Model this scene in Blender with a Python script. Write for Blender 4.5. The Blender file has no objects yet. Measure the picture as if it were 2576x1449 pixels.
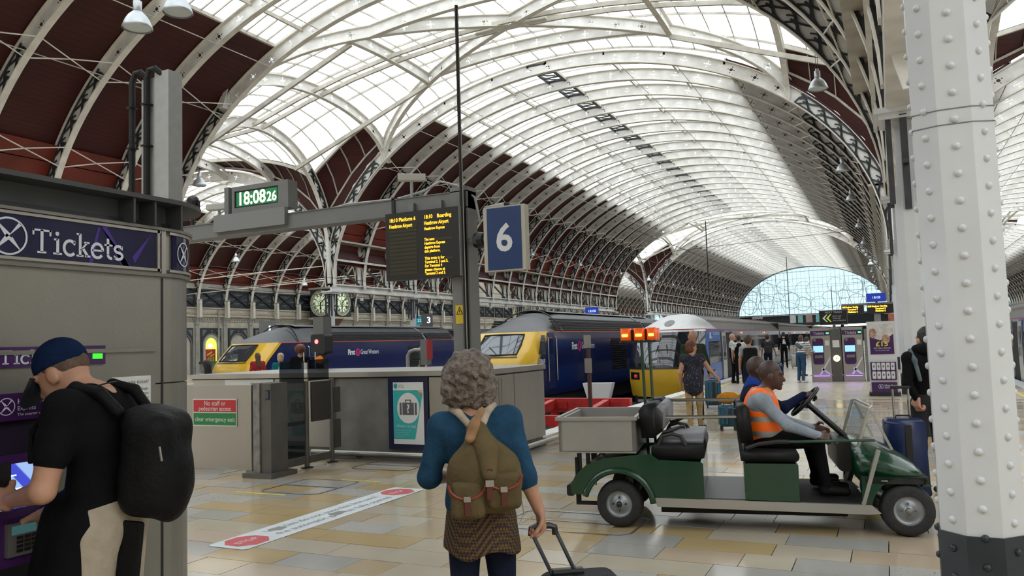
import bpy, bmesh, math, random
import numpy as np
from mathutils import Vector, Matrix, Euler
from mathutils.geometry import delaunay_2d_cdt
PI = math.pi
ORD = ('first', 'second', 'third', 'fourth', 'fifth', 'sixth', 'seventh', 'eighth', 'ninth', 'tenth', 'eleventh', 'twelfth', 'thirteenth')
random.seed(7)
SC = bpy.context.scene
COL = SC.collection
# ---------------------------------------------------------------- camera, sky, exposure
F_PX, YAW, PITCH, ROLL, EYE = 1981.14, math.radians(25.513), math.radians(4.074), math.radians(-1.859), 1.65
cam_d = bpy.data.cameras.new('camera')
cam_d.sensor_fit = 'HORIZONTAL'; cam_d.sensor_width = 36.0
cam_d.lens = F_PX / 2576.0 * 36.0
cam_d.clip_start = 0.05; cam_d.clip_end = 1000
cam_o = bpy.data.objects.new('camera', cam_d); COL.objects.link(cam_o)
_fw = Vector((-math.sin(YAW) * math.cos(PITCH), math.cos(YAW) * math.cos(PITCH), math.sin(PITCH)))
_rt = Vector((math.cos(YAW), math.sin(YAW), 0)); _up = _rt.cross(_fw)
_r2 = _rt * math.cos(ROLL) + _up * math.sin(ROLL); _u2 = -_rt * math.sin(ROLL) + _up * math.cos(ROLL)
cam_o.matrix_world = Matrix(((_r2.x, _u2.x, -_fw.x, 0), (_r2.y, _u2.y, -_fw.y, 0), (_r2.z, _u2.z, -_fw.z, EYE), (0, 0, 0, 1)))
SC.camera = cam_o
wd = bpy.data.worlds.new('overcast_sky'); SC.world = wd; wd.use_nodes = True
_bg = wd.node_tree.nodes['Background']
_bg.inputs[0].default_value = (0.93, 0.97, 1.0, 1); _bg.inputs[1].default_value = 3.1
SC.view_settings.view_transform = 'Standard'; SC.view_settings.look = 'None'
SC.view_settings.exposure = 0.0; SC.view_settings.gamma = 1.0
try:
    SC.cycles.max_bounces = 6; SC.cycles.diffuse_bounces = 4; SC.cycles.glossy_bounces = 3
    SC.cycles.transmission_bounces = 4; SC.cycles.transparent_max_bounces = 12
    SC.cycles.use_denoising = True; SC.cycles.use_adaptive_sampling = True; SC.cycles.adaptive_threshold = 0.025; SC.cycles.sample_clamp_indirect = 6.0
    SC.cycles.caustics_reflective = False; SC.cycles.caustics_refractive = False
except Exception:
    pass
# ---------------------------------------------------------------- materials
MATS = {}
def mat(name, col, rough=0.5, metal=0.0, var=0.0, vscale=6.0, bump=0.0, bscale=40.0, emit=None, estr=0.0, spec=0.5, stretch=None, coat=0.0, sat=None):
    """principled with a procedural noise that varies the paint a little"""
    if name in MATS: return MATS[name]
    m = bpy.data.materials.new(name); m.use_nodes = True
    nt = m.node_tree; b = nt.nodes['Principled BSDF']
    b.inputs['Base Color'].default_value = (*col, 1); b.inputs['Roughness'].default_value = rough
    b.inputs['Metallic'].default_value = metal; b.inputs['Specular IOR Level'].default_value = spec
    if coat: b.inputs['Coat Weight'].default_value = coat; b.inputs['Coat Roughness'].default_value = 0.08
    if var or bump:
        tc = nt.nodes.new('ShaderNodeTexCoord'); mp = nt.nodes.new('ShaderNodeMapping')
        nt.links.new(tc.outputs['Object'], mp.inputs['Vector'])
        if stretch: mp.inputs['Scale'].default_value = stretch
        if var:
            n = nt.nodes.new('ShaderNodeTexNoise'); n.inputs['Scale'].default_value = vscale; n.inputs['Detail'].default_value = 5
            nt.links.new(mp.outputs[0], n.inputs['Vector'])
            mx = nt.nodes.new('ShaderNodeMix'); mx.data_type = 'RGBA'
            mx.inputs[6].default_value = (*[max(0, c * (1 - var)) for c in col], 1)
            c2 = sat or [min(1, c * (1 + var)) for c in col]
            mx.inputs[7].default_value = (*c2, 1)
            rp = nt.nodes.new('ShaderNodeMapRange'); rp.inputs[1].default_value = 0.35; rp.inputs[2].default_value = 0.65
            nt.links.new(n.outputs['Fac'], rp.inputs[0]); nt.links.new(rp.outputs[0], mx.inputs[0])
            nt.links.new(mx.outputs[2], b.inputs['Base Color'])
        if bump:
            n2 = nt.nodes.new('ShaderNodeTexNoise'); n2.inputs['Scale'].default_value = bscale; n2.inputs['Detail'].default_value = 3
            nt.links.new(mp.outputs[0], n2.inputs['Vector'])
            bp = nt.nodes.new('ShaderNodeBump'); bp.inputs['Strength'].default_value = bump; bp.inputs['Distance'].default_value = 0.02
            nt.links.new(n2.outputs['Fac'], bp.inputs['Height']); nt.links.new(bp.outputs[0], b.inputs['Normal'])
    if emit:
        b.inputs['Emission Color'].default_value = (*emit, 1); b.inputs['Emission Strength'].default_value = estr
    MATS[name] = m
    return m
def glow(name, col, s):
    return mat(name, tuple(min(1, c * .4) for c in col), 0.5, emit=col, estr=s)
def glassmat(name, tint, clear, diff, rough=0.05, gloss=0.06):
    """thin pane: mostly see-through, some milky dirt, a little mirror"""
    if name in MATS: return MATS[name]
    m = bpy.data.materials.new(name); m.use_nodes = True; nt = m.node_tree; nt.nodes.clear()
    out = nt.nodes.new('ShaderNodeOutputMaterial')
    t = nt.nodes.new('ShaderNodeBsdfTransparent'); t.inputs[0].default_value = (*tint, 1)
    d = nt.nodes.new('ShaderNodeBsdfTranslucent'); d.inputs[0].default_value = (*diff, 1)
    n = nt.nodes.new('ShaderNodeTexNoise'); n.inputs['Scale'].default_value = 1.3
    tc = nt.nodes.new('ShaderNodeTexCoord'); nt.links.new(tc.outputs['Object'], n.inputs['Vector'])
    mr = nt.nodes.new('ShaderNodeMapRange'); mr.inputs[3].default_value = max(0, 1 - clear - .06); mr.inputs[4].default_value = min(1, 1 - clear + .06)
    nt.links.new(n.outputs['Fac'], mr.inputs[0])
    mx = nt.nodes.new('ShaderNodeMixShader'); nt.links.new(mr.outputs[0], mx.inputs[0])
    nt.links.new(t.outputs[0], mx.inputs[1]); nt.links.new(d.outputs[0], mx.inputs[2])
    last = mx
    if gloss:
        g = nt.nodes.new('ShaderNodeBsdfGlossy'); g.inputs['Roughness'].default_value = rough
        m2 = nt.nodes.new('ShaderNodeMixShader'); m2.inputs[0].default_value = gloss
        nt.links.new(mx.outputs[0], m2.inputs[1]); nt.links.new(g.outputs[0], m2.inputs[2]); last = m2
    nt.links.new(last.outputs[0], out.inputs[0])
    MATS[name] = m
    return m
# ---------------------------------------------------------------- mesh helpers
def frame(d):
    d = Vector(d).normalized()
    a = Vector((0, 0, 1)) if abs(d.z) < 0.95 else Vector((1, 0, 0))
    u = d.cross(a).normalized(); return u, u.cross(d).normalized() * -1
class MB:
    """collects shapes; build() makes ONE mesh object"""
    def __init__(self): self.v = []; self.f = []; self.m = []; self.sm = []; self.mi = 0; self.smooth = False
    def use(self, i, smooth=None):
        self.mi = i
        if smooth is not None: self.smooth = smooth
        return self
    def _add(self, vs, fs):
        o = len(self.v); self.v.extend([tuple(x) for x in vs])
        for f in fs: self.f.append(tuple(i + o for i in f)); self.m.append(self.mi); self.sm.append(self.smooth)
    def box(self, x0, y0, z0, x1, y1, z1):
        if x0 > x1: x0, x1 = x1, x0
        if y0 > y1: y0, y1 = y1, y0
        if z0 > z1: z0, z1 = z1, z0
        self._add([(x0, y0, z0), (x1, y0, z0), (x1, y1, z0), (x0, y1, z0), (x0, y0, z1), (x1, y0, z1), (x1, y1, z1), (x0, y1, z1)],
                  [(0, 3, 2, 1), (4, 5, 6, 7), (0, 1, 5, 4), (1, 2, 6, 5), (2, 3, 7, 6), (3, 0, 4, 7)]); return self
    def bbox(self, x0, y0, z0, x1, y1, z1, r=0.02, seg=3, axis='z'):
        """box with rounded edges along one axis"""
        if axis == 'z': P = rrect(x0, y0, x1, y1, r, seg); return self.prism([(a, b, z0) for a, b in P], (0, 0, z1 - z0))
        if axis == 'x': P = rrect(y0, z0, y1, z1, r, seg); return self.prism([(x0, a, b) for a, b in P], (x1 - x0, 0, 0))
        P = rrect(x0, z0, x1, z1, r, seg); return self.prism([(a, y0, b) for a, b in P], (0, y1 - y0, 0))
    def bar(self, a, b, w, h=None, up=None):
        a = Vector(a); b = Vector(b); h = h or w; d = (b - a)
        if d.length < 1e-6: return self
        u, v = frame(d)
        if up is not None:
            u = d.cross(Vector(up)).normalized(); v = u.cross(d).normalized() * -1
            v = d.cross(u).normalized()
        c = [u * w / 2 + v * h / 2, -u * w / 2 + v * h / 2, -u * w / 2 - v * h / 2, u * w / 2 - v * h / 2]
        self._add([a + k for k in c] + [b + k for k in c], [(3, 2, 1, 0), (4, 5, 6, 7), (0, 1, 5, 4), (1, 2, 6, 5), (2, 3, 7, 6), (3, 0, 4, 7)]); return self
    def tube(self, pts, r, n=8, caps=True, closed=False):
        pts = [Vector(p) for p in pts]; rs = r if isinstance(r, (list, tuple)) else [r] * len(pts)
        vs = []; fs = []; k = len(pts); pu = None
        for i, p in enumerate(pts):
            if closed: d = (pts[(i + 1) % k] - pts[i - 1])
            else: d = pts[min(i + 1, k - 1)] - pts[max(i - 1, 0)]
            if d.length < 1e-9: d = Vector((0, 0, 1))
            d.normalize()
            if pu is None: u, w = frame(d)
            else:
                u = pu - d * pu.dot(d)
                if u.length < 1e-6: u, w = frame(d)
                u.normalize()
            w = d.cross(u); pu = u
            for j in range(n):
                t = 2 * PI * j / n; vs.append(p + (u * math.cos(t) + w * math.sin(t)) * rs[i])
        R = k if closed else k - 1
        for i in range(R):
            for j in range(n):
                a = i * n + j; b = i * n + (j + 1) % n; c = ((i + 1) % k) * n + (j + 1) % n; e = ((i + 1) % k) * n + j
                fs.append((a, b, c, e))
        if caps and not closed: fs.append(tuple(range(n))[::-1]); fs.append(tuple(range((k - 1) * n, k * n)))
        self._add(vs, fs); return self
    def cyl(self, a, b, r, n=16, r2=None): return self.tube([a, b], [r, r if r2 is None else r2], n)
    def lathe(self, prof, loc=(0, 0, 0), n=16, axis='z', caps=True):
        """prof [(r, h)]"""
        vs = []; fs = []
        for r, h in prof:
            for j in range(n):
                t = 2 * PI * j / n; c, s = r * math.cos(t), r * math.sin(t)
                p = (c, s, h) if axis == 'z' else ((h, c, s) if axis == 'x' else (s, h, c))
                vs.append((p[0] + loc[0], p[1] + loc[1], p[2] + loc[2]))
        for i in range(len(prof) - 1):
            for j in range(n):
                fs.append((i * n + j, i * n + (j + 1) % n, (i + 1) * n + (j + 1) % n, (i + 1) * n + j))
        if caps:
            if prof[0][0] > 1e-5: fs.append(tuple(range(n))[::-1])
            if prof[-1][0] > 1e-5: fs.append(tuple(range((len(prof) - 1) * n, len(prof) * n)))
        self._add(vs, fs); return self
    def prism(self, pts, ext):
        n = len(pts); e = Vector(ext); P = [Vector(p) for p in pts]
        self._add(P + [p + e for p in P], [tuple(range(n))[::-1], tuple(range(n, 2 * n))] + [(i, (i + 1) % n, n + (i + 1) % n, n + i) for i in range(n)]); return self
    def poly(self, pts): self._add(pts, [tuple(range(len(pts)))]); return self
    def loft(self, rings, closed=True, caps=True):
        n = len(rings[0]); vs = [p for r in rings for p in r]; fs = []
        for i in range(len(rings) - 1):
            for j in range(n if closed else n - 1):
                fs.append((i * n + j, i * n + (j + 1) % n, (i + 1) * n + (j + 1) % n, (i + 1) * n + j))
        if caps: fs.append(tuple(range(n))[::-1]); fs.append(tuple(range((len(rings) - 1) * n, len(rings) * n)))
        self._add(vs, fs); return self
    def sph(self, c, r, n=10, m=7, s=(1, 1, 1)):
        prof = [(max(1e-4, math.sin(PI * i / m)) * r, -math.cos(PI * i / m) * r) for i in range(m + 1)]
        vs = []; fs = []
        for rr, h in prof:
            for j in range(n):
                t = 2 * PI * j / n; vs.append((c[0] + rr * math.cos(t) * s[0], c[1] + rr * math.sin(t) * s[1], c[2] + h * s[2]))
        for i in range(m):
            for j in range(n): fs.append((i * n + j, i * n + (j + 1) % n, (i + 1) * n + (j + 1) % n, (i + 1) * n + j))
        self._add(vs, fs); return self
    def mesh(self, name, mats):
        me = bpy.data.meshes.new(name); me.from_pydata([tuple(v) for v in self.v], [], self.f)
        if not isinstance(mats, (list, tuple)): mats = [mats]
        for m in mats: me.materials.append(m)
        me.polygons.foreach_set('material_index', self.m); me.polygons.foreach_set('use_smooth', self.sm)
        me.update(); return me
    def build(self, name, mats, parent=None, loc=None, rot=None, fix=True):
        me = self.mesh(name, mats)
        if fix and len(me.polygons) < 60000:
            bm = bmesh.new(); bm.from_mesh(me); bmesh.ops.recalc_face_normals(bm, faces=bm.faces); bm.to_mesh(me); bm.free()
        return obj(name, me, parent, loc, rot)
def rrect(x0, y0, x1, y1, r, seg=3):
    P = []
    for cx, cy, a0 in ((x1 - r, y0 + r, -PI / 2), (x1 - r, y1 - r, 0), (x0 + r, y1 - r, PI / 2), (x0 + r, y0 + r, PI)):
        for i in range(seg + 1): t = a0 + i * PI / 2 / seg; P.append((cx + r * math.cos(t), cy + r * math.sin(t)))
    return P
def obj(name, me, parent=None, loc=None, rot=None):
    o = bpy.data.objects.new(name, me); COL.objects.link(o)
    if parent is not None: o.parent = parent
    if loc is not None: o.location = loc
    if rot is not None: o.rotation_euler = rot
    return o
def tag(o, label=None, cat=None, group=None, kind=None):
    if label: o['label'] = label
    if cat: o['category'] = cat
    if group: o['group'] = group
    if kind: o['kind'] = kind
    return o
def thing(name, label, cat, loc=(0, 0, 0), rotz=0, group=None, kind=None):
    o = obj(name, None, None, loc, (0, 0, rotz)); return tag(o, label, cat, group, kind)
def struct(name, mb, mats, parent=None, loc=None, label=None):
    o = mb.build(name, mats, parent, loc)
    if parent is None: o['kind'] = 'structure'
    if label: o['label'] = label
    return o
def copy_tree(o, parent=None):
    c = o.copy(); COL.objects.link(c)
    if parent is not None: c.parent = parent
    for ch in o.children: copy_tree(ch, c)
    return c
def text_mesh(s, size, align='CENTER', extrude=0.0, bold=0.0, spacing=1.0, squash=1.0, shear=0.0):
    cu = bpy.data.curves.new('lettering', 'FONT'); cu.body = s; cu.size = size; cu.align_x = align; cu.align_y = 'CENTER'
    cu.extrude = extrude; cu.offset = bold; cu.space_character = spacing; cu.shear = shear; cu.resolution_u = 3
    t = bpy.data.objects.new('lettering', cu); me = bpy.data.meshes.new_from_object(t)
    bpy.data.objects.remove(t); bpy.data.curves.remove(cu)
    if squash != 1.0:
        for v in me.vertices: v.co.x *= squash
    return me
def text(s, size, material, parent, loc, facing=(0, -1, 0), name='lettering', up=(0, 0, 1), fit=None, **kw):
    """flat lettering standing on a surface, readable from the side it faces"""
    me = text_mesh(s, size, **kw); me.materials.clear(); me.materials.append(material)
    if fit:
        xs = [v.co.x for v in me.vertices]; k = fit / max(1e-6, max(xs) - min(xs))
        for v in me.vertices: v.co.x *= k
    f = Vector(facing).normalized(); u = Vector(up); x = u.cross(f).normalized(); u = f.cross(x)
    o = obj(name, me, parent); o.matrix_local = Matrix(((x.x, u.x, f.x, loc[0]), (x.y, u.y, f.y, loc[1]), (x.z, u.z, f.z, loc[2]), (0, 0, 0, 1)))
    return o
def stroke_text(strokes, w):
    """lettering drawn from poly-line strokes in a plane (x right, y up)"""
    b = MB()
    for pts in strokes:
        ww = w
        if isinstance(pts, tuple): pts, ww = pts
        n = len(pts); L = []; R = []
        for i, p in enumerate(pts):
            a = pts[max(0, i - 1)]; c = pts[min(n - 1, i + 1)]
            dx, dy = c[0] - a[0], c[1] - a[1]; l = math.hypot(dx, dy) or 1
            L.append((p[0] - dy / l * ww / 2, p[1] + dx / l * ww / 2, 0)); R.append((p[0] + dy / l * ww / 2, p[1] - dx / l * ww / 2, 0))
        b.loft([[a, c] for a, c in zip(L, R)], closed=False, caps=False)
    return b
def arc(cx, cy, rx, ry, a0, a1, n=12):
    return [(cx + rx * math.cos(math.radians(a0 + (a1 - a0) * i / n)), cy + ry * math.sin(math.radians(a0 + (a1 - a0) * i / n))) for i in range(n + 1)]
def place(o, loc, facing, up=(0, 0, 1)):
    f = Vector(facing).normalized(); u = Vector(up); x = u.cross(f).normalized(); u = f.cross(x)
    o.matrix_local = Matrix(((x.x, u.x, f.x, loc[0]), (x.y, u.y, f.y, loc[1]), (x.z, u.z, f.z, loc[2]), (0, 0, 0, 1))); return o
# ---------------------------------------------------------------- the roof
M_RIB = mat('rib_paint', (0.74, 0.725, 0.69), 0.6, var=0.14, vscale=1.5)
M_FLANGE = mat('flange_paint', (0.72, 0.69, 0.62), 0.6, var=0.1, vscale=2)
M_DARKIRON = mat('dark_iron_ornament', (0.028, 0.032, 0.036), 0.5, var=0.3, vscale=4)
M_WHITE = mat('white_paint', (0.72, 0.73, 0.73), 0.45, var=0.05, vscale=2)
M_BEAM = mat('beam_paint', (0.50, 0.47, 0.40), 0.6, var=0.15, vscale=2)
M_ROOFGLASS = glassmat('roof_glass', (0.95, 0.97, 0.97), 0.80, (0.85, 0.87, 0.88), gloss=0.03)
M_SCREENGLASS = glassmat('screen_glass', (0.42, 0.55, 0.59), 0.62, (0.10, 0.15, 0.17), gloss=0.04)
def boards_mat():
    m = bpy.data.materials.new('red_boarding'); m.use_nodes = True; nt = m.node_tree; b = nt.nodes['Principled BSDF']
    b.inputs['Roughness'].default_value = 0.55
    tc = nt.nodes.new('ShaderNodeTexCoord')
    wv = nt.nodes.new('ShaderNodeTexWave'); wv.wave_type = 'BANDS'; wv.bands_direction = 'Z'; wv.wave_profile = 'SAW'
    wv.inputs['Scale'].default_value = 2.1; wv.inputs['Distortion'].default_value = 0.0
    nt.links.new(tc.outputs['Object'], wv.inputs['Vector'])
    n = nt.nodes.new('ShaderNodeTexNoise'); n.inputs['Scale'].default_value = 0.7; n.inputs['Detail'].default_value = 6
    nt.links.new(tc.outputs['Object'], n.inputs['Vector'])
    mx = nt.nodes.new('ShaderNodeMix'); mx.data_type = 'RGBA'
    mx.inputs[6].default_value = (0.030, 0.005, 0.0048, 1); mx.inputs[7].default_value = (0.078, 0.0095, 0.007, 1)
    nt.links.new(n.outputs['Fac'], mx.inputs[0])
    rp = nt.nodes.new('ShaderNodeValToRGB'); rp.color_ramp.elements[0].color = (0.35, 0.35, 0.35, 1); rp.color_ramp.elements[1].position = 0.18
    nt.links.new(wv.outputs['Fac'], rp.inputs[0])
    ml = nt.nodes.new('ShaderNodeMix'); ml.data_type = 'RGBA'; ml.blend_type = 'MULTIPLY'; ml.inputs[0].default_value = 1
    nt.links.new(mx.outputs[2], ml.inputs[6]); nt.links.new(rp.outputs[0], ml.inputs[7])
    nt.links.new(ml.outputs[2], b.inputs['Base Color'])
    bp = nt.nodes.new('ShaderNodeBump'); bp.inputs['Strength'].default_value = 0.6; bp.inputs['Distance'].default_value = 0.03
    nt.links.new(wv.outputs['Fac'], bp.inputs['Height']); nt.links.new(bp.outputs[0], b.inputs['Normal'])
    return m
M_BOARD = boards_mat()
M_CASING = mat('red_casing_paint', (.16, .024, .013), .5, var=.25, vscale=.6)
BAY = 3.048
class Span:
    def __init__(s, c, a, b, z0): s.c, s.a, s.b, s.z0 = c, a, b, z0
    def pt(s, phi, t=0.0): return (s.c + (s.a + t) * math.cos(phi), s.z0 + (s.b + t) * math.sin(phi))
    def z(s, x, t=0.0):
        u = (x - s.c) / (s.a + t); return s.z0 + (s.b + t) * math.sqrt(max(0.0, 1 - u * u))
    def table(s, n=720):
        L = [0.0]; p = s.pt(0)
        for i in range(1, n + 1):
            q = s.pt(PI * i / n); L.append(L[-1] + math.hypot(q[0] - p[0], q[1] - p[1])); p = q
        s.L = L; s.n = n; s.len = L[-1]; return s
    def phi(s, l):
        l = min(max(l, 0), s.len)
        lo = np.searchsorted(s.L, l); lo = max(1, min(lo, s.n)); a, b = s.L[lo - 1], s.L[lo]
        return PI * (lo - 1 + (l - a) / max(1e-9, b - a)) / s.n
MAIN = Span(-15.16, 15.3, 10.6, 5.7).table()
LEFT = Span(-41.4, 10.4, 7.8, 5.5).table()
RIGHT = Span(11.3, 10.5, 7.8, 5.7).table()
DEPTH = 0.58
def hole_cell(w, h):
    """a web panel pierced by a round hole and four small ones"""
    holes = [(w / 2, h / 2, .078, 10)] + [(w / 2 + dx, h / 2 + dy, .033, 6) for dx, dy in ((.15, 0), (-.15, 0), (0, .14), (0, -.14))]
    V = [Vector((0, 0)), Vector((w, 0)), Vector((w, h)), Vector((0, h))]; E = [(0, 1), (1, 2), (2, 3), (3, 0)]
    for x, y, r, n in holes:
        o = len(V); V += [Vector((x + r * math.cos(2 * PI * i / n), y + r * math.sin(2 * PI * i / n))) for i in range(n)]
        E += [(o + i, o + (i + 1) % n) for i in range(n)]
    vs, es, fs, *_ = delaunay_2d_cdt(V, E, [], 0, 1e-5)
    keep = []
    for f in fs:
        cx = sum(vs[i].x for i in f) / len(f); cy = sum(vs[i].y for i in f) / len(f)
        if all(math.hypot(cx - x, cy - y) > r * .93 for x, y, r, n in holes): keep.append(f)
    return [(v.x, v.y) for v in vs], keep
def rib_mesh(fn, L, s0, s1, hole0, hole1, cell=1.22, depth=DEPTH, name='rib', fw=0.26):
    """fn(s, t, y) maps arc length, depth and thickness to space"""
    b = MB(); n = max(2, round((s1 - s0) / cell)); w = (s1 - s0) / n; cv, cf = hole_cell(w, depth)
    for i in range(n):
        a = s0 + i * w; e = a + w
        if a >= hole0 - .01 and e <= hole1 + .01:
            b._add([fn(a + x, y, 0) for x, y in cv], cf)
        else:
            b._add([fn(a, 0, 0), fn(e, 0, 0), fn(e, depth, 0), fn(a, depth, 0)], [(0, 1, 2, 3)])
    b.use(1); k = n * 2
    for t0, t1, hw in ((-.045, 0.0, fw / 2), (depth, depth + .04, fw / 2)):
        rings = [[fn(s0 + (s1 - s0) * i / k, t0, -hw), fn(s0 + (s1 - s0) * i / k, t0, hw), fn(s0 + (s1 - s0) * i / k, t1, hw), fn(s0 + (s1 - s0) * i / k, t1, -hw)] for i in range(k + 1)]
        b.loft(rings)
    return b.mesh(name, [M_RIB, M_FLANGE])
def ribbon(b, pts, w, fn, y):
    n = len(pts); rings = []
    for i, p in enumerate(pts):
        a = pts[max(0, i - 1)]; c = pts[min(n - 1, i + 1)]; dx, dy = c[0] - a[0], c[1] - a[1]; l = math.hypot(dx, dy) or 1
        q = (-dy / l * w / 2, dx / l * w / 2); sg = .03 if y > 0 else -.03
        rings.append([fn(p[0] + q[0], p[1] + q[1], y + sg), fn(p[0] - q[0], p[1] - q[1], y + sg), fn(p[0] - q[0], p[1] - q[1], y), fn(p[0] + q[0], p[1] + q[1], y)])
    b.loft(rings, caps=False)
def bracket_mesh(fn, s0, s1, depth=DEPTH, cell=1.0, name='bracket'):
    """open scrollwork of dark iron on both faces of the web"""
    b = MB(); n = max(2, round((s1 - s0) / cell)); w = (s1 - s0) / n; lo, hi = .05, depth - .05; md = (lo + hi) / 2
    for y in (-.035, .035):
        ribbon(b, [(s0 + (s1 - s0) * i / (2 * n), lo) for i in range(2 * n + 1)], .07, fn, y)
        ribbon(b, [(s0 + (s1 - s0 - .4) * i / (2 * n), hi) for i in range(2 * n + 1)], .07, fn, y)
        ribbon(b, [(s1 - .4 + .4 * math.sin(PI * i / 12), hi - (hi - lo) * (1 - math.cos(PI * i / 12)) / 2 if i < 6 else md - (md - lo) * -math.cos(PI * i / 12)) for i in range(7)] + [(s1, lo)], .07, fn, y)
        for i in range(n):
            a = s0 + i * w
            ribbon(b, [(a + w * 1.05 * j / 6, lo + (hi - lo) * .5 * (1 - math.cos(PI * j / 6))) for j in range(7)], .085, fn, y)
            ribbon(b, [(a + w * .75 * j / 6, hi - (hi - lo) * .55 * math.sin(PI * j / 12)) for j in range(7)], .07, fn, y)
            ribbon(b, [(a + w * .25 + w * .6 * j / 5, lo + (hi - lo) * .42 * math.sin(PI * j / 5)) for j in range(6)], .06, fn, y)
            ribbon(b, [(a + w * .5 + w * .45 * j / 4, md + .12 * math.sin(PI * j / 4)) for j in range(5)], .05, fn, y)
    return b.mesh(name, M_DARKIRON)
def span_fn(S):
    def fn(s, t, y):
        p = S.phi(s); x, z = S.pt(p, t); return (x, y, z)
    return fn
ceiling = thing('ceiling', 'iron and glass barrel vaulted train shed roof', 'ceiling', kind='structure')
del ceiling['category']
def series_y(y0, y1):
    n = round((y1 - y0) / BAY); return [y0 + BAY * i for i in range(n + 1)]
D_Y, E_Y = 26.42, 38.61
T2A, T2B = 93.47, 108.71
END_Y = T2B + 24 * BAY
S_NEAR = [D_Y - BAY * i for i in range(13)][::-1]
S_MID = series_y(E_Y, T2A); S_FAR = series_y(T2B, END_Y)
GL0, GL1 = math.radians(57), math.radians(123)     # glazed part of the arch
N_PANE_OBJ = [0]
def build_span(S, key, series_list, pane_objs):
    fn = span_fn(S); sL = S.L; l42 = S.L[int(S.n * 40 / 180)]
    rm = rib_mesh(fn, S.len, 0, S.len, l42, S.len - l42, name='rib')
    br = bracket_mesh(fn, 0.05, l42); fn2 = lambda s, t, y: fn(S.len - s, t, y); bl = bracket_mesh(fn2, 0.05, l42)
    # pieces shared by every bay
    nA = max(6, round((S.L[int(S.n * 123 / 180)] - S.L[int(S.n * 57 / 180)]) / 1.62))
    phis = [GL0 + (GL1 - GL0) * i / nA for i in range(nA + 1)]
    gb = MB()
    gb.loft([[(*S.pt(p, DEPTH + .10),)[:1] + (-.022,) + S.pt(p, DEPTH + .10)[1:], S.pt(p, DEPTH + .10)[:1] + (.022,) + S.pt(p, DEPTH + .10)[1:],
              S.pt(p, DEPTH + .17)[:1] + (.022,) + S.pt(p, DEPTH + .17)[1:], S.pt(p, DEPTH + .17)[:1] + (-.022,) + S.pt(p, DEPTH + .17)[1:]] for p in phis])
    gbm = gb.mesh('glazing_bar', M_BEAM)
    NP = 5; pw = BAY / NP
    pane_m = []
    for i in range(nA):
        a = S.pt(phis[i], DEPTH + .19); c = S.pt(phis[i + 1], DEPTH + .19)
        q = MB(); q._add([(a[0], 0.02, a[1]), (a[0], pw - .02, a[1]), (c[0], pw - .02, c[1]), (c[0], .02, c[1])], [(0, 1, 2, 3)])
        pane_m.append(q)
    pane_me = [q.mesh('glass_pane', M_ROOFGLASS) for q in pane_m]
    td = MB()
    for ph in (math.radians(147), math.radians(33)):
        for d1, d2 in ((-3.0, 1.0), (1.6, -2.4)):
            a = S.pt(ph + math.radians(d1), .02); c = S.pt(ph + math.radians(d2), .02)
    for ys in series_list:
        y0, y1 = ys[0], ys[-1]
        for y in ys:
            r = obj('rib', rm, ceiling, (0, y, 0))
            obj('bracket', br, r); obj('bracket', bl, r)
        # purlins, top and bottom
        for k, p in enumerate(phis[::2]):
            x, z = S.pt(p, DEPTH - .06)
            MB().box(-.05, y0, -.08, .05, y1, .08).build('purlin', M_BEAM, ceiling, (x, 0, z))
        for d in (40, 54, 66, 78, 102, 114, 126, 140):
            x, z = S.pt(math.radians(d), .03)
            MB().tube([(0, y0, 0), (0, y1, 0)], .022, 5).build('tie_rod', M_BEAM, ceiling, (x, 0, z))
        # boarding on both haunches
        for p0, p1 in ((math.radians(10), GL0), (GL1, math.radians(170))):
            rings = []; N = 14
            for i in range(N + 1):
                p = p0 + (p1 - p0) * i / N; a = S.pt(p, DEPTH + .08); c = S.pt(p, DEPTH + .16)
                rings.append([(a[0], y0, a[1]), (a[0], y1, a[1]), (c[0], y1, c[1]), (c[0], y0, c[1])])
            MB().loft(rings).build('boarding', M_BOARD, ceiling)
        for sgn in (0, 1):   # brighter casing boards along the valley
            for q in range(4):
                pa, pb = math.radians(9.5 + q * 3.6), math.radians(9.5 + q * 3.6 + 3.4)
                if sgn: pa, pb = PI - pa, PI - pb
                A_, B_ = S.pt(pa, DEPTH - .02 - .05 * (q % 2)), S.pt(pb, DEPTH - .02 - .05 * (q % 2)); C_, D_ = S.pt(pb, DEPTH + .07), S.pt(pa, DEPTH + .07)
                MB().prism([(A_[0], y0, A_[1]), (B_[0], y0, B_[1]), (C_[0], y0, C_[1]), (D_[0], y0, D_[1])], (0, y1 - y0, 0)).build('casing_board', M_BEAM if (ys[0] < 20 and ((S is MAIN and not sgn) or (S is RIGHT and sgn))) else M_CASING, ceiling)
        for p in (GL0, GL1):   # kerb beam at the foot of the glass
            x, z = S.pt(p, DEPTH + .1); MB().box(-.07, y0, -.05, .07, y1, .10).build('kerb_beam', M_BEAM, ceiling, (x, 0, z))
        rest = MB()
        for j in range(len(ys) - 1):
            for k in range(1, NP): obj('glazing_bar', gbm, ceiling, (0, ys[j] + k * pw, 0))
            tr = MB()
            own = pane_objs(ys[j]) and N_PANE_OBJ[0] + nA * NP <= 300
            for k in range(NP):
                for i in range(nA):
                    if own: obj('glass_pane', pane_me[i], ceiling, (0, ys[j] + k * pw, 0)); N_PANE_OBJ[0] += 1
                    else: rest._add([(v[0], v[1] + ys[j] + k * pw, v[2]) for v in pane_m[i].v], pane_m[i].f)
        if rest.v: tag(rest.build('glazing', M_ROOFGLASS, ceiling, fix=False), kind='stuff')
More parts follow.
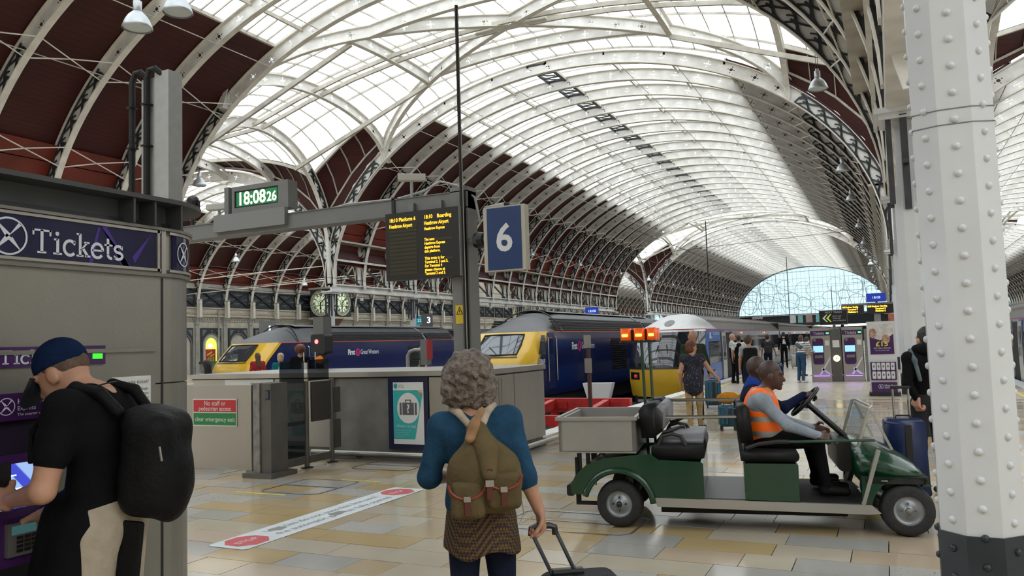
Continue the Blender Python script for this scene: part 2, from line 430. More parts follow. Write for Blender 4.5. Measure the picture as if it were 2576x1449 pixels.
    # crossing rods between the ribs on the haunches
    for deg in (158, 139, 22, 41):
        r = MB()
        a = S.pt(math.radians(deg - 2.2), .0); c = S.pt(math.radians(deg + 2.2), .0)
        r.tube([(a[0], 0, a[1]), (c[0], BAY, c[1])], .026, 5); m1 = r.mesh('cross_rod', M_FLANGE)
        r = MB(); r.tube([(c[0], 0, c[1]), ((a[0] + c[0]) / 2, BAY * .5, (a[1] + c[1]) / 2 + .05), (a[0], BAY, a[1])], .026, 5); m2 = r.mesh('cross_rod', M_FLANGE)
        for ys in series_list:
            for y in ys[:-1]:
                if S is not MAIN and (y > 95 or y < 8): continue
                obj('cross_rod', m1, ceiling, (0, y, 0)); obj('cross_rod', m2, ceiling, (0, y, 0))
build_span(MAIN, 'main', [S_NEAR, S_MID, S_FAR], lambda y: 17 < y < 27 or 38 < y < 46)
S_NEAR3 = S_NEAR[3:]
build_span(LEFT, 'left', [S_NEAR3, S_MID, S_FAR], lambda y: False)
build_span(RIGHT, 'right', [S_NEAR3, S_MID, S_FAR], lambda y: False)
# ridge gantry of the main span, a dark lattice
g = MB(); zz = MAIN.z0 + MAIN.b + DEPTH
for ys in (S_NEAR, S_MID, S_FAR):
    for dx in (-1.9, -.9): g.box(MAIN.c + dx - .06, ys[0], zz - .2, MAIN.c + dx + .06, ys[-1], zz - .06)
    for y in ys[:-1]:
        for k in range(4):
            ya = y + k * BAY / 4
            g.bar((MAIN.c - 1.9, ya, zz - .12), (MAIN.c - .9, ya, zz - .12), .07); g.bar((MAIN.c - 1.9, ya, zz - .12), (MAIN.c - .9, ya + BAY / 4, zz - .12), .05)
g.build('ridge_gantry', M_DARKIRON, ceiling)
# ---- transepts: the vault that crosses the spans
def transept(y0, y1, main_only=False):
    mid = (y0 + y1) / 2; hw = (y1 - y0) / 2
    def ridge(x):
        u = min(1.0, abs(x - MAIN.c) / 15.6); return 16.9 - 2.6 * u * u
    def base(x, t):
        if LEFT.c - 10.9 < x < LEFT.c + 10.6: return LEFT.z(x, t)
        if RIGHT.c - 10.6 < x < RIGHT.c + 10.9: return RIGHT.z(x, t)
        return MAIN.z(x, t)
    def ridge_all(x):
        if x < -30.8: return 14.2
        if x > .5: return 14.2
        return ridge(x)
    def surf(x, y, t=0.0):
        zb = base(x, t); zr = max(ridge_all(x) + t - .4, zb + .05); v = (y - mid) / hw
        return zb + (zr - zb) * math.sqrt(max(0.0, 1 - v * v))
    def rib_along(f, n, hole=True, br=0.0, name='rib'):
        P = [f(i / 200) for i in range(201)]; L = [0.0]
        for i in range(200): L.append(L[-1] + (Vector(P[i + 1]) - Vector(P[i])).length)
        def at(s):
            i = int(np.searchsorted(L, s)); i = max(1, min(200, i)); u = (s - L[i - 1]) / max(1e-9, L[i] - L[i - 1])
            a = Vector(P[i - 1]); c = Vector(P[i]); return a.lerp(c, u), (c - a).normalized()
        def fn(s, t, y):
            p, d = at(s); side = d.cross(Vector((0, 0, 1)));
            if side.length < 1e-4: side = n
            side.normalize(); nor = side.cross(d).normalized(); return tuple(p + nor * t + side * y)
        LL = L[-1]; b0 = LL * br
        r = obj('rib', rib_mesh(fn, LL, 0, LL, max(.3, b0), LL - max(.3, b0), depth=.5), ceiling)
        if br:
            obj('bracket', bracket_mesh(fn, .05, b0, .5), r); obj('bracket', bracket_mesh(lambda s, t, y: fn(LL - s, t, y), .05, b0, .5), r)
        return r
    # arches in planes of constant x
    xs = [(-30.7, True), (-26.6, False), (-21.8, False), (-8.5, False), (-3.7, False), (.385, True)]
    if not main_only: xs += [(x, False) for x in (-35, -39.2, -43.4, -47.6)] + [(x, False) for x in (4.4, 8.5, 12.6)]
    for x, foot in xs:
        if foot:
            def f(u, x=x):
                a = PI * u; return (x, mid - (hw - .1) * math.cos(a), 5.8 + (13.9 - 5.8) * math.sin(a) ** .8)
            rib_along(f, Vector((1, 0, 0)), br=.3)
        else:
            inner = abs(x - MAIN.c) < 11
            k = 1.0 if not inner else abs(x - MAIN.c) / 11.5
            def f(u, x=x, k=k):
                y = mid - hw * k * math.cos(PI * u); return (x, y, surf(x, y))
            rib_along(f, Vector((1, 0, 0)))
    for sx in (-1, 1):     # diagonals
        def f(u, sx=sx):
            x = MAIN.c + sx * 11.5 * (2 * u - 1); y = mid - hw * (2 * u - 1); return (x, y, surf(x, y))
        rib_along(f, Vector((1, 1, 0)))
    for dy in (-hw * .5, 0, hw * .5):   # jack ribs across the crossing
        k = max(.16, abs(dy) / hw)
        def f(u, dy=dy, k=k):
            x = MAIN.c + 11.5 * k * (2 * u - 1); return (x, mid + dy, surf(x, mid + dy))
        rib_along(f, Vector((0, 1, 0)))
    # ridge beams
    for x0, x1 in ((-52, -15.2), (-15.2, 14)):
        for o in (-.35, .35):
            n = 12; P = [(x0 + (x1 - x0) * i / n, mid + o, surf(x0 + (x1 - x0) * i / n, mid) + .1) for i in range(n + 1)]
            b = MB()
            for i in range(n): b.bar(P[i], P[i + 1], .12, .2)
            b.build('ridge_beam', M_BEAM, ceiling)
    # glass and its bars
    gx = [-52 + i * 1.05 for i in range(64)]; gy = [y0 + (y1 - y0) * (1 - math.cos(PI * i / 14)) / 2 for i in range(15)]
    gl = MB(); bars = MB(); bd = MB()
    for i in range(len(gx) - 1):
        for j in range(14):
            P = [(gx[i + a], gy[j + c], surf(gx[i + a], gy[j + c], .75)) for a, c in ((0, 0), (1, 0), (1, 1), (0, 1))]
            x = (gx[i] + gx[i + 1]) / 2
            if abs(x - MAIN.c) > 11.3 and j in (0, 1, 2, 11, 12, 13): bd._add(P, [(0, 1, 2, 3)])
            else: gl._add(P, [(0, 1, 2, 3)])
    for i in range(0, len(gx)):
        for j in range(1, 13):
            bars.bar((gx[i], gy[j], surf(gx[i], gy[j], .7)), (gx[i], gy[j + 1], surf(gx[i], gy[j + 1], .7)), .045, .08)
    for j in range(1, 14, 2):
        for i in range(len(gx) - 1):
            bars.bar((gx[i], gy[j], surf(gx[i], gy[j], .66)), (gx[i + 1], gy[j], surf(gx[i + 1], gy[j], .66)), .06, .1)
    for j in (3, 11):
        for xa, xb in ((0, 24), (46, 63)):
            kb = MB()
            for i in range(xa, xb): kb.bar((gx[i], gy[j], surf(gx[i], gy[j], .62)), (gx[i + 1], gy[j], surf(gx[i + 1], gy[j], .62)), .14, .18)
            kb.build('kerb_beam', M_BEAM, ceiling, fix=False)
    tag(gl.build('glazing', M_ROOFGLASS, ceiling, fix=False), kind='stuff')
    bars.build('glazing_bars', M_BEAM, ceiling, fix=False)['kind'] = 'stuff'
    bd.build('boarding', M_BOARD, ceiling, fix=False)
    # long struts under the side vaults
    for yy in (mid - hw * .55, mid + hw * .55):
        b = MB(); b.bar((-31, yy, surf(-31, yy) - .1), (-21.8, yy, surf(-21.8, yy) - .1), .14, .22); b.build('strut', M_BEAM, ceiling)
        b = MB(); b.bar((.4, yy, surf(.4, yy) - .1), (-8.5, yy, surf(-8.5, yy) - .1), .14, .22); b.build('strut', M_BEAM, ceiling)
transept(D_Y, E_Y); transept(T2A, T2B)
# ---- girders along the two rows of columns with rail and braces
ROW_L, ROW_R = -30.7, 0.385
COLS_NEAR = [5.08 - 9.144, 5.08, 14.22, 23.37]; COLS_MID = [E_Y + 9.144 * i for i in range(7)]; COLS_FAR = [T2B + 9.144 * i for i in range(9)]
braceM = MB(); 
for X in (ROW_L, ROW_R):
    for cols in (COLS_NEAR, COLS_MID, COLS_FAR):
        a, c = cols[0], cols[-1]
        g = MB(); g.box(X - .24, a, 5.22, X + .24, c, 5.30).box(X - .24, a, 5.62, X + .24, c, 5.7).box(X - .07, a, 5.3, X + .07, c, 5.62)
        for y in series_y(a, c):
            g.prism([(X - .17, y - .05, 5.25), (X - .17, y + .05, 5.25), (X - .05, y + .04, 4.75), (X - .05, y - .04, 4.75)], (.2, 0, 0))
        g.build('girder', M_RIB, ceiling)
        for dx in (-.42, .42):
            r = MB(); r.box(X + dx - .05, a, 7.08, X + dx + .05, c, 7.2); r.build('rail', M_FLANGE, ceiling)
        for y in series_y(a, c)[:-1]:
            b = MB(); b.bar((X, y + .15, 7.0), (X, y + BAY - .2, 5.75), .10).bar((X, y + BAY - .1, 5.75), (X, y + BAY - .1, 8.2), .12)
            b.build('brace', M_DARKIRON, ceiling)
            w = MB()
            w.prism([(X - .1, y - .2, 5.7), (X - .1, y + .2, 5.7), (X - .1, y + .32, 8.3), (X - .1, y - .32, 8.3)], (.2, 0, 0)); w.build('spandrel_plate', M_RIB, ceiling)
        vb = MB(); vb.box(X - .9, a, 8.2, X + .9, c, 8.3); vb.build('valley_gutter', M_BEAM, ceiling)
# ---------------------------------------------------------------- ground
def stone_mat(name, c1, c2, rough, pits=0.0):
    m = bpy.data.materials.new(name); m.use_nodes = True; nt = m.node_tree; b = nt.nodes['Principled BSDF']
    oi = nt.nodes.new('ShaderNodeObjectInfo'); tc = nt.nodes.new('ShaderNodeTexCoord'); ge = nt.nodes.new('ShaderNodeNewGeometry')
    n = nt.nodes.new('ShaderNodeTexNoise'); n.inputs['Scale'].default_value = 2.2; n.inputs['Detail'].default_value = 6; nt.links.new(ge.outputs['Position'], n.inputs['Vector'])
    mx = nt.nodes.new('ShaderNodeMix'); mx.data_type = 'RGBA'; mx.inputs[6].default_value = (*c1, 1); mx.inputs[7].default_value = (*c2, 1)
    nt.links.new(n.outputs['Fac'], mx.inputs[0]); last = mx.outputs[2]
    if pits:
        v = nt.nodes.new('ShaderNodeTexNoise'); v.inputs['Scale'].default_value = 38; v.inputs['Detail'].default_value = 2; nt.links.new(ge.outputs['Position'], v.inputs['Vector'])
        r = nt.nodes.new('ShaderNodeValToRGB'); r.color_ramp.elements[0].position = .66; r.color_ramp.elements[1].position = .70
        nt.links.new(v.outputs['Fac'], r.inputs[0])
        m2 = nt.nodes.new('ShaderNodeMix'); m2.data_type = 'RGBA'; m2.inputs[7].default_value = (.12, .11, .09, 1)
        s = nt.nodes.new('ShaderNodeMath'); s.operation = 'MULTIPLY'; s.inputs[1].default_value = pits
        nt.links.new(r.outputs[0], s.inputs[0]); nt.links.new(s.outputs[0], m2.inputs[0]); nt.links.new(last, m2.inputs[6]); last = m2.outputs[2]
    nt.links.new(last, b.inputs['Base Color'])
    n2 = nt.nodes.new('ShaderNodeTexNoise'); n2.inputs['Scale'].default_value = 1.1; nt.links.new(ge.outputs['Position'], n2.inputs['Vector'])
    mr = nt.nodes.new('ShaderNodeMapRange'); mr.inputs[3].default_value = rough - .06; mr.inputs[4].default_value = rough + .10
    nt.links.new(n2.outputs['Fac'], mr.inputs[0]); nt.links.new(mr.outputs[0], b.inputs['Roughness'])
    b.inputs['Specular IOR Level'].default_value = 0.6
    MATS[name] = m; return m
STONES = [stone_mat('sand_stone', (.42, .33, .20), (.52, .42, .28), .11), stone_mat('pale_stone', (.45, .39, .30), (.54, .48, .38), .12),
          stone_mat('ochre_stone', (.44, .32, .15), (.52, .40, .22), .11), stone_mat('grey_stone', (.35, .335, .31), (.43, .42, .39), .13),
          stone_mat('pitted_grey_stone', (.40, .385, .35), (.48, .465, .43), .16, .8), stone_mat('warm_stone', (.43, .34, .24), (.50, .40, .29), .12)]
M_JOINT = mat('joint_mortar', (.13, .11, .085), .8, var=.3, vscale=30)
M_ASPHALT = mat('platform_surface', (.27, .25, .23), .45, var=.15, vscale=3)
M_EDGE = mat('platform_edge_white', (.66, .66, .64), .6, var=.12, vscale=5)
M_YELLOW = mat('yellow_line', (.62, .47, .08), .6, var=.2, vscale=6)
M_BALLAST = mat('ballast', (.055, .05, .045), .9, var=.5, vscale=9, bump=.8, bscale=14)
M_RAIL = mat('rail_steel', (.16, .12, .10), .45, .8, var=.3, vscale=8)
M_CONC = mat('platform_wall', (.16, .15, .14), .8, var=.25, vscale=3)
# concourse slab (under the paving)
fl = MB()
fl.box(-60, -16, -.5, 12, 9.0, -.03); fl.box(-9.6, 9.0, -.5, -5.95, 12.3, -.002); fl.box(-5.95, 9.0, -.5, 3.2, 20.82, -.03)
floor = struct('floor', fl, M_JOINT, label='polished stone paved concourse floor')
random.seed(11)
slabs = []
y = -.265
rows = [(-.265 + .3635 * i) for i in range(0, 60)]
for i, y in enumerate(rows):
    x = -9.6 + random.random() * -.6
    xr = 3.3
    while x < xr:
        w = random.choice([.37, .48, .55, .62, .62, .74, .86, .95])
        if y > 9.3 and x < -5.95:
            if x + w > -5.95: x = -5.95
            else: x += w
            continue
        slabs.append((x, y, min(w, xr - x + .2))); x += w
def px_size(s):
    cx, cy = s[0] + s[2] / 2, s[1] + .18; p = Vector((cx, cy, 0)) - Vector((0, 0, EYE)); z = p.dot(_fw)
    if z < 1: return -1
    u = 1288 + F_PX * p.dot(_r2) / z; v = 724.5 - F_PX * p.dot(_u2) / z
    if not (470 < u < 2390 and v < 1475): return -1
    return s[2] * .36 / (z * z * z)
ranked = sorted(slabs, key=px_size, reverse=True); own = set(id(s) for s in ranked[:298] if px_size(s) > 0)
cache = {}; rest = MB()
for s in slabs:
    k = random.choices(range(6), [5, 5, 3, 4, 2.4, 3])[0]; dz = random.uniform(-.002, .0015); g = .0035
    if id(s) in own:
        key = (round(s[2], 2), k)
        if key not in cache:
            b = MB(); w = s[2]; b.prism([(g, g, -.03), (w - g, g, -.03), (w - g, .3635 - g, -.03), (g, .3635 - g, -.03)], (0, 0, .03)); cache[key] = b.mesh('paving_slab', STONES[k])
        obj('paving_slab', cache[key], floor, (s[0], s[1], dz))
    else:
        rest.use(k); rest.box(s[0] + g, s[1] + g, -.03, s[0] + s[2] - g, s[1] + .3635 - g, dz)
tag(rest.build('paving', STONES, floor, fix=False), kind='stuff')
# concourse to the left and behind, plain paving beyond what shows its joints
b = MB(); b.box(-60, 9.0, -.5, -23.85, 20.8, 0).box(-60, -16, -.03, -9.6, 9.0, 0).box(3.2, -16, -.03, 12, 10, 0).box(-23.85, 9.0, -.5, -13.5, 21.0, 0).box(-13.5, 9.0, -.5, -9.6, 12.3, 0); struct('floor_concourse_side', b, STONES[1], label='plain pale paved floor of the side concourse')
# platforms
def platform(name, x0, x1, y0, y1, label, left=True, right=True):
    b = MB(); b.box(x0, y0, -.95, x1, y1, -.012); o = struct(name, b, [M_CONC], label=label)
    c = MB(); c.box(x0 + .02, y0, -.012, x1 - .02, y1, 0); c.build('surface', M_PLATTOP, o)
    for flag, e, s in ((left, x0, 1), (right, x1, -1)):
        if not flag: continue
        d = MB(); d.box(e - s * .03, y0, -.06, e + s * .32, y1, .006); d.build('coping', M_EDGE, o)
        d = MB(); d.box(e + s * .62, y0, 0, e + s * .74, y1, .005); d.build('yellow_line', M_YELLOW, o)
    return o
M_PLATTOP = stone_mat('platform_paving', (.44, .38, .30), (.54, .48, .39), .24)
platform('floor_platform_six', -5.97, 3.5, 20.82, 190, 'long pale platform beside the silver nosed train')
platform('floor_platform_five', -23.85, -13.5, 21.0, 190, 'island platform between the two dark blue trains')
platform('floor_platform_one', -52, -35.2, 21.0, 190, 'platform along the arcaded wall', left=False)
platform('floor_platform_far', 9.6, 16, 10, 190, 'platform beyond the right hand track')
# coping around the concourse end of platform six
b = MB(); b.box(-6.0, 12.4, -.4, -5.65, 20.82, .006); o = struct('trim_1', b, M_EDGE, label='white edge stones along the head of the track')
b = MB(); b.box(-5.35, 12.4, 0, -5.23, 20.82, .005); struct('trim_2', b, M_YELLOW, label='yellow line beside the white edge stones')
# track beds
b = MB(); b.box(-60, 9, -1.3, 26, 260, -1.2); bed = struct('track_bed', b, M_BALLAST, label='dark ballast of the track beds')
b = MB(); b.box(-13.5, 12.3, -1.2, -5.97, 12.5, -.03); b.box(-35.2, 20.8, -1.2, -23.85, 21, 0); b.box(3.5, 9.8, -1.2, 9.6, 10, 0); struct('track_end_wall', b, M_CONC, label='low concrete wall closing the track pits')
for cx in (-7.45, -11.92, -25.36, -31.5, 5.02, 8.1):
    for s in (-.7525, .7525):
        r = MB(); r.box(cx + s - .035, 14 if cx > -13 else 22, -1.2, cx + s + .035, 190, -1.04); r.build('rail', M_RAIL, bed)
# walls
M_WALLCREAM = mat('cream_stone', (.50, .46, .37), .75, var=.12, vscale=2.5)
b = MB(); b.box(-60, -16.2, -.5, 26, -16, 15); struct('wall_back', b, M_WALLCREAM, label='plain cream wall behind the concourse')
b = MB(); b.box(21.8, -16, -1, 22, 190, 9); struct('wall_right', b, M_WALLCREAM, label='plain cream wall along the far right platform')
# ---------------------------------------------------------------- arcaded wall of platform one
M_DKPANEL = mat('dark_slate_paint', (.035, .042, .05), .5, var=.2, vscale=3)
M_ORN = mat('pale_ornament', (.16, .18, .19), .6)
M_PALEWALL = mat('pale_grey_plaster', (.42, .42, .39), .8, var=.1, vscale=2)
M_BLIND = mat('blind_arch_plaster', (.50, .46, .39), .85, var=.06, vscale=2)
M_PIL = mat('grey_pilaster', (.34, .34, .32), .6, var=.12, vscale=3)
WX = -52.0
b = MB(); b.box(WX - .3, 10, -.9, WX, 190, 13.6); wall_l = struct('wall_left', b, M_WALLCREAM, label='cream arcaded side wall with dark lattice panels')
ZW = dict(arch=3.33)
def arch_pts(yc, w, z0, zs, n=12):
    return [(yc - w, z0)] + [(yc - w * math.cos(PI * i / n), zs + w * math.sin(PI * i / n)) for i in range(n + 1)] + [(yc + w, z0)]
pan = MB(); pan.use(0)
pan.box(0, .2, 5.6, .06, BAY - .2, 7.13)
pan.use(1); pan.box(.06, .2, 5.6, .14, BAY - .2, 5.72).box(.06, .2, 7.01, .14, BAY - .2, 7.13).box(.06, .2, 5.6, .14, .32, 7.13).box(.06, BAY - .32, 5.6, .14, BAY - .2, 7.13)
pan.bar((.1, .3, 5.68), (.1, BAY - .3, 7.06), .14, .06).bar((.11, .3, 7.06), (.11, BAY - .3, 5.68), .14, .06)
pan.use(2)
for cy, cz, sy, sz in ((BAY / 2, 6.75, 1, 1), (BAY / 2, 5.98, 1, -1), (.62, 6.36, -1, 1), (BAY - .62, 6.36, 1, 1)):
    for k in range(3):
        for s in (-1, 1):
            P = [(.075, cy + s * (.06 + .055 * t + k * .16) * math.cos(t * .55), cz + sz * .07 * math.sin(t * 1.1 + k)) for t in range(6)]
            pan.tube(P, .018, 4, caps=False)
    pan.tube([(.075, cy + .1 * math.cos(t), cz + .1 * math.sin(t)) for t in [i * PI / 4 for i in range(8)]], .018, 4, closed=True)
panel_me = pan.mesh('lattice_panel', [M_DKPANEL, M_DARKIRON, M_ORN])
fr = MB()
fr.use(0); fr.box(0, .2, 5.02, .05, BAY - .2, 5.48)
fr.use(1)
for a, c in ((.26, .42), (.55, BAY - .55), (BAY - .42, BAY - .26)):
    for q in ((a, 5.10, c, 5.125), (a, 5.375, c, 5.40), (a, 5.10, a + .025, 5.40), (c - .025, 5.10, c, 5.40)): fr.box(.05, q[0], q[1], .065, q[2], q[3])
frieze_me = fr.mesh('frieze_panel', [M_WALLCREAM, M_PIL])
dn = MB(); dn.box(0, .12, 4.36, .05, BAY - .12, 4.44)
for i in range(9): dn.prism([(0, .22 + i * .3, 4.62), (0, .42 + i * .3, 4.62), (0, .32 + i * .3, 4.47)], (.09, 0, 0))
dent_me = dn.mesh('dentil_course', [M_PIL])
def archway():
    f = MB(); f.use(0)
    out = [(.42, 0), (.42, 3.84), (BAY - .42, 3.84), (BAY - .42, 0)]
    yc = BAY / 2; A = arch_pts(yc, .90, 0.0, 2.42)
    n = len(A); ring = []
    O = [(.42, 0)]
    for i in range(1, n - 1):
        t = (i - 1) / (n - 3); O.append((.42 + (BAY - .84) * t, 3.84) if 0.12 < t < .88 else ((.42, 3.84) if t <= .12 else (BAY - .42, 3.84)))
    O.append((BAY - .42, 0))
    f.loft([[(.02, a[0], a[1]), (.02, o[0], o[1]), (.13, o[0], o[1]), (.13, a[0], a[1])] for a, o in zip(A, O)], caps=False)
    f.use(1)
    A2 = arch_pts(yc, .90, 0, 2.42); A3 = arch_pts(yc, .98, 0, 2.42)
    f.loft([[(.13, a[0], a[1]), (.13, o[0], o[1]), (.17, o[0], o[1]), (.17, a[0], a[1])] for a, o in zip(A2, A3)], caps=False)
    f.sph((.15, yc, 3.55), .1, 8, 5, (.4, 1, 1))
    for s in (-1, 1):
        f.prism([(.13, yc + s * .5, 3.68), (.13, yc + s * .98, 3.68), (.13, yc + s * .98, 3.12)], (.025, 0, 0))
    return f.mesh('arch_frame', [M_DKPANEL, M_ORN])
arch_me = archway()
bl = MB(); bl.prism([(0.01, a, c) for a, c in arch_pts(BAY / 2, .9, 0, 2.42)], (.03, 0, 0)); blind_me = bl.mesh('blind_arch', M_BLIND)
pl = MB(); pl.box(0, -.16, 0, .14, .16, 5.0); pl.box(0, -.2, 4.1, .2, .2, 4.35); pl.box(0, -.2, 0, .18, .2, .5)
pl.prism([(.14, -.1, 2.0), (.14, .1, 2.0), (.14, .07, 1.7), (.14, -.07, 1.7)], (.06, 0, 0)); pil_me = pl.mesh('pilaster', M_PIL)
cn = MB(); cn.box(0, 0, 5.48, .12, BAY, 5.58).box(0, 0, 4.78, .16, BAY, 4.9).box(0, 0, 7.13, .14, BAY, 7.25); cor_me = cn.mesh('cornice', M_WALLCREAM)
pg = MB(); pg.box(0, .2, 7.25, .04, BAY - .2, 8.3); pale_me = pg.mesh('pale_panel', M_PALEWALL)
for i in range(-4, 38):
    y = E_Y + BAY * i
    if 21 < y < 140:
        for nm, me in (('lattice_panel', panel_me), ('frieze_panel', frieze_me), ('dentil_course', dent_me), ('arch_frame', arch_me), ('pilaster', pil_me), ('cornice', cor_me), ('pale_panel', pale_me)):
            if nm == 'arch_frame' and y > 75: continue
            obj(nm, me, wall_l, (WX, y, 0))
        if i != 3 and y < 75: obj('blind_arch', blind_me, wall_l, (WX, y, 0))
# rib feet run down the wall
ft = MB(); ft.box(0, -.13, 4.7, .06, .13, 6.2).box(.06, -.02, 4.7, .3, .02, 6.2).box(.3, -.13, 4.7, .36, .13, 6.2); ft_me = ft.mesh('rib_foot', M_FLANGE)
for ys in (S_NEAR, S_MID, S_FAR):
    for y in ys:
        if 20 < y < 140: obj('rib_foot', ft_me, wall_l, (WX + .22, y, 0))
# drain pipe
b = MB(); b.tube([(WX + .22, 50.0, 0), (WX + .22, 50.0, 5.4)], .07, 8); b.build('drain_pipe', M_PIL, wall_l)
# doorway of the lit shop, first arch
M_SHOPLIGHT = glow('shop_lime_light', (.62, .95, .08), 1.6); M_SHOPW = glow('shop_lamp', (1, .95, .7), 9)
y = E_Y + BAY * 3; o = thing('door_1', 'arched shop doorway glowing lime green with red poster', None, (WX, y, 0), kind='structure')
b = MB(); b.prism([(0.02, a, c) for a, c in arch_pts(BAY / 2, .62, 0, 2.38)], (.02, 0, 0)); b.build('glazed_arch', M_SHOPLIGHT, o)
A2 = arch_pts(BAY / 2, .62, 0, 2.38); A3 = arch_pts(BAY / 2, .9, 0, 2.42); b = MB(); b.loft([[(.01, a[0], a[1]), (.01, p[0], p[1]), (.11, p[0], p[1]), (.11, a[0], a[1])] for a, p in zip(A2, A3)], caps=False); b.build('surround', M_WALLCREAM, o)
M_POSTER = mat('red_poster', (.42, .03, .03), .5, var=.2); M_POSTG = mat('poster_green', (.25, .35, .06), .5); M_POSTY = mat('poster_yellow', (.6, .42, .06), .5)
b = MB(); b.box(.045, BAY / 2 - .6, .9, .07, BAY / 2 + .5, 2.05); p = b.build('poster', M_POSTER, o)
b = MB()
for k in range(3): b.box(.07, BAY / 2 - .35 + k * .26, 1.0, .075, BAY / 2 - .2 + k * .26, 1.38)
b.build('poster_bottles', M_POSTG, p)
b = MB(); b.bar((.073, BAY / 2 - .45, 1.55), (.073, BAY / 2 + .1, 1.8), .02, .14).bar((.073, BAY / 2 - .1, 1.45), (.073, BAY / 2 + .35, 1.62), .02, .1); b.build('poster_lettering', M_POSTY, p)
b = MB(); b.sph((.12, BAY / 2 - .12, 2.35), .22, 10, 6, (.5, 1, .8)); b.build('door_lamp', M_SHOPW, o)
b = MB(); b.box(.045, BAY / 2 - .6, 0, .06, BAY / 2 + .6, .85); b.build('door_panel', M_DKPANEL, o)
# shop front beyond with gilt arches
M_GILT = mat('gilt_timber', (.30, .16, .04), .4, var=.3, vscale=5)
b = MB(); b.box(0, 0, 2.9, .25, 6.2, 4.0)
for k in range(6): b.tube([(.3, .5 + k + .42 * math.cos(t), 3.0 + .7 * math.sin(t)) for t in [i * PI / 8 for i in range(9)]], .06, 5)
sf = b.build('shop_front', M_GILT, wall_l, (WX, 61.3, 0)); tag(sf, 'dark gilt arched shop front under the station clock')
# balcony and tall window high on the same wall
o = thing('balcony', 'dark iron balcony on the cream wall between the trains', 'balcony', (WX, 108, 0))
b = MB(); b.box(0, 0, 4.2, 1.1, 9, 4.5); b.build('slab', M_DKPANEL, o)
for k in range(6):
    b = MB(); b.box(1.0, k * 1.5, 4.5, 1.08, k * 1.5 + 1.35, 5.9); b.build('rail_panel', M_DARKIRON, o)
for k in range(4):
    b = MB(); b.box(.05, 1 + k * 2.0, 5.0, .12, 2.2 + k * 2.0, 8.2); b.build('tall_window', mat('green_yellow_window', (.42, .45, .16), .3, var=.2), o)
for k in range(5):
    b = MB(); b.box(.0, .55 + k * 2.0, 4.6, .3, .95 + k * 2.0, 8.4); b.build('window_pier', M_WALLCREAM, o)
# ---------------------------------------------------------------- station clock
M_CLOCKFACE = mat('clock_glass', (.72, .80, .60), .3, emit=(.80, .95, .62), estr=.42)
M_CLOCKINK = mat('clock_ink', (.01, .011, .012), .4)
o = thing('station_clock', 'large square cased wall clock with round Roman numeral dials', 'clock', (-48.42, 61.0, 4.5))
b = MB(); b.box(-2.62, 0, .35, 0, 2.99, 3.1); b.build('case', M_DKPANEL, o)
for z in (.18, 3.08): b = MB(); b.box(-2.75, -.12, z, .12, 3.1, z + .18); b.build('moulding', M_WALLCREAM, o)
b = MB(); b.box(-3.58, 1.0, .4, -2.6, 2.0, 2.6); b.build('wall_bracket', M_DKPANEL, o)
b = MB(); b.lathe([(.1, -1.6), (.5, -1.2), (.9, -.5), (1.5, .2)], (-1.3, 1.5, 0), 4); b.build('corbel', mat('corbel_brown', (.16, .10, .06), .6), o)
def dial(parent, loc, facing, R):
    d = obj('dial', None, parent); place(d, loc, facing)
    b = MB(); b.lathe([(R * .93, 0), (R * .93, .02)], n=40); b.build('dial_glass', M_CLOCKFACE, d)
    b = MB(); b.tube([(R * 1.02 * math.cos(t), R * 1.02 * math.sin(t), .03) for t in [i * PI / 24 for i in range(48)]], .07, 6, closed=True); b.build('dial_rim', M_WALLCREAM, d)
    b = MB()
    for rr, w in ((.90, .02), (.79, .018), (.57, .018), (.20, .02)): b.tube([(R * rr * math.cos(t), R * rr * math.sin(t), .025) for t in [i * PI / 20 for i in range(40)]], w, 4, closed=True)
    for i in range(60):
        t = i * PI / 30; b.bar((R * .80 * math.cos(t), R * .80 * math.sin(t), .026), (R * .89 * math.cos(t), R * .89 * math.sin(t), .026), .05, .01)
    NUM = ['XII', 'I', 'II', 'III', 'IIII', 'V', 'VI', 'VII', 'VIII', 'IX', 'X', 'XI']
    for i, s in enumerate(NUM):
        t = PI / 2 - i * PI / 6; ct, st = math.cos(t), math.sin(t); r0, r1 = R * .59, R * .77; W = {'I': .07, 'V': .13, 'X': .13}; tot = sum(W[c] for c in s) * R; x = -tot / 2
        def P(u, r): return (r * ct + u * st, r * st - u * ct, .028)
        for c in s:
            w = W[c] * R; m = x + w / 2
            if c == 'I': b.bar(P(m, r0), P(m, r1), .055 * R, .01)
            elif c == 'V': b.bar(P(x + .02, r1), P(m, r0), .045 * R, .01); b.bar(P(x + w - .02, r1), P(m, r0), .03 * R, .01)
            else: b.bar(P(x + .02, r1), P(x + w - .02, r0), .05 * R, .01); b.bar(P(x + w - .02, r1), P(x + .02, r0), .03 * R, .01)
            x += w
    for i in range(6):
        t = i * PI / 3 + PI / 6; t2 = t + PI / 3; b.bar((R * .2 * math.cos(t), R * .2 * math.sin(t), .026), (R * .57 * math.cos(t), R * .57 * math.sin(t), .026), .03, .01)
        b.bar((R * .57 * math.cos(t), R * .57 * math.sin(t), .026), (R * .22 * math.cos(t2), R * .22 * math.sin(t2), .026), .03, .01)
    b.build('numerals', M_CLOCKINK, d)
    for nm, ang, L, w in (('hour_hand', 90 - 184, .52, .10), ('minute_hand', 90 - 48, .78, .06)):
        a = math.radians(ang); b = MB(); b.bar((-.12 * R * math.cos(a), -.12 * R * math.sin(a), .05), (L * R * math.cos(a), L * R * math.sin(a), .05), w * R, .02); b.sph((L * R * .8 * math.cos(a), L * R * .8 * math.sin(a), .05), w * R * .9, 8, 5, (1, 1, .2)); b.build(nm, M_CLOCKINK, d)
dial(o, (-1.31, -.02, 1.72), (0, -1, 0), 1.2); dial(o, (.02, 1.5, 1.72), (1, 0, 0), 1.2)
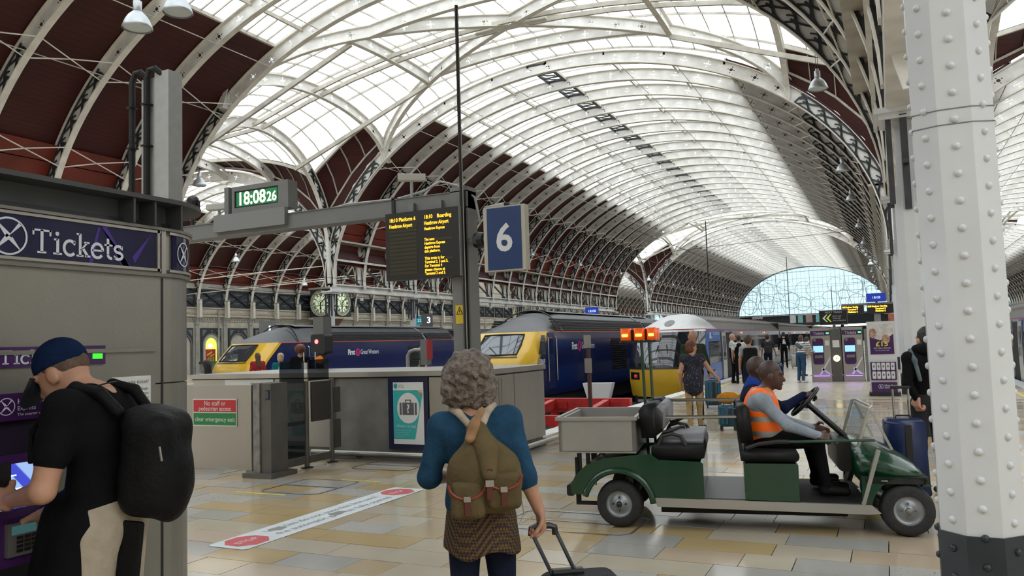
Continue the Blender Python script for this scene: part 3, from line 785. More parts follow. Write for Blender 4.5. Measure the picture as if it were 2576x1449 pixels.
# ---------------------------------------------------------------- end screens
def screen(name, S, y, zb, label, nx, orn=True, parts=True):
    o = thing(name, label, None, (S.c, y, 0), kind='structure'); a, bb = S.a + .3, S.b + .3
    dx = 2 * a / nx
    f = MB(); pts = [(a * math.cos(t), 0, S.z0 + bb * math.sin(t)) for t in [PI * i / 48 for i in range(49)]]; f.tube(pts, .16, 6); f.box(-a, -.1, zb - .2, a, .1, zb); f.build('frame', M_FLANGE, o)
    zr = [zb + .02 + 1.55 * i for i in range(9)]
    pans = {}
    for i in range(nx + 1):
        x = -a + i * dx; h = S.z0 + bb * math.sqrt(max(0, 1 - (x / a) ** 2))
        if h - zb > .3:
            w = .10 if i % 6 == 0 else .05; b = MB(); b.box(x - w / 2, -w, zb, x + w / 2, w, h); b.build('mullion', M_SCRBAR, o)
    for z in zr[1:]:
        if z < S.z0 + bb - .2:
            xx = a * math.sqrt(max(0, 1 - ((z - S.z0) / bb) ** 2)) if z > S.z0 else a; b = MB(); b.box(-xx, -.04, z - .035, xx, .04, z + .035); b.build('transom', M_SCRBAR, o)
    for i in range(nx):
        x0 = -a + i * dx; x1 = x0 + dx; h0 = S.z0 + bb * math.sqrt(max(0, 1 - (x0 / a) ** 2)); h1 = S.z0 + bb * math.sqrt(max(0, 1 - (x1 / a) ** 2))
        for k, z in enumerate(zr):
            z1 = z + 1.55
            t0, t1 = min(z1, h0), min(z1, h1)
            if max(t0, t1) - z < .15: continue
            b = MB(); b.poly([(x0, .02, z), (x1, .02, z), (x1, .02, max(z + .01, t1)), (x0, .02, max(z + .01, t0))]); b.build('glass_pane', M_SCREENGLASS, o, fix=False)
    if orn:
        def ring(cx, cz, r, a0=0, a1=360, name='scroll'):
            b = MB(); n = 20; b.tube([(cx + r * math.cos(math.radians(a0 + (a1 - a0) * i / n)), -.12, cz + r * math.sin(math.radians(a0 + (a1 - a0) * i / n))) for i in range(n + 1)], .055, 5); b.build(name, M_SCRBAR, o)
        for s in (-1, 1):
            ring(s * 12.8, zb + 2.0, 1.55); ring(s * 9.2, zb + 2.1, 1.75); ring(s * 9.0, zb + 5.6, 1.5, 0 if s < 0 else 180, 300 if s < 0 else 480); ring(s * 5.2, zb + 6.0, 1.6, 40, 330)
            ring(s * 4.0, zb + 3.0, 1.8, 200, 520); ring(s * 1.2, zb + 5.2, 1.9, 60, 250); ring(s * 1.6, zb + 2.2, 1.5)
            ring(s * 12.0, zb + 4.4, 1.0, 0, 250); ring(s * 6.6, zb + 3.9, 1.0, 0, 300)
            for x, z0, z1 in ((7.0, .5, 9.0), (10.8, .5, 7)):
                b = MB(); P = [(s * (x + 1.6 * (1 - u) ** 2 * (1 if k else -1)), -.12, zb + z0 + (z1 - z0) * u) for k in (0,) for u in [i / 8 for i in range(9)]]; b.tube(P, .05, 5)
                P = [(s * (x + 1.6 * (1 - u) ** 2), -.12, zb + z0 + (z1 - z0) * u) for u in [i / 8 for i in range(9)]]; b.tube(P, .05, 5); b.build('scroll', M_SCRBAR, o)
    return o
M_SCRBAR = mat('screen_bar_paint', (.58, .64, .66), .6)
screen('window_1', MAIN, END_Y - .3, 6.1, 'great arched glass end screen with curling ironwork', 36)
screen('window_2', RIGHT, END_Y - .3, 6.1, 'arched glass end screen of the right hand roof', 16, False)
screen('window_3', LEFT, END_Y - .3, 6.1, 'arched glass end screen of the left hand roof', 16, False)
# footbridge under the screens
M_NAVYDK = mat('footbridge_paint', (.018, .02, .026), .5, var=.2)
fbx = thing('footbridge', 'dark footbridge crossing all tracks beneath the glass end screen', 'footbridge', (-15, END_Y - 2.6, 0))
b = MB(); b.box(-36, -1.5, 3.6, 36, 1.5, 5.2); b.build('deck', M_NAVYDK, fbx)
b = MB(); b.box(-36, -1.5, 6.0, 36, -1.42, 6.1)
for i in range(48): b.box(-36 + i * 1.5, -1.5, 5.2, -35.94 + i * 1.5, -1.44, 6.05)
b.build('parapet_rail', M_NAVYDK, fbx)
for i, (x, w, c) in enumerate(((-12, 2.2, (.5, .52, .5)), (-4.2, 1.2, (.62, .66, .66)), (-2.6, 1.0, (.22, .5, .5)), (-1.0, 1.3, (.4, .3, .26)), (1.0, 1.1, (.2, .55, .55)), (2.3, 1.0, (.6, .62, .6)), (14, 1.6, (.6, .3, .2)))):
    b = MB(); b.box(x, -1.56, 4.2 if 0 <= i - 1 < 5 else 5.3, x + w, -1.5, 5.9); b.build('hoarding', mat('hoarding_%d' % i, c, .6, var=.2), fbx)
for x in (-30, -17, -5, 6, 17, 30):
    b = MB(); b.box(x - .3, -.4, -.9, x + .3, .4, 3.6); b.build('pier', M_NAVYDK, fbx)
# ---------------------------------------------------------------- columns
M_COLW = mat('column_gloss_white', (.62, .635, .655), .32, var=.03, vscale=2, coat=.2)
M_COLBASE = mat('column_base_navy', (.018, .024, .032), .4, var=.2)
def octo(w, z, cx=0, cy=0, rot=PI / 8): return [(cx + w / 2 / math.cos(PI / 8) * math.cos(rot + i * PI / 4), cy + w / 2 / math.cos(PI / 8) * math.sin(rot + i * PI / 4), z) for i in range(8)]
cb = MB(); cb.loft([octo(.40, .55), octo(.40, 4.0)]); cb.loft([octo(.30, 4.0), octo(.28, 5.0), octo(.4, 5.15)]); colm = cb.mesh('shaft', M_COLW)
cb = MB(); cb.loft([octo(.42, 0), octo(.42, .55)]); basem = cb.mesh('base', M_COLBASE)
cb = MB(); cb.box(-.42, -.42, 5.15, .42, .42, 5.24); cb.box(-.36, -.36, 5.06, .36, .36, 5.15); capm = cb.mesh('capital', M_COLW)
cb = MB()
for s in (-1, 1):
    cb.prism([(-.05, s * .42, 5.1), (-.05, s * .34, 5.1), (-.05, s * .24, 4.4), (-.05, s * .26, 3.6), (-.05, s * .2, 3.6), (-.05, s * .16, 4.4), (-.05, s * .18, 5.1)], (.1, 0, 0))
    cb.bar((0, s * .12, 4.35), (0, s * .4, 4.35), .07)
    for x in (-.22, .22): cb.prism([(x - .04, s * .30, 5.1), (x - .04, s * .22, 5.1), (x - .04, s * .19, 3.7), (x - .04, s * .25, 3.7)], (.08, 0, 0))
brkm = cb.mesh('scroll_bracket', M_DARKIRON)
def column(X, Y, label, group=None):
    o = thing('column', label, 'column', (X, Y, 0), 0, group)
    obj('shaft', colm, o); obj('base', basem, o); obj('capital', capm, o); obj('scroll_bracket', brkm, o); return o
for n_, Y in enumerate(COLS_MID + COLS_FAR[:4]): column(ROW_L, Y, ORD[n_] + ' white iron column beyond the station clock side transept, left of the blue trains', 'columns between the left and middle roof')
column(ROW_L, COLS_NEAR[3], 'white iron column hidden behind the ticket kiosk')
column(ROW_L, COLS_NEAR[2], 'white iron column far left behind the ticket kiosk')
column(ROW_R, 14.22, 'white riveted column standing directly behind the big riveted column')
for n_, Y in enumerate([COLS_NEAR[3]] + COLS_MID): column(ROW_R, Y, ORD[n_] + ' white iron column in the row behind the leaflet stand', 'columns between the middle and right roof')
# the near column, every rivet built
nc = thing('column', 'thick white octagonal riveted column with a navy foot and two wire bands', 'column', (ROW_R, 5.08, 0))
NW = .40
b = MB(); b.loft([octo(NW, .55), octo(NW, 5.2)]); b.build('shaft', M_COLW, nc)
b = MB(); b.loft([octo(NW + .02, 0), octo(NW + .02, .555)]); b.build('base', M_COLBASE, nc)
b = MB(); b.box(-.42, -.42, 5.15, .42, .42, 5.24); b.build('capital', M_COLW, nc)
for z, dz in ((2.885, .05), (2.80, .05)):
    P = [Vector(p) for p in octo(NW + .004, z)]; b = MB(); b.tube([p + Vector((0, 0, dz * (p.y / .4))) for p in P], .0035, 5, closed=True); b.build('wire_band', mat('wire_grey', (.22, .23, .24), .5, .5), nc)
rv = MB(); rv.use(0, True); rv.lathe([(.0205, 0), (.0195, .008), (.015, .0145), (.008, .0185), (.0005, .0195)], n=12, caps=False); rvm = rv.mesh('rivet', M_COLW); rvb = rv.mesh('rivet', M_COLBASE)
for k in range(8):
    t = PI / 4 * k
    if math.sin(t) > .75: continue        # the side nobody sees
    n = Vector((math.cos(t), math.sin(t), 0))
    for i in range(30):
        z = .10 + .150 * i + (.075 if k % 2 else 0)
        if z > 4.2: continue
        me = rvb if z < .55 else rvm; off = (NW + (.02 if z < .55 else 0)) / 2
        r = obj('rivet', me, nc); r.matrix_local = Matrix.Translation(n * off + Vector((0, 0, z))) @ n.to_track_quat('Z', 'Y').to_matrix().to_4x4()
# ---------------------------------------------------------------- hanging lamps
M_ALU = mat('spun_aluminium', (.55, .58, .60), .38, .55, var=.06)
M_LAMPGLASS = mat('lamp_glass', (.62, .66, .66), .3)
M_WIRE = mat('black_wire', (.02, .02, .02), .6)
lb = MB(); lb.use(0, True); lb.lathe([(.30, 0), (.31, .02), (.29, .07), (.25, .18), (.19, .28), (.11, .36), (.085, .38)], n=18, caps=False); sh_me = lb.mesh('bell_shade', M_ALU)
lb = MB(); lb.use(0, True); lb.lathe([(.085, .38), (.09, .40), (.09, .60), (.05, .62), (.05, .68)], n=12); bd_me = lb.mesh('lamp_body', M_ALU)
lb = MB(); lb.lathe([(.285, .03), (.28, .035)], n=18); lg_me = lb.mesh('lamp_cover', M_LAMPGLASS)
def lamp(x, y, z, label, group, top):
    o = thing('pendant_lamp', label, 'lamp', (x, y, z), 0, group); obj('bell_shade', sh_me, o); obj('lamp_body', bd_me, o); obj('lamp_cover', lg_me, o)
    b = MB(); b.tube([(-.03, 0, .68), (-.03, 0, top - z)], .008, 4).tube([(.03, 0, .68), (.03, 0, top - z)], .008, 4); b.build('suspension_wire', M_WIRE, o)
for n_, y in enumerate((26.6, 40.8, 50.2, 63.5, 75.8, 88, 100, 112, 124, 136, 148, 160)):
    lamp(-1.62, y, 9.45, ORD[n_] + ' aluminium bell lamp of the row beside the right columns, counted from the riveted column', 'bell lamps of the right row', MAIN.z(-1.62) + .1)
for n_, y in enumerate((26.4, 40, 52, 64, 76, 89.6, 102, 114.5, 127, 140, 153, 166)):
    lamp(-28.5, y, 9.45, ORD[n_] + ' aluminium bell lamp along the left roof haunch, counted from the kiosk', 'bell lamps of the left row', MAIN.z(-28.5) + .1)
lamp(-14.1, 11.4, 8.62, 'big aluminium bell lamp hanging lower, above the pale grey kiosk post', 'pair of bell lamps over the kiosk', 16.5)
lamp(-13.35, 11.8, 8.95, 'big aluminium bell lamp hanging higher, above the pale grey kiosk post', 'pair of bell lamps over the kiosk', 16.5)
for n_, (x, y) in enumerate(((-44.2, 44.4), (-45, 53), (-44, 66), (-44, 78), (-44, 90))):
    lamp(x, y, 8.5 if y < 50 else 7.2, ORD[n_] + ' small bell lamp before the arcaded wall, counted from the lit doorway', 'bell lamps of the left roof', LEFT.z(x) + .1)
for n_, y in enumerate((60, 72, 84)): lamp(19, y, 9, ORD[n_] + ' aluminium bell lamp beyond the blue ended train, counted from its front', 'bell lamps of the right roof', RIGHT.z(19) + .2)
# ---------------------------------------------------------------- brushed steel and signage materials
M_STEEL = mat('brushed_steel', (.42, .40, .37), .36, .85, var=.08, vscale=1.2, bump=.05, bscale=60, stretch=(1, 1, .1))
M_STEELK = mat('kiosk_steel', (.30, .29, .26), .42, .75, var=.10, vscale=1.0, bump=.05, bscale=60)
M_STEELD = mat('dull_steel', (.20, .195, .18), .5, .5, var=.15, vscale=3)
M_POSTG = mat('grey_painted_post', (.20, .205, .205), .5, var=.06, vscale=2)
M_BEAMG = mat('gantry_grey', (.19, .195, .20), .5, var=.06, vscale=2)
M_BLACK = mat('black_plastic', (.012, .012, .013), .4)
M_RUBBER = mat('black_rubber', (.010, .010, .010), .7, var=.3, vscale=12)
M_PURPLE = mat('purple_panel', (.055, .016, .095), .25, var=.1, vscale=2)
M_NAVYSIGN = mat('navy_sign_glass', (.010, .010, .045), .12, var=.3, vscale=1.5)
M_VIOLET = mat('violet_print', (.06, .03, .26), .2)
M_PRINTW = mat('white_print', (.62, .66, .74), .4)
M_WHITEP = mat('white_paper', (.66, .67, .66), .6)
M_INK = mat('grey_ink', (.10, .10, .11), .6)
M_AMBER = glow('amber_led', (1.0, .46, .02), 2.6)
M_REDSIGN = mat('red_sign', (.50, .020, .028), .4)
M_GREENSIGN = mat('green_sign', (.008, .20, .055), .4)
M_TEAL = mat('teal_print', (.04, .40, .40), .4)
M_SMOKE = glassmat('smoked_glass', (.30, .33, .36), .92, (.02, .02, .025), gloss=.06)
M_CLEAR = glassmat('clear_glass', (.80, .84, .84), .94, (.3, .3, .3), gloss=.07)
def slab_text(word, h, w=.13):
    """slab serif letters from strokes; cap height h"""
    S = []; x = 0.0
    def add(L, adv):
        nonlocal x
        for s in L:
            ww = w
            if isinstance(s, tuple): s, ww = s
            S.append(([(x + a, b) for a, b in s], ww))
        x += adv
    th = w * .62
    for c in word:
        if c == 'T': add([[(.42, .05), (.42, .98)], ([(.0, .95), (.84, .95)], th), ([(.05, .99), (.05, .74)], th), ([(.79, .99), (.79, .74)], th), ([(.22, .04), (.62, .04)], th)], .92)
        elif c == 'i': add([[(.2, .04), (.2, .66)], ([(.03, .63), (.2, .63)], th), ([(.0, .04), (.4, .04)], th), (arc(.18, .88, .045, .045, 0, 360, 10), .09)], .45)
        elif c == 'c': add([arc(.31, .33, .27, .31, 42, 318, 16), ([(.52, .66), (.52, .47)], th)], .62)
        elif c == 'k': add([[(.17, .04), (.17, 1.0)], ([(.0, .97), (.17, .97)], th), ([(.0, .04), (.34, .04)], th), ([(.2, .28), (.5, .62)], th), [(.30, .38), (.53, .05)], ([(.36, .63), (.62, .63)], th), ([(.40, .04), (.66, .04)], th)], .70)
        elif c == 'e': add([arc(.31, .33, .27, .31, 0, 325, 18), ([(.05, .34), (.58, .34)], th)], .64)
        elif c == 't': add([[(.2, .92), (.2, .22)] , arc(.36, .2, .16, .15, 180, 290, 8), ([(.02, .63), (.44, .63)], th)], .48)
        elif c == 's': add([arc(.26, .485, .185, .145, 25, 270, 10) + arc(.26, .185, .21, .15, 90, -155, 10), ([(.45, .64), (.45, .47)], th), ([(.06, .19), (.06, .02)], th)], .52)
    return stroke_text([([(a * h, b * h) for a, b in s], ww * h) for s, ww in S], w), x * h
def logo_mesh(R):
    """ring with a cross of four tapering blades"""
    b = stroke_text([([(R * .93 * math.cos(t), R * .93 * math.sin(t)) for t in [i * PI / 20 for i in range(41)]], R * .10)], .1)
    def blade(p, q, w0, w1):
        dx, dy = q[0] - p[0], q[1] - p[1]; l = math.hypot(dx, dy); n = (-dy / l, dx / l)
        b.poly([(R * (p[0] + n[0] * w0), R * (p[1] + n[1] * w0), 0), (R * (q[0] + n[0] * w1), R * (q[1] + n[1] * w1), 0), (R * (q[0] - n[0] * w1), R * (q[1] - n[1] * w1), 0), (R * (p[0] - n[0] * w0), R * (p[1] - n[1] * w0), 0)])
    blade((-.58, .66), (.0, .0), .03, .15); blade((.60, .68), (.10, .11), .10, .02); blade((.02, .02), (-.60, -.66), .15, .03); blade((.60, -.68), (.10, -.11), .02, .12)
    return b
# ---------------------------------------------------------------- ticket kiosk, left
KX = -3.3
k = thing('ticket_kiosk', 'grey steel ticket kiosk with rounded corner under a dark roof beam', 'kiosk', (KX, 2.82, 0))
R = .335
def koutline(off, y0=-4.2, xb=-2.2, z=0, rr=None):
    r = R + off; P = [(xb, y0, z), (off, y0, z)]
    for i in range(11):
        t = i * PI / 20; P.append((-R + r * math.cos(t), r * math.sin(t), z))
    P.append((xb, r, z)); return P
for nm, z0, z1, ya, yb in (('lower_body', 0.0, 1.005, -4.2, None), ('middle_body', 1.012, 1.508, -4.2, None), ('upper_body', 1.515, 2.045, -4.2, None)):
    b = MB(); b.prism(koutline(0.0, z=z0), (0, 0, z1 - z0)); b.build(nm, M_STEELK, k)
b = MB(); b.prism(koutline(-.012, z=0.02), (0, 0, 2.3)); b.build('core', M_BLACK, k)
b = MB(); b.box(-.004, -.012, 0, .003, .0, 2.04); b.build('seam', M_BLACK, k)
b = MB(); b.prism(koutline(.004, z=2.06), (0, 0, .235)); b.build('fascia', M_STEELK, k)
b = MB(); b.prism(koutline(.02, z=2.045), (0, 0, .016)).prism(koutline(.03, z=2.278), (0, 0, .014)); b.build('fascia_lip', M_STEELD, k)
# roof beam, an I section with stiffeners
M_RBEAM = mat('dark_roof_beam', (.05, .055, .058), .55, var=.15, vscale=3)
b = MB(); b.prism(koutline(-.05, z=2.292), (0, 0, .125)); b.build('beam_web', M_RBEAM, k)
b = MB(); b.prism(koutline(.075, z=2.412), (0, 0, .022)); b.build('beam_flange', M_RBEAM, k)
for y in (-.22, -.10, .06): b = MB(); b.box(-.05, y, 2.292, .06, y + .012, 2.414); b.build('beam_stiffener', M_RBEAM, k)
# long sign
sg = MB(); sg.box(.004, -3.4, 2.083, .012, -.05, 2.262); sg = sg.build('sign_panel', M_NAVYSIGN, k)
b = MB(); b.box(.004, -3.42, 2.262, .022, -.03, 2.275).box(.004, -3.42, 2.070, .022, -.03, 2.083).box(.004, -.05, 2.07, .022, -.036, 2.275); b.build('sign_frame', M_STEEL, k)
b = MB(); b.box(.004, -.022, 2.06, .018, .004, 2.29); b.build('sign_mullion', M_STEEL, k)
b = MB()
for P in (((-.36, 2.262), (-.33, 2.262), (-.205, 2.083), (-.25, 2.083)), ((-.36, 2.262), (-.375, 2.25), (-.42, 2.083), (-.40, 2.083)), ((-.08, 2.255), (-.175, 2.10), (-.19, 2.13)), ((-.36, 2.262), (-.25, 2.14), (-.20, 2.083), (-.24, 2.083))): b.poly([(.0135, y, z) for y, z in P])
b.build('sign_pattern', M_VIOLET, sg)
tb, tw = slab_text('Tickets', 1.0); me = tb.mesh('lettering', M_PRINTW)
o = obj('lettering', me, sg); s = .445 / tw
o.matrix_local = Matrix(((0, 0, 1, .0145), (s, 0, 0, -.685), (0, .105, 0, 2.108), (0, 0, 0, 1)))
lo = logo_mesh(.082).build('logo', M_PRINTW, sg, fix=False); place(lo, (.0145, -.785, 2.168), (1, 0, 0))
# rounded corner sign
b = MB()
def csurf(t, off): return (-R + (R + off) * math.cos(t), (R + off) * math.sin(t))
for i in range(12):
    t0, t1 = math.radians(8 + i * 5.5), math.radians(8 + (i + 1) * 5.5); a, c = csurf(t0, .014), csurf(t1, .014); b._add([(a[0], a[1], 2.083), (c[0], c[1], 2.083), (c[0], c[1], 2.262), (a[0], a[1], 2.262)], [(0, 1, 2, 3)])
cs = b.build('corner_sign', M_NAVYSIGN, k, fix=False)
b = MB()
for z0, z1 in ((2.07, 2.083), (2.262, 2.275)):
    b.loft([[(*csurf(t, .005), z0), (*csurf(t, .022), z0), (*csurf(t, .022), z1), (*csurf(t, .005), z1)] for t in [math.radians(4 + i * 5) for i in range(16)]])
b.build('corner_frame', M_STEEL, k)
lm = logo_mesh(.062); b = MB()
for v in lm.v:
    t = math.radians(24) + v[0] / R; x, y = csurf(t, .018); b.v.append((x, y, 2.172 + v[1] * 1.05))
b.f = lm.f; b.m = lm.m; b.sm = lm.sm; b.build('logo', M_PRINTW, cs, fix=False)
b = MB()
for i, (z, h) in enumerate(((2.245, .02), (2.205, .012), (2.17, .05), (2.12, .02), (2.095, .012))):
    t = math.radians(68); x, y = csurf(t, .017); x2, y2 = csurf(t + .03, .017); b._add([(x, y, z), (x2, y2, z), (x2, y2, z + h), (x, y, z + h)], [(0, 1, 2, 3)])
b.build('corner_lettering', mat('red_orange_print', (.6, .10, .03), .4), cs, fix=False)
# raised machine housing on the kiosk face
b = MB(); b.box(0, -1.6, .02, .012, -.055, 1.69); b.build('housing', M_STEELK, k)
b = MB(); b.box(0, -1.6, 1.672, .03, -.055, 1.69); b.build('housing_lip', M_STEELK, k)
# paper notices on the face
for nm, y0, y1, z0, z1, txt in (('notice', -.30, -.085, 1.40, 1.555, 'ngle ticket?'), ('notice', -.53, -.46, 1.33, 1.50, ''),):
    b = MB(); b.box(.012, y0, z0, .015, y1, z1); n = b.build(nm, M_WHITEP, k)
    if txt:
        text(txt, .026, M_INK, n, (.0165, y1 - .012, z1 - .028), (1, 0, 0), align='RIGHT')
        for j, s in enumerate(('e Peak Single.', 'oday', 'rneys', 'tion.')): text(s, .017, M_INK, n, (.0165, y1 - .012, z1 - .062 - j * .021), (1, 0, 0), align='RIGHT')
    else:
        b = MB()
        for j in range(5): b.box(.015, y0 + .01, z0 + .02 + j * .03, .0155, y1 - .01, z0 + .024 + j * .03)
        b.build('print_lines', M_INK, n)
# ---------------------------------------------------------------- ticket machine in the kiosk
tm = thing('ticket_machine', 'purple ticket machine with glowing blue screen in the kiosk face', 'ticket machine', (KX + .012, 2.23, 0))
b = MB(); b.box(-.008, -.62, 1.62, .012, .25, 1.705); hd = b.build('header', M_PURPLE, tm)
tb, tw = slab_text('Tickets', 1.0); o = obj('lettering', tb.mesh('lettering', M_PRINTW), hd); s = .285 / tw
o.matrix_local = Matrix(((0, 0, 1, .0135), (s, 0, 0, -.235), (0, .058, 0, 1.634), (0, 0, 0, 1)))
b = MB(); b.box(.010, .185, 1.645, .016, .232, 1.668); b.build('green_light', glow('green_led', (.03, 1.0, .02), 2.2), tm)
b = MB(); b.bbox(-.008, -.6, 1.405, .045, .0, 1.515, r=.02, axis='x'); pn = b.build('brand_panel', M_PURPLE, tm)
text('Heathrow', .030, M_PRINTW, pn, (.047, -.178, 1.480), (1, 0, 0), align='LEFT', bold=.0004); text('Express', .025, M_PRINTW, pn, (.047, -.178, 1.452), (1, 0, 0), align='LEFT')
text('The smarter way', .017, M_PRINTW, pn, (.047, -.178, 1.428), (1, 0, 0), align='LEFT')
lo = logo_mesh(.036).build('logo', M_PRINTW, pn, fix=False); place(lo, (.047, -.222, 1.463), (1, 0, 0))
b = MB(); b.box(-.006, -.6, .45, .006, .0, 1.41); b.build('recess', mat('dark_recess', (.02, .012, .03), .35), tm)
b = MB(); b.prism([(.0, -.6, 1.27), (.004, -.6, 1.27), (.075, -.6, 1.02), (.075, -.6, .45), (.0, -.6, .45)], (0, .595, 0)); b.build('console', M_PURPLE, tm)
sl = Vector((.071, 0, -.25)).normalized(); nrm = Vector((.25, 0, .071)).normalized()
def con(y, d, off=.003): p = Vector((.004, y, 1.27)) + sl * d + nrm * off; return tuple(p)
def scr_mat():
    m = bpy.data.materials.new('touch_screen'); m.use_nodes = True; nt = m.node_tree; b = nt.nodes['Principled BSDF']; tc = nt.nodes.new('ShaderNodeTexCoord')
    w = nt.nodes.new('ShaderNodeTexWave'); w.inputs['Scale'].default_value = 5.5; w.bands_direction = 'DIAGONAL'; w.wave_profile = 'SAW'; nt.links.new(tc.outputs['Object'], w.inputs['Vector'])
    r = nt.nodes.new('ShaderNodeValToRGB'); e = r.color_ramp.elements; e[0].color = (.05, .07, .55, 1); e[0].position = .42; e[1].color = (.32, .48, .80, 1); e[1].position = .5
    nt.links.new(w.outputs['Fac'], r.inputs[0]); b.inputs['Base Color'].default_value = (0, 0, .02, 1); nt.links.new(r.outputs[0], b.inputs['Emission Color']); b.inputs['Emission Strength'].default_value = 1.15; return m
b = MB(); b._add([con(-.36, .045), con(-.075, .045), con(-.075, .225), con(-.36, .225)], [(0, 1, 2, 3)]); sc_ = b.build('screen', scr_mat(), tm, fix=False)
b = MB()
for d, y0, y1 in ((.09, -.3, -.17), (.115, -.3, -.2), (.145, -.19, -.16), (.158, -.19, -.16), (.185, -.3, -.16)): b._add([con(y0, d, .005), con(y1, d, .005), con(y1, d + .006, .005), con(y0, d + .006, .005)], [(0, 1, 2, 3)])
b.build('screen_text', glow('screen_white', (.8, .9, 1), 1.3), sc_, fix=False)
b = MB(); b.box(.075, -.24, .87, .095, -.10, 1.0); kp = b.build('card_reader', M_STEELD, tm)
b = MB(); b.box(.095, -.225, .955, .097, -.125, .99); b.build('reader_display', glow('reader_teal', (.06, .16, .17), .5), kp)
for i in range(12):
    b = MB(); x = -.205 + (i % 3) * .032; z = .885 + (i // 3) * .017; b.box(.095, x, z, .100, x + .024, z + .012); b.build('key', M_BLACK, kp)
b = MB(); b.bbox(.075, -.085, .90, .088, .0, .99, r=.015, axis='x'); b.build('slot_plate', M_STEELD, tm)
b = MB(); b.box(.075, -.5, .76, .078, -.01, .83); b.build('ticket_tray', M_BLACK, tm)
b = MB(); b.box(.075, -.5, .735, .092, -.01, .752); b.build('tray_lip', M_STEEL, tm)
text('Collect your tickets here', .02, M_PRINTW, tm, (.077, -.06, .715), (1, 0, 0), align='RIGHT', shear=.2)
b = MB(); b.lathe([(.016, 0), (.016, .006)], n=14, axis='x', loc=(.075, -.055, 1.025)); b.build('coin_button', M_STEELD, tm)
# grey post with cables behind the kiosk carries the left end of the gantry
gp = thing('gantry_post', 'tall pale grey box post with two black cables behind the kiosk', 'post', (-12.2, 10.5, 0))
M_PALEPOST = mat('pale_post', (.40, .41, .41), .5, var=.05)
b = MB(); b.box(-.12, -.16, 0, .25, .16, 7.02); b.build('post', M_PALEPOST, gp)
b = MB(); b.box(-.52, -.12, 0, -.12, .12, 6.95); b.build('rear_flange', M_PALEPOST, gp)
for x in (-.68, -.28):
    b = MB(); b.tube([(x, -.2, 0), (x, -.2, 6.9), (x + .06, -.18, 7.08), (x + .22, -.2, 7.08), (x + .34, -.1, 6.95)], .06, 8); b.build('cable', M_RUBBER, gp)
    for z in (3.6, 4.6, 5.6, 6.4):
        b = MB(); b.box(x - .08, -.28, z, x + .08, -.12, z + .03); b.build('cable_clip', M_BLACK, gp)
# ---------------------------------------------------------------- gantry
ga = thing('gantry', 'grey steel gantry beam on a dark post carrying clock and departure board', 'gantry', (-5.79, 10.5, 0))
b = MB(); b.box(-6.1, -.13, 3.74, .15, .13, 3.99); b.build('beam', M_BEAMG, ga)
b = MB(); b.box(-6.1, -.15, 3.985, .15, .15, 4.0).box(-6.1, -.15, 3.73, .15, .15, 3.745); b.build('beam_flange', M_BEAMG, ga)
b = MB(); b.box(-4.97, -.22, 3.80, -3.34, -.13, 4.1); b.build('fascia_plate', mat('fascia_grey', (.24, .245, .25), .5), ga)
b = MB(); b.box(-1.22, -.15, 3.70, -1.16, .15, 4.03); b.build('splice_plate', M_BLACK, ga)
b = MB(); b.box(-.15, -.15, 1.30, .15, .15, 4.06); b.build('post', M_POSTG, ga)
b = MB(); b.box(.02, -.155, 1.3, .05, -.15, 4.0).box(.09, -.155, 1.3, .12, -.15, 4.0); b.build('post_groove', M_BLACK, ga)
b = MB(); b.tube([(-2.6, 0, 4.0), (-2.2, 0, 4.05), (-1.2, 0, 4.03), (-.7, 0, 4.1), (-.4, 0, 4.22), (-.1, 0, 4.12), (.2, 0, 3.9), (.28, 0, 3.5)], .02, 6); b.build('cable', mat('pale_cable', (.4, .41, .41), .5), ga)
b = MB(); b.box(-.1, -.158, 1.98, .04, -.152, 2.26); w = b.build('warning_plate', mat('yellow_plate', (.75, .52, .02), .4), ga)
b = MB(); b.poly([(-.09, -.16, 2.12), (.03, -.16, 2.12), (-.03, -.16, 2.24)]); b.build('warning_triangle', M_BLACK, w)
b = MB(); b.poly([(-.07, -.161, 2.13), (.01, -.161, 2.13), (-.03, -.161, 2.21)]); b.build('triangle_inner', mat('yellow_plate', (.75, .52, .02)), w)
b = MB(); b.poly([(-.035, -.162, 2.2), (-.02, -.162, 2.17), (-.04, -.162, 2.165)]).poly([(-.02, -.162, 2.175), (-.04, -.162, 2.165), (-.03, -.162, 2.135)]); b.build('bolt', M_BLACK, w)
mast = thing('mast', 'thin tall black mast rising beside the departure board', 'mast', (-5.70, 10.28, 0)); b = MB(); b.tube([(0, 0, 1.3), (0, 0, 6.85)], .028, 8); b.build('pole', M_BLACK, mast)
b = MB(); b.tube([(.03, -.01, 1.3), (.03, -.01, 6.8)], .008, 6); b.build('edge_strip', M_STEEL, mast)
b = MB(); b.box(-.06, -.06, 1.30, .06, .06, 1.33); b.build('foot', M_BLACK, mast)
# digital clock
dc = thing('digital_clock', 'digital station clock with lit digits in a grey frame', 'clock', (-9.72, 10.36, 4.1))
b = MB(); b.box(-.66, -.02, 0, .62, .22, .10).box(-.66, -.02, .40, .62, .22, .48).box(-.66, -.02, .10, -.60, .22, .40).box(.40, -.02, .10, .62, .22, .40); b.build('frame', M_BEAMG, dc)
b = MB(); b.box(-.86, .0, 0, -.76, .2, .5); b.build('side_post', M_BEAMG, dc)
b = MB(); b.box(-.60, .0, .10, .40, .05, .40); b.build('bezel', M_BLACK, dc)
b = MB(); b.box(-.565, -.005, .125, .365, .0, .375); fc = b.build('face', mat('clock_green', (.01, .12, .05), .3, emit=(.008, .14, .05), estr=.9), dc)
M_DIG = glow('clock_digit', (1.0, .96, .55), 3.2)
text('18:08', .32, M_DIG, fc, (-.215, -.008, .245), (0, -1, 0), fit=.60, bold=.006); text('26', .235, M_DIG, fc, (.245, -.008, .225), (0, -1, 0), fit=.215, bold=.004)
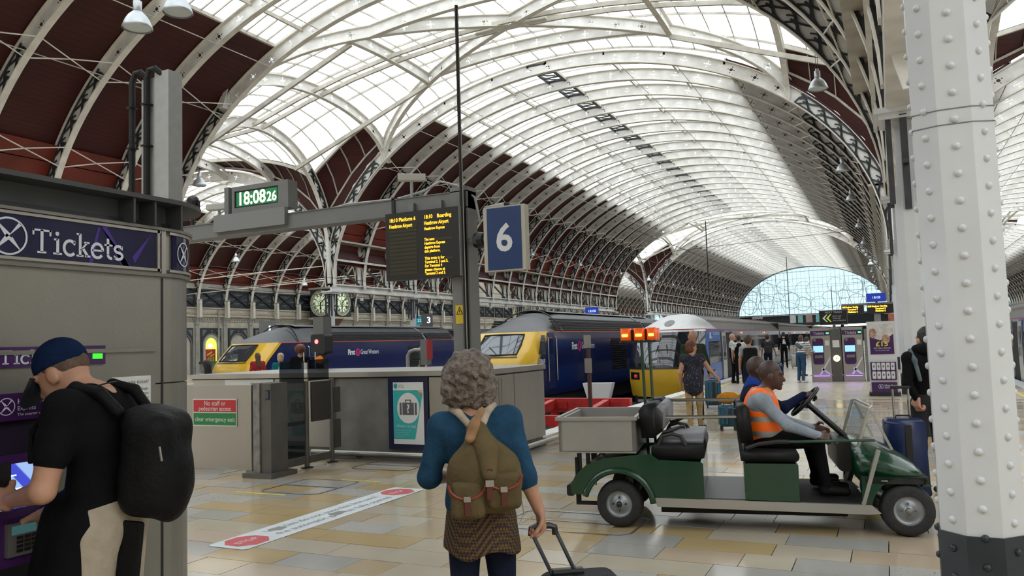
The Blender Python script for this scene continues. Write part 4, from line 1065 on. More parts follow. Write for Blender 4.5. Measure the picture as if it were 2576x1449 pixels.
# departure board
db = thing('departure_board', 'black two column departure board with amber text hanging from the gantry', 'display', (-6.37, 10.2, 2.69))
b = MB(); b.box(-.66, 0, 0, .66, .16, 1.05); b.build('case', M_BLACK, db)
b = MB(); b.box(.66, -.005, 0, .672, .16, 1.05); b.build('edge_trim', M_POSTG, db)
b = MB(); b.box(-.3, .1, 1.05, -.2, .22, 1.2).box(.2, .1, 1.05, .3, .22, 1.2); b.build('hanger', M_POSTG, db)
M_LEDOFF = mat('unlit_led', (.035, .028, .008), .5)
for side, x0 in ((0, -.585), (1, .05)):
    b = MB()
    for i in range(13):
        if side and i in (0, 1, 2, 4, 5, 6, 7, 9, 10, 11, 12): continue
        b.box(x0, -.004, .08 + i * .06, x0 + .5, -.001, .125 + i * .06)
    b.build('led_rows', M_LEDOFF, db)
def led(s, x, z, h, w): text(s, h, M_AMBER, db, (x, -.006, z), (0, -1, 0), align='LEFT', fit=w, bold=.0012)
led('18:10 Platform 6', -.585, .935, .082, .47); led('Heathrow Airport', -.585, .84, .082, .42)
led('18:10    Boarding', .05, .935, .082, .47); led('Heathrow Airport', .05, .84, .082, .43); led('Heathrow Express', .05, .755, .062, .36)
for i, (s, w_) in enumerate((('The next', .18), ('Heathrow Express', .36), ('departs from', .27), ('this platform.', .28))): led(s, .05, .59 - i * .06, .060, w_)
for i, (s, w_) in enumerate((('This train is for', .35), ('Terminal 2, 3 and 5.', .41), ('For Terminal 4', .30), ('please change at', .35), ('Terminal 2 and 3.', .36))): led(s, .05, .30 - i * .058, .060, w_)
# platform number sign
ps = thing('platform_sign', 'blue platform sign with a white figure six in a cream frame', 'sign', (-4.965, 10.2, 2.71))
b = MB(); b.box(-.335, 0, 0, .335, .14, .95); b.build('frame', mat('cream_frame', (.48, .46, .40), .5), ps)
b = MB(); b.box(-.275, -.006, .02, .275, .0, .93); f6 = b.build('face', mat('sign_blue', (.010, .040, .155), .35, var=.06), ps)
text('6', .56, mat('sign_white', (.70, .72, .76), .4), f6, (0, -.009, .465), (0, -1, 0), bold=.012)
b = MB(); b.cyl((-.335, .1, .5), (-.72, .2, .5), .045, 10); b.build('bracket_arm', M_POSTG, ps)
b = MB(); b.lathe([(.02, 0), (.11, .05), (.13, .12), (.11, .2), (.02, .24)], (-.60, .14, .5), 12, 'x'); b.build('speaker_horn', M_BLACK, ps)
# cctv cameras on the gantry
def cctv(x, z, yaw, label, y=10.5, pole=.28):
    o = thing('security_camera', label, 'camera', (x, y, z), yaw)
    b = MB(); b.bbox(-.22, -.06, pole, .22, .06, pole + .12, r=.02, axis='x'); b.build('housing', mat('camera_white', (.55, .54, .50), .5), o)
    b = MB(); b.box(.22, -.05, pole + .01, .235, .05, pole + .11); b.build('window', M_BLACK, o)
    b = MB(); b.cyl((0, 0, 0), (0, 0, pole), .025, 8); b.build('pole', M_PALEPOST, o); b = MB(); b.box(-.06, -.06, 0, .06, .06, .02); b.build('foot', M_PALEPOST, o); return o
cctv(-6.72, 4.0, math.radians(215), 'white security camera on the gantry above the departure board')
cctv(-5.35, 3.5, math.radians(-20), 'white security camera behind the blue platform sign', 10.75, .18)
cctv(-10.95, 3.99, math.radians(195), 'white security camera between kiosk roof and digital clock', 10.6, .28)
sp = thing('spotlight', 'black round spotlight clamped beside the kiosk roof', 'spotlight', (-11.42, 10.42, 3.99))
b = MB(); b.lathe([(.07, -.08), (.12, -.04), (.135, 0), (.12, .05), (.06, .09)], (0, 0, .45), 14, 'y'); b.build('head', M_BLACK, sp)
b = MB(); b.tube([(-.16, 0, .45), (-.16, 0, .24), (.16, 0, .24), (.16, 0, .45)], .02, 6).cyl((0, 0, .0), (0, 0, .22), .04, 8); b.build('yoke', M_BLACK, sp)
# ---------------------------------------------------------------- steel cabinets, gate, barrier
cb_ = thing('steel_cabinet', 'long low brushed steel cabinet with a bumper rail around the track end', 'cabinet', (-5.2, 9.95, 0))
for x0, x1 in ((-5.7, -4.05), (-4.03, -2.69), (-1.66, -.02)):
    b = MB(); b.box(x0, 0, .14, x1, .04, 1.21); b.build('front_panel', M_STEEL, cb_)
b = MB(); b.box(-1.66, 0, .14, -.95, .035, 1.21); b.build('front_panel', M_STEEL, cb_)
for y0, y1 in ((.02, .90), (.915, 2.05)):
    b = MB(); b.box(-.04, y0, .14, 0, y1, 1.2); b.build('side_panel', M_STEEL, cb_)
b = MB(); b.box(-.045, .38, .2, .004, .385, 1.16).box(-.045, .47, .2, .004, .475, 1.16); b.build('side_handle', M_STEELD, cb_)
b = MB(); b.box(-5.72, .03, .02, -.04, 2.02, 1.2); b.build('core', M_STEELD, cb_)
b = MB(); b.box(-5.72, -.05, 1.225, .03, 2.07, 1.30); b.build('top', M_STEEL, cb_)
b = MB(); b.box(-5.72, -.01, 1.205, .0, 2.05, 1.225); b.build('shadow_gap', M_BLACK, cb_)
b = MB(); b.box(-5.72, -.02, .0, .0, 2.05, .10); b.build('plinth', M_STEELD, cb_)
b = MB(); b.tube([(-3.0, -.16, .085), (-.15, -.16, .085), (.02, -.1, .085), (.12, .05, .085), (.12, 2.3, .085)], .04, 10); b.build('bumper_rail', M_STEEL, cb_)
for x in (-2.2, -1.0): b = MB(); b.bar((x, -.16, .06), (x, 0, .02), .05); b.build('rail_bracket', M_STEELD, cb_)
for y in (.7, 1.6): b = MB(); b.bar((.12, y, .06), (0, y, .02), .05); b.build('rail_bracket', M_STEELD, cb_)
# poster case
pc = thing('poster_case', 'navy framed poster about lost luggage set into the steel cabinet', 'poster', (-6.52, 9.93, 0))
b = MB(); b.box(-.34, 0, .14, .36, .05, 1.215); b.build('frame', mat('navy_frame', (.012, .014, .05), .3), pc)
b = MB(); b.box(-.245, -.006, .225, .285, .0, 1.135); ps_ = b.build('sheet', M_WHITEP, pc)
b = MB(); b._add([(-.245, -.008, .30), (.13, -.008, .30), (.272, -.008, .965), (.16, -.008, 1.02), (-.245, -.008, 1.02)], [(0, 1, 2, 3, 4)]); b.build('teal_shape', M_TEAL, ps_, fix=False)
b = MB(); b._add([(.02 + .195 * math.cos(t) , -.010, .755 + .225 * math.sin(t)) for t in [i * PI / 16 for i in range(32)]], [tuple(range(32))]); b.build('white_disc', M_WHITEP, ps_, fix=False)
b = MB()
for x0, x1 in ((-.13, -.095), (-.08, .12), (.135, .17)): b._add([(x0, -.012, .655), (x1, -.012, .655), (x1 - .0, -.012, .835), (x0, -.012, .835)], [(0, 1, 2, 3)])
for q in ((-.03, .835, -.015, .875), (.055, .835, .07, .875), (-.03, .865, .07, .88)): b._add([(q[0], -.012, q[1]), (q[2], -.012, q[1]), (q[2], -.012, q[3]), (q[0], -.012, q[3])], [(0, 1, 2, 3)])
b.build('suitcase_print', M_INK, ps_, fix=False)
text('?', .17, M_WHITEP, ps_, (.02, -.014, .742), (0, -1, 0), bold=.004)
text("Where's my bag?", .055, M_WHITEP, ps_, (-.02, -.0125, .49), (0, -1, 0), squash=.9)
for i, s in enumerate(('Please do not leave your bags', 'unattended. They may be', 'removed or cause delays', 'to your journey.')): text(s, .03, mat('pale_teal_print', (.30, .56, .55), .5), ps_, (-.21, -.0125, .43 - i * .032), (0, -1, 0), align='LEFT', squash=.75)
b = MB(); b._add([(-.20 + .035 * math.cos(t), -.0095, 1.082 + .042 * math.sin(t)) for t in [i * PI / 8 for i in range(16)]], [tuple(range(16))]); b.build('info_disc', M_TEAL, ps_, fix=False)
text('i', .065, M_INK, ps_, (-.2, -.012, 1.082), (0, -1, 0), bold=.002); text('Customer', .028, M_INK, ps_, (-.15, -.008, 1.095), (0, -1, 0), align='LEFT', squash=.8); text('Information', .028, M_INK, ps_, (-.15, -.008, 1.065), (0, -1, 0), align='LEFT', squash=.8)
text('NetworkRail', .03, M_INK, ps_, (.20, -.012, 1.01), (0, -1, 0), squash=.8)
b = MB(); b.poly([(.18, -.011, .985), (.27, -.011, .985), (.255, -.011, .95)]); b.build('rail_logo', mat('orange_print', (.6, .2, .05), .5), ps_)
# notice board behind the barrier
nb = thing('notice_board', 'white notice board on the cabinet behind the steel barrier', 'notice', (-9.65, 9.93, 0)); b = MB(); b.box(-.5, 0, .2, .55, .02, 1.205); b.build('board', M_WHITEP, nb)
text('Network Rail', .07, M_INK, nb, (.26, -.003, 1.13), (0, -1, 0))
b = MB(); b.box(.50, -.004, .2, .515, 0, .9); b.build('red_edge', M_REDSIGN, nb)
# barrier panel
bp_ = thing('steel_barrier', 'plain steel barrier panel carrying a red and green sign', 'barrier', (-8.55, 8.35, 0))
b = MB(); b.box(-.95, 0, .03, .5, .06, 1.2); b.build('panel', M_STEEL, bp_)
b = MB(); b.box(-.9, .0, 0, -.8, .06, .03).box(.4, 0, 0, .5, .06, .03); b.build('foot', M_STEELD, bp_)
sn = thing('access_sign', 'red and green sign reading clear emergency exit on steel barrier', 'sign', (-8.73, 8.34, 0))
b = MB(); b.box(-.42, 0, .625, .42, .009, 1.01); b.build('plate', mat('sign_plate_white', (.70, .70, .68), .5), sn)
b = MB(); b.box(-.405, -.004, .825, .405, 0, .995); rd = b.build('red_half', M_REDSIGN, sn); b = MB(); b.box(-.405, -.004, .64, .405, 0, .81); gn = b.build('green_half', M_GREENSIGN, sn)
M_SGW = mat('sign_letter_white', (.75, .75, .74), .5)
text('No staff or', .092, M_SGW, rd, (.01, -.006, .945), (0, -1, 0)); text('pedestrian access', .088, M_SGW, rd, (.01, -.006, .87), (0, -1, 0)); text('clear emergency exit', .092, M_SGW, gn, (.01, -.006, .72), (0, -1, 0), squash=.98)
M_GATE = mat('bronze_grey_metal', (.115, .11, .10), .45, .35, var=.1, vscale=4)
gpst = thing('barrier_post', 'thick grey barrier post on a block foot with card reader', 'post', (-7.58, 8.05, 0))
b = MB(); b.box(-.15, 0, .06, -.04, .36, 1.24); b.build('worn_channel', mat('worn_channel_paint', (.21, .205, .185), .6, var=.3, vscale=7), gpst)
b = MB(); b.box(-.03, .02, .06, .14, .34, 1.235); b.build('post', M_GATE, gpst)
b = MB(); b.box(-.27, -.08, 0, .23, .42, .06); b.build('foot', M_GATE, gpst)
b = MB(); b.box(.06, .012, 1.02, .12, .02, 1.15); b.build('card_reader', M_BLACK, gpst); b = MB(); b.box(.07, .006, 1.04, .11, .012, 1.13); b.build('reader_face', mat('reader_blue', (.06, .08, .16), .3), gpst)
gt = thing('glass_gate', 'bronze grey gate run with smoked glass screens leading to the cabinet', 'gate', (-7.55, 8.15, 0))
for y in (.19, .75, 1.31):
    b = MB(); b.cyl((0, y, .0), (0, y, 1.22), .036, 12); p = b.build('post', M_GATE, gt); b = MB(); b.lathe([(.09, 0), (.09, .012), (.04, .02)], (0, y, 0), 14); b.build('post_base', M_BLACK, p)
b = MB(); b.box(-.02, .23, .06, .02, .72, .165); b.build('bottom_rail', M_GATE, gt); b = MB(); b.box(-.02, .79, .06, .02, 1.28, .165); b.build('bottom_rail', M_GATE, gt)
b = MB(); b.box(-.01, .22, .17, .01, .70, 1.51); b.build('glass_pane', M_SMOKE, gt); b = MB(); b.box(-.012, .80, 1.22, .008, 1.25, 1.52); b.build('glass_pane', M_SMOKE, gt)
b = MB(); b.box(-.012, .24, .62, .012, .70, .67); b.build('middle_rail', M_BLACK, gt)
b = MB(); b.box(.02, .82, .64, .05, 1.24, 1.205); b.build('control_box', mat('control_box_dark', (.05, .045, .045), .4), gt)
b = MB(); b.box(-.02, .02, .12, .02, .14, .62).box(-.02, .02, .72, .02, .14, 1.14); b.build('leaf_plate', M_GATE, gt)
b = MB(); b.box(-.02, 1.36, .2, .02, 1.5, .62).box(-.02, 1.36, .72, .02, 1.5, 1.1); b.build('end_plate', M_GATE, gt)
# floor sign: two stop octagons and two lines of worn lettering
fs = thing('floor_sign', 'worn white floor strip with two red stop octagons', 'floor sign', (-5.2, 6.5, .0025))
M_STRIP = mat('strip_vinyl', (.60, .64, .66), .45, var=.06, vscale=5); M_STOPRED = mat('stop_red', (.52, .06, .07), .5, var=.15, vscale=9)
b = MB(); b.bbox(-.22, -1.42, 0, .22, 1.42, .0015, r=.05, axis='z'); b.build('strip', M_STRIP, fs)
for y in (-1.17, 1.17):
    b = MB(); b._add([(.2 * math.cos(PI / 8 + i * PI / 4), y + .2 * math.sin(PI / 8 + i * PI / 4), .002) for i in range(8)], [tuple(range(8))]); oc = b.build('octagon', M_STOPRED, fs, fix=False)
    text('STOP', .105, M_STRIP, oc, (0.0, y, .0026), (0, 0, 1), up=(-1, 0, 0))
M_FADED = mat('faded_ink', (.16, .18, .20), .6, var=.4, vscale=14)
text('Vehicles do not pass this line until', .125, M_FADED, fs, (-.075, 0, .0026), (0, 0, 1), up=(-1, 0, 0)); text('the automatic gate has fully opened', .125, M_FADED, fs, (.085, 0, .0026), (0, 0, 1), up=(-1, 0, 0))
for x, y, w, h in ((-.06, -.72, .07, .09), (.05, .02, .06, .12)):
    b = MB(); b._add([(x - w, y - h * .6, .003), (x, y - h, .003), (x + w, y - h * .3, .003), (x + w * .6, y + h, .003), (x - w * .7, y + h * .7, .003)], [(0, 1, 2, 3, 4)]); b.build('worn_patch', STONES[3], fs, fix=False)
# floor hatches outlined in metal
def hatch(x0, y0, x1, y1, label, m1, my=None):
    h = thing('floor_hatch', label, 'hatch', ((x0 + x1) / 2, (y0 + y1) / 2, .002)); hx, hy = (x1 - x0) / 2, (y1 - y0) / 2; c = .08
    b = MB(); P = [(-hx + c, -hy), (hx - c, -hy), (hx, -hy + c), (hx, hy - c), (hx - c, hy), (-hx + c, hy), (-hx, hy - c), (-hx, -hy + c)]
    for i in range(8): a, d = P[i], P[(i + 1) % 8]; b.bar((a[0], a[1], .001), (d[0], d[1], .001), .022, .004)
    b.bar((-hx, 0, .001), (hx, 0, .001), .018, .004); b.build('frame', m1, h)
    if my: b = MB(); b.box(-hx - .25, -hy - .12, 0, hx * .2, -hy - .09, .0015); b.build('paint_line', my, h); b = MB(); b.box(hx * .2, hy + .02, 0, hx + .25, hy + .05, .0015); b.build('paint_line', my, h)
hatch(-6.9, 7.25, -6.05, 8.15, 'floor hatch with yellow paint lines in front of the gate', M_INK, mat('bright_yellow_line', (.66, .58, .06), .6)); hatch(-6.9, 9.0, -5.95, 9.75, 'floor hatch with dark joints before the steel cabinet', M_INK); hatch(-3.35, 6.5, -2.1, 7.25, 'floor hatch with bright metal edge beside the cart wheel', M_STEEL)
# ---------------------------------------------------------------- trains
M_NAVY = mat('navy_coach_paint', (.006, .012, .070), .22, var=.12, vscale=.8, coat=.4)
M_TRROOF = mat('dark_train_roof', (.055, .058, .065), .45, var=.2, vscale=1.2)
M_TRYEL = mat('train_yellow', (.72, .44, .03), .3, var=.06, vscale=1, coat=.3)
M_GLASSDK = mat('dark_train_glass', (.012, .014, .018), .04, spec=.9)
M_SCREENG = mat('windscreen_glass', (.10, .11, .12), .03, .6, spec=1.0)
M_UNDER = mat('underframe_black', (.012, .011, .010), .8, var=.4, vscale=5)
M_LOUVRE = mat('louvre_black', (.028, .030, .034), .25)
M_ORANGE = mat('orange_stripe', (.62, .13, .05), .4)
M_SILVER = mat('silver_train', (.50, .50, .50), .36, .4, var=.05)
M_HEXBLUE = mat('bright_blue_wrap', (.02, .11, .40), .25, var=.15, vscale=.6)
M_HEXGREY = mat('grey_coach_paint', (.22, .24, .28), .2, .4, var=.12, vscale=.7)
M_CHROME = mat('chrome', (.6, .6, .6), .15, 1.0)
M_MAGENTA = mat('magenta_disc', (.42, .02, .14), .4)
def S_(t): t = min(1, max(0, t)); return t * t * (3 - 2 * t)
class Nose:
    """train end: front face, side walls and roof as separate surfaces; local y runs back from the tip"""
    def __init__(s, hw, zb, zc, top, yf, dome, corner=.55, cp=5): s.hw, s.zb, s.zc, s.top, s.yf, s.dome, s.corner, s.cp = hw, zb, zc, top, yf, dome, corner, cp
    def tumble(s, z): return s.hw - .05 * max(0, (z - 1.0)) ** 2 * .6 - .10 * max(0, .25 - z) ** 2
    def front(s, u, z): return (s.tumble(z) * u, s.yf(z) + s.corner * abs(u) ** s.cp, z)
    def patch(s, u0, u1, z0, z1, nu=14, nz=8, off=0.0):
        g = [[s.front(u0 + (u1 - u0) * i / nu, z0 + (z1 - z0) * j / nz) for i in range(nu + 1)] for j in range(nz + 1)]
        b = MB(); b.use(0, True); b.loft([[(x, y - off, z) for x, y, z in r] for r in g], closed=False, caps=False); return b
    def side(s, sx, y_of_z0, y1, z0, z1, nz=8, ny=6, off=0.0):
        rows = []
        for j in range(nz + 1):
            z = z0 + (z1 - z0) * j / nz; ya = y_of_z0(z) if callable(y_of_z0) else y_of_z0
            rows.append([(sx * (s.tumble(z) + off), ya + (y1 - ya) * i / ny, z) for i in range(ny + 1)])
        b = MB(); b.use(0, True); b.loft(rows, closed=False, caps=False); return b
    def roof(s, y1, nu=20, nv=26):
        rows = []
        for j in range(nv + 1):
            v = (j / nv) ** 2.0; r = []
            for i in range(nu + 1):
                u = -1 + 2 * i / nu; yl = s.yf(s.zc) + s.corner * abs(u) ** s.cp; y = yl + v * (y1 - yl); k = min(1.0, (y - yl) / s.dome)
                h = (s.top - s.zc) * math.sin(k * PI / 2) ** .9
                r.append((s.tumble(s.zc) * u, y, s.zc + h * (1 - abs(u) ** 2.4)))
            rows.append(r)
        b = MB(); b.use(0, True); b.loft(rows, closed=False, caps=False); return b
def bogie(parent, y, hw=1.2):
    b = MB(); b.box(-hw, y - 1.6, -.85, hw, y + 1.6, -.35)
    for yy in (y - 1.1, y + 1.1):
        for s in (-1, 1): b.lathe([(.42, -.06), (.42, .06)], (s * (.78), yy, -.6), 18, 'x')
    b.build('bogie', M_UNDER, parent)
def louvre_band(parent, N, y0, y1, z0, z1, n, sx, name='louvre'):
    for i in range(n):
        z = z0 + (z1 - z0) * i / n; h = (z1 - z0) / n * .62; b = MB(); x = N.tumble(z) if z < N.zc else N.hw * (1 - .0) - .03 - (z - N.zc) * .55
        b.prism([(sx * (x - .05), y0, z), (sx * (x + .035), y0, z - .02), (sx * (x + .02), y0, z + h), (sx * (x - .05), y0, z + h)], (0, y1 - y0, 0)); b.build(name, M_LOUVRE, parent)
def hst(name, label, cx, y0, door_y, text_y, text_len, grille_y, number, coaches, dirt=False):
    t = thing(name, label, 'train', (cx, y0, 0))
    def yf(z):
        if z < .9: return .05 + .12 * max(0, .35 - z)
        if z < 1.25: return .05 + .22 * (z - .9) / .35
        return .27 + .88 * (z - 1.25) / .80
    N = Nose(1.36, -.1, 2.05, 2.85, yf, 3.4); L = 17.2
    bnd = lambda z: N.yf(z) + N.corner + .16
    b = N.patch(-1, 1, -.12, 2.05, 18, 14); nose = b.build('nose', M_TRYEL, t, fix=False)
    for sx in (-1, 1):
        N.side(sx, lambda z: N.yf(z) + N.corner, bnd_y(N), -.12, 2.05).build('nose_side', M_TRYEL, t, fix=False) if False else None
        rows = []
        for j in range(9):
            z = -.12 + 2.17 * j / 8; ya = N.yf(z) + N.corner; rows.append([(sx * N.tumble(z), ya, z), (sx * N.tumble(z), ya + .10 + .10 * j / 8, z)])
        b = MB(); b.use(0, True); b.loft(rows, closed=False, caps=False); b.build('nose_side', M_TRYEL, t, fix=False)
        N.side(sx, lambda z: N.yf(z) + N.corner + .10 + .10 * (z + .12) / 2.17, L, -.12, 2.05).build('body_side', M_NAVY, t, fix=False)
        b = N.side(sx, lambda z: N.yf(z) + N.corner, L, 2.03, 2.06, 1, 2, .008); b.build('stripe', M_ORANGE, t, fix=False)
        # cab side window, door, handrails
        b = N.side(sx, lambda z: door_y - .75 + (z - 1.25) * .45, door_y - .12, 1.28, 1.92, 3, 2, .006); b.build('cab_side_window', M_GLASSDK, t, fix=False)
        b = N.side(sx, door_y + .05, door_y + .68, .1, 2.0, 4, 1, .004); d = b.build('cab_door', mat('navy_door', (.008, .016, .085), .3), t, fix=False)
        b = N.side(sx, door_y + .18, door_y + .55, 1.25, 1.85, 2, 1, .008); b.build('door_window', M_GLASSDK, d, fix=False)
        for yy in (door_y, door_y + .74):
            b = MB(); x = sx * (N.hw + .05); b.tube([(x, yy, .35), (x, yy, 1.8), (x - sx * .05, yy, 1.86)], .018, 6); b.build('handrail', M_CHROME, t)
        # long louvres along the cantrail, radiator grille
        louvre_band(t, N, door_y + .95, L - 3.6, 2.10, 2.55, 5, sx)
        louvre_band(t, N, L - 3.3, L - .4, 2.10, 2.5, 4, sx)
        b = N.side(sx, grille_y, grille_y + 2.0, .45, 1.75, 3, 1, .005); g = b.build('radiator_grille', M_UNDER, t, fix=False)
        for i in range(13):
            z = .5 + i * .095; b = MB(); x = sx * (N.tumble(z) + .006); b.box(x, grille_y + .05, z, x + sx * .03, grille_y + 1.95, z + .045); b.build('grille_slat', M_LOUVRE, g)
    N.roof(L).build('roof', M_TRROOF, t, fix=False)
    b = MB(); b.use(0, True); b.loft([[(u * 1.0, 3.6 + v * (L - 4.2), 2.85 - .28 * abs(u) ** 2.4 + .02) for u in [-.62 + 1.24 * i / 8 for i in range(9)]] for v in (0, 1)], closed=False, caps=False); b.build('roof_hatch', mat('roof_hatch_grey', (.10, .10, .11), .5, var=.2), t, fix=False)
    b = MB(); b.tube([(u * 1.36, 2.95 + .3 * (1 - abs(u) ** 2), 2.06 + .80 * (1 - abs(u) ** 2.4)) for u in [-1 + 2 * i / 16 for i in range(17)]], .03, 5); b.build('roof_rib', M_LOUVRE, t)
    b = MB(); b.tube([(u * 1.37, L - 3.5, 2.06 + .80 * (1 - abs(u) ** 2.4)) for u in [-1 + 2 * i / 16 for i in range(17)]], .035, 5); b.build('roof_rib', mat('roof_rib_grey', (.3, .3, .3), .5), t)
    # windscreen with rubber frame and wiper
    b = N.patch(-.56, .56, 1.30, 1.96, 8, 4, .012); ws = b.build('windscreen', M_SCREENG, t, fix=False)
    P = [N.front(u, z) for u, z in [(-.56, 1.30), (0, 1.29), (.56, 1.30), (.575, 1.6), (.56, 1.96), (0, 1.975), (-.56, 1.96), (-.575, 1.6)]]
    b = MB(); b.tube([(x, y - .015, z) for x, y, z in P], .035, 6, closed=True); b.build('screen_rubber', M_RUBBER, t)
    b = MB(); b.bar((.05, .32, 1.31), (-.35, .58, 1.58), .025, .02); b.build('wiper', M_BLACK, t)
    b = N.patch(-.60, .60, 1.21, 1.24, 8, 1, .02); b.build('sill', M_BLACK, t, fix=False)
    # lettering on the right side
    x = N.tumble(1.5) + .012; wl = text_len
    o = text('First', .36, mat('train_letter_white', (.72, .74, .78), .4), t, (x, text_y, 1.5), (1, 0, 0), align='LEFT', bold=.012, squash=.85)
    w1 = max(v.co.x for v in o.data.vertices)
    b = MB(); b._add([(x - .003, text_y + w1 + .24 + .19 * math.cos(a), 1.5 + .20 * math.sin(a)) for a in [i * PI / 12 for i in range(24)]], [tuple(range(24))]); b.build('logo_disc', M_MAGENTA, t, fix=False)
    text('f', .34, MATS['navy_coach_paint'], t, (x + .002, text_y + w1 + .25, 1.5), (1, 0, 0), bold=.004)
    text('Great Western', .34, MATS['train_letter_white'], t, (x, text_y + w1 + .46, 1.5), (1, 0, 0), align='LEFT', squash=max(.5, (wl - w1 - .46) / 2.55))
    if number: text(number, .24, MATS['train_letter_white'], t, (N.tumble(1.02) + .012, door_y - .52, 1.02), (1, 0, 0), bold=.008, squash=.9)
    b = MB(); b.box(-1.15, .6, -.7, 1.15, L, -.12); b.build('underframe', M_UNDER, t); bogie(t, 3.2); bogie(t, L - 3.2)
    b = MB(); b.box(-1.3, L - .02, -.1, 1.3, L, 2.6); b.build('rear_bulkhead', M_UNDER, t)
    for s in (-1, 1): b = MB(); b.lathe([(.09, 0), (.09, -.3), (.24, -.32), (.25, -.36), (.2, -.38)], (s * .87, .25, -.15), 14, 'y'); b.build('buffer', M_UNDER, t)
    for k in range(coaches):
        coach(cx, y0 + L + .4 + 23.4 * k, 'dark blue coach with white band behind the ' + ('locomotive numbered %s' % number if number else 'locomotive by the arcaded wall'), name + '_coach', 'hst', k)
    return t
def bnd_y(N): return 1
def coach(cx, y0, label, grp, kind, k):
    c = thing('coach', ('', 'second ', 'third ', 'fourth ', 'fifth ')[k] + label, 'coach', (cx, y0, 0)); L = 23.0
    N = Nose(1.36, -.1, 2.0 if kind == 'hst' else 1.98, 2.75 if kind == 'hst' else 2.6, lambda z: 0.0, .05, 0.02)
    side = M_NAVY if kind == 'hst' else M_HEXGREY
    for sx in (-1, 1):
        N.side(sx, 0.0, L, -.15, N.zc).build('body_side', side, c, fix=False)
        if kind == 'hst':
            N.side(sx, 0.0, L, 1.80, 1.95, 1, 2, .006).build('white_band', mat('coach_white_band', (.6, .62, .68), .3), c, fix=False); N.side(sx, 0.0, L, 1.765, 1.79, 1, 2, .007).build('pink_line', M_ORANGE, c, fix=False)
            for i in range(8): N.side(sx, 2.4 + i * 2.35, 3.9 + i * 2.35, .85, 1.5, 2, 1, .008).build('window', M_GLASSDK, c, fix=False)
            for yy in (.5, L - 1.2):
                d = N.side(sx, yy, yy + .8, -.05, 1.75, 3, 1, .009).build('door', mat('navy_door', (.008, .016, .085), .3), c, fix=False); N.side(sx, yy + .2, yy + .6, .9, 1.5, 2, 1, .014).build('door_window', mat('teal_glass', (.08, .2, .22), .1), d, fix=False)
        else:
            N.side(sx, .4, L - .4, .75, 1.72, 2, 3, .006).build('window_band', M_GLASSDK, c, fix=False)
            N.side(sx, 0.0, L, 1.93, 1.97, 1, 2, .010).build('red_line', mat('red_line_paint', (.45, .04, .05), .4), c, fix=False)
            for yy in (4.6, L - 6.2):
                d = N.side(sx, yy, yy + 1.5, -.08, 1.85, 3, 1, .012).build('door', M_SILVER, c, fix=False)
                for q in (.12, .82): N.side(sx, yy + q, yy + q + .55, .75, 1.7, 2, 1, .018).build('door_window', M_GLASSDK, d, fix=False)
            for yy in (8.0, 15.0):
                b = MB(); b.box(sx * 1.372, yy, 1.78, sx * 1.385, yy + .12, 1.86); b.build('door_lamp', glow('orange_door_lamp', (1, .25, .03), 3), c)
            for yy in (.02, L - .14): N.side(sx, yy, yy + .12, -.1, 1.9, 2, 1, .012).build('end_pillar', M_BLACK, c, fix=False)
    N.roof(L, 16, 6).build('roof', M_TRROOF if kind == 'hst' else mat('ribbed_grey_roof', (.15, .14, .13), .5, var=.15), c, fix=False)
    if kind != 'hst':
        for x in (-1.0, -.6, .6, 1.0):
            b = MB(); z = N.zc + (N.top - N.zc) * (1 - abs(x / 1.36) ** 2.4); b.box(x - .03, 0, z - .02, x + .03, L, z + .035); b.build('roof_rib', mat('roof_rib_brown', (.24, .22, .20), .5), c)
    for yy in (0, L - .02): b = MB(); b.box(-1.3, yy, -.1, 1.3, yy + .02, 2.4); b.build('end_wall', M_UNDER, c)
    b = MB(); b.box(-1.15, .3, -.7, 1.15, L - .3, -.12); b.build('underframe', M_UNDER, c); bogie(c, 3.0); bogie(c, L - 3.0); return c
hst('locomotive', 'navy and yellow locomotive numbered 43069 behind the red buffer stop', -11.92, 23.2, 1.55, 3.85, 2.75, 8.4, '43069', 3)
hst('locomotive', 'navy and yellow locomotive standing before the arcaded wall and station clock', -25.36, 24.9, 3.6, 6.5, 2.9, 11.9, None, 3)
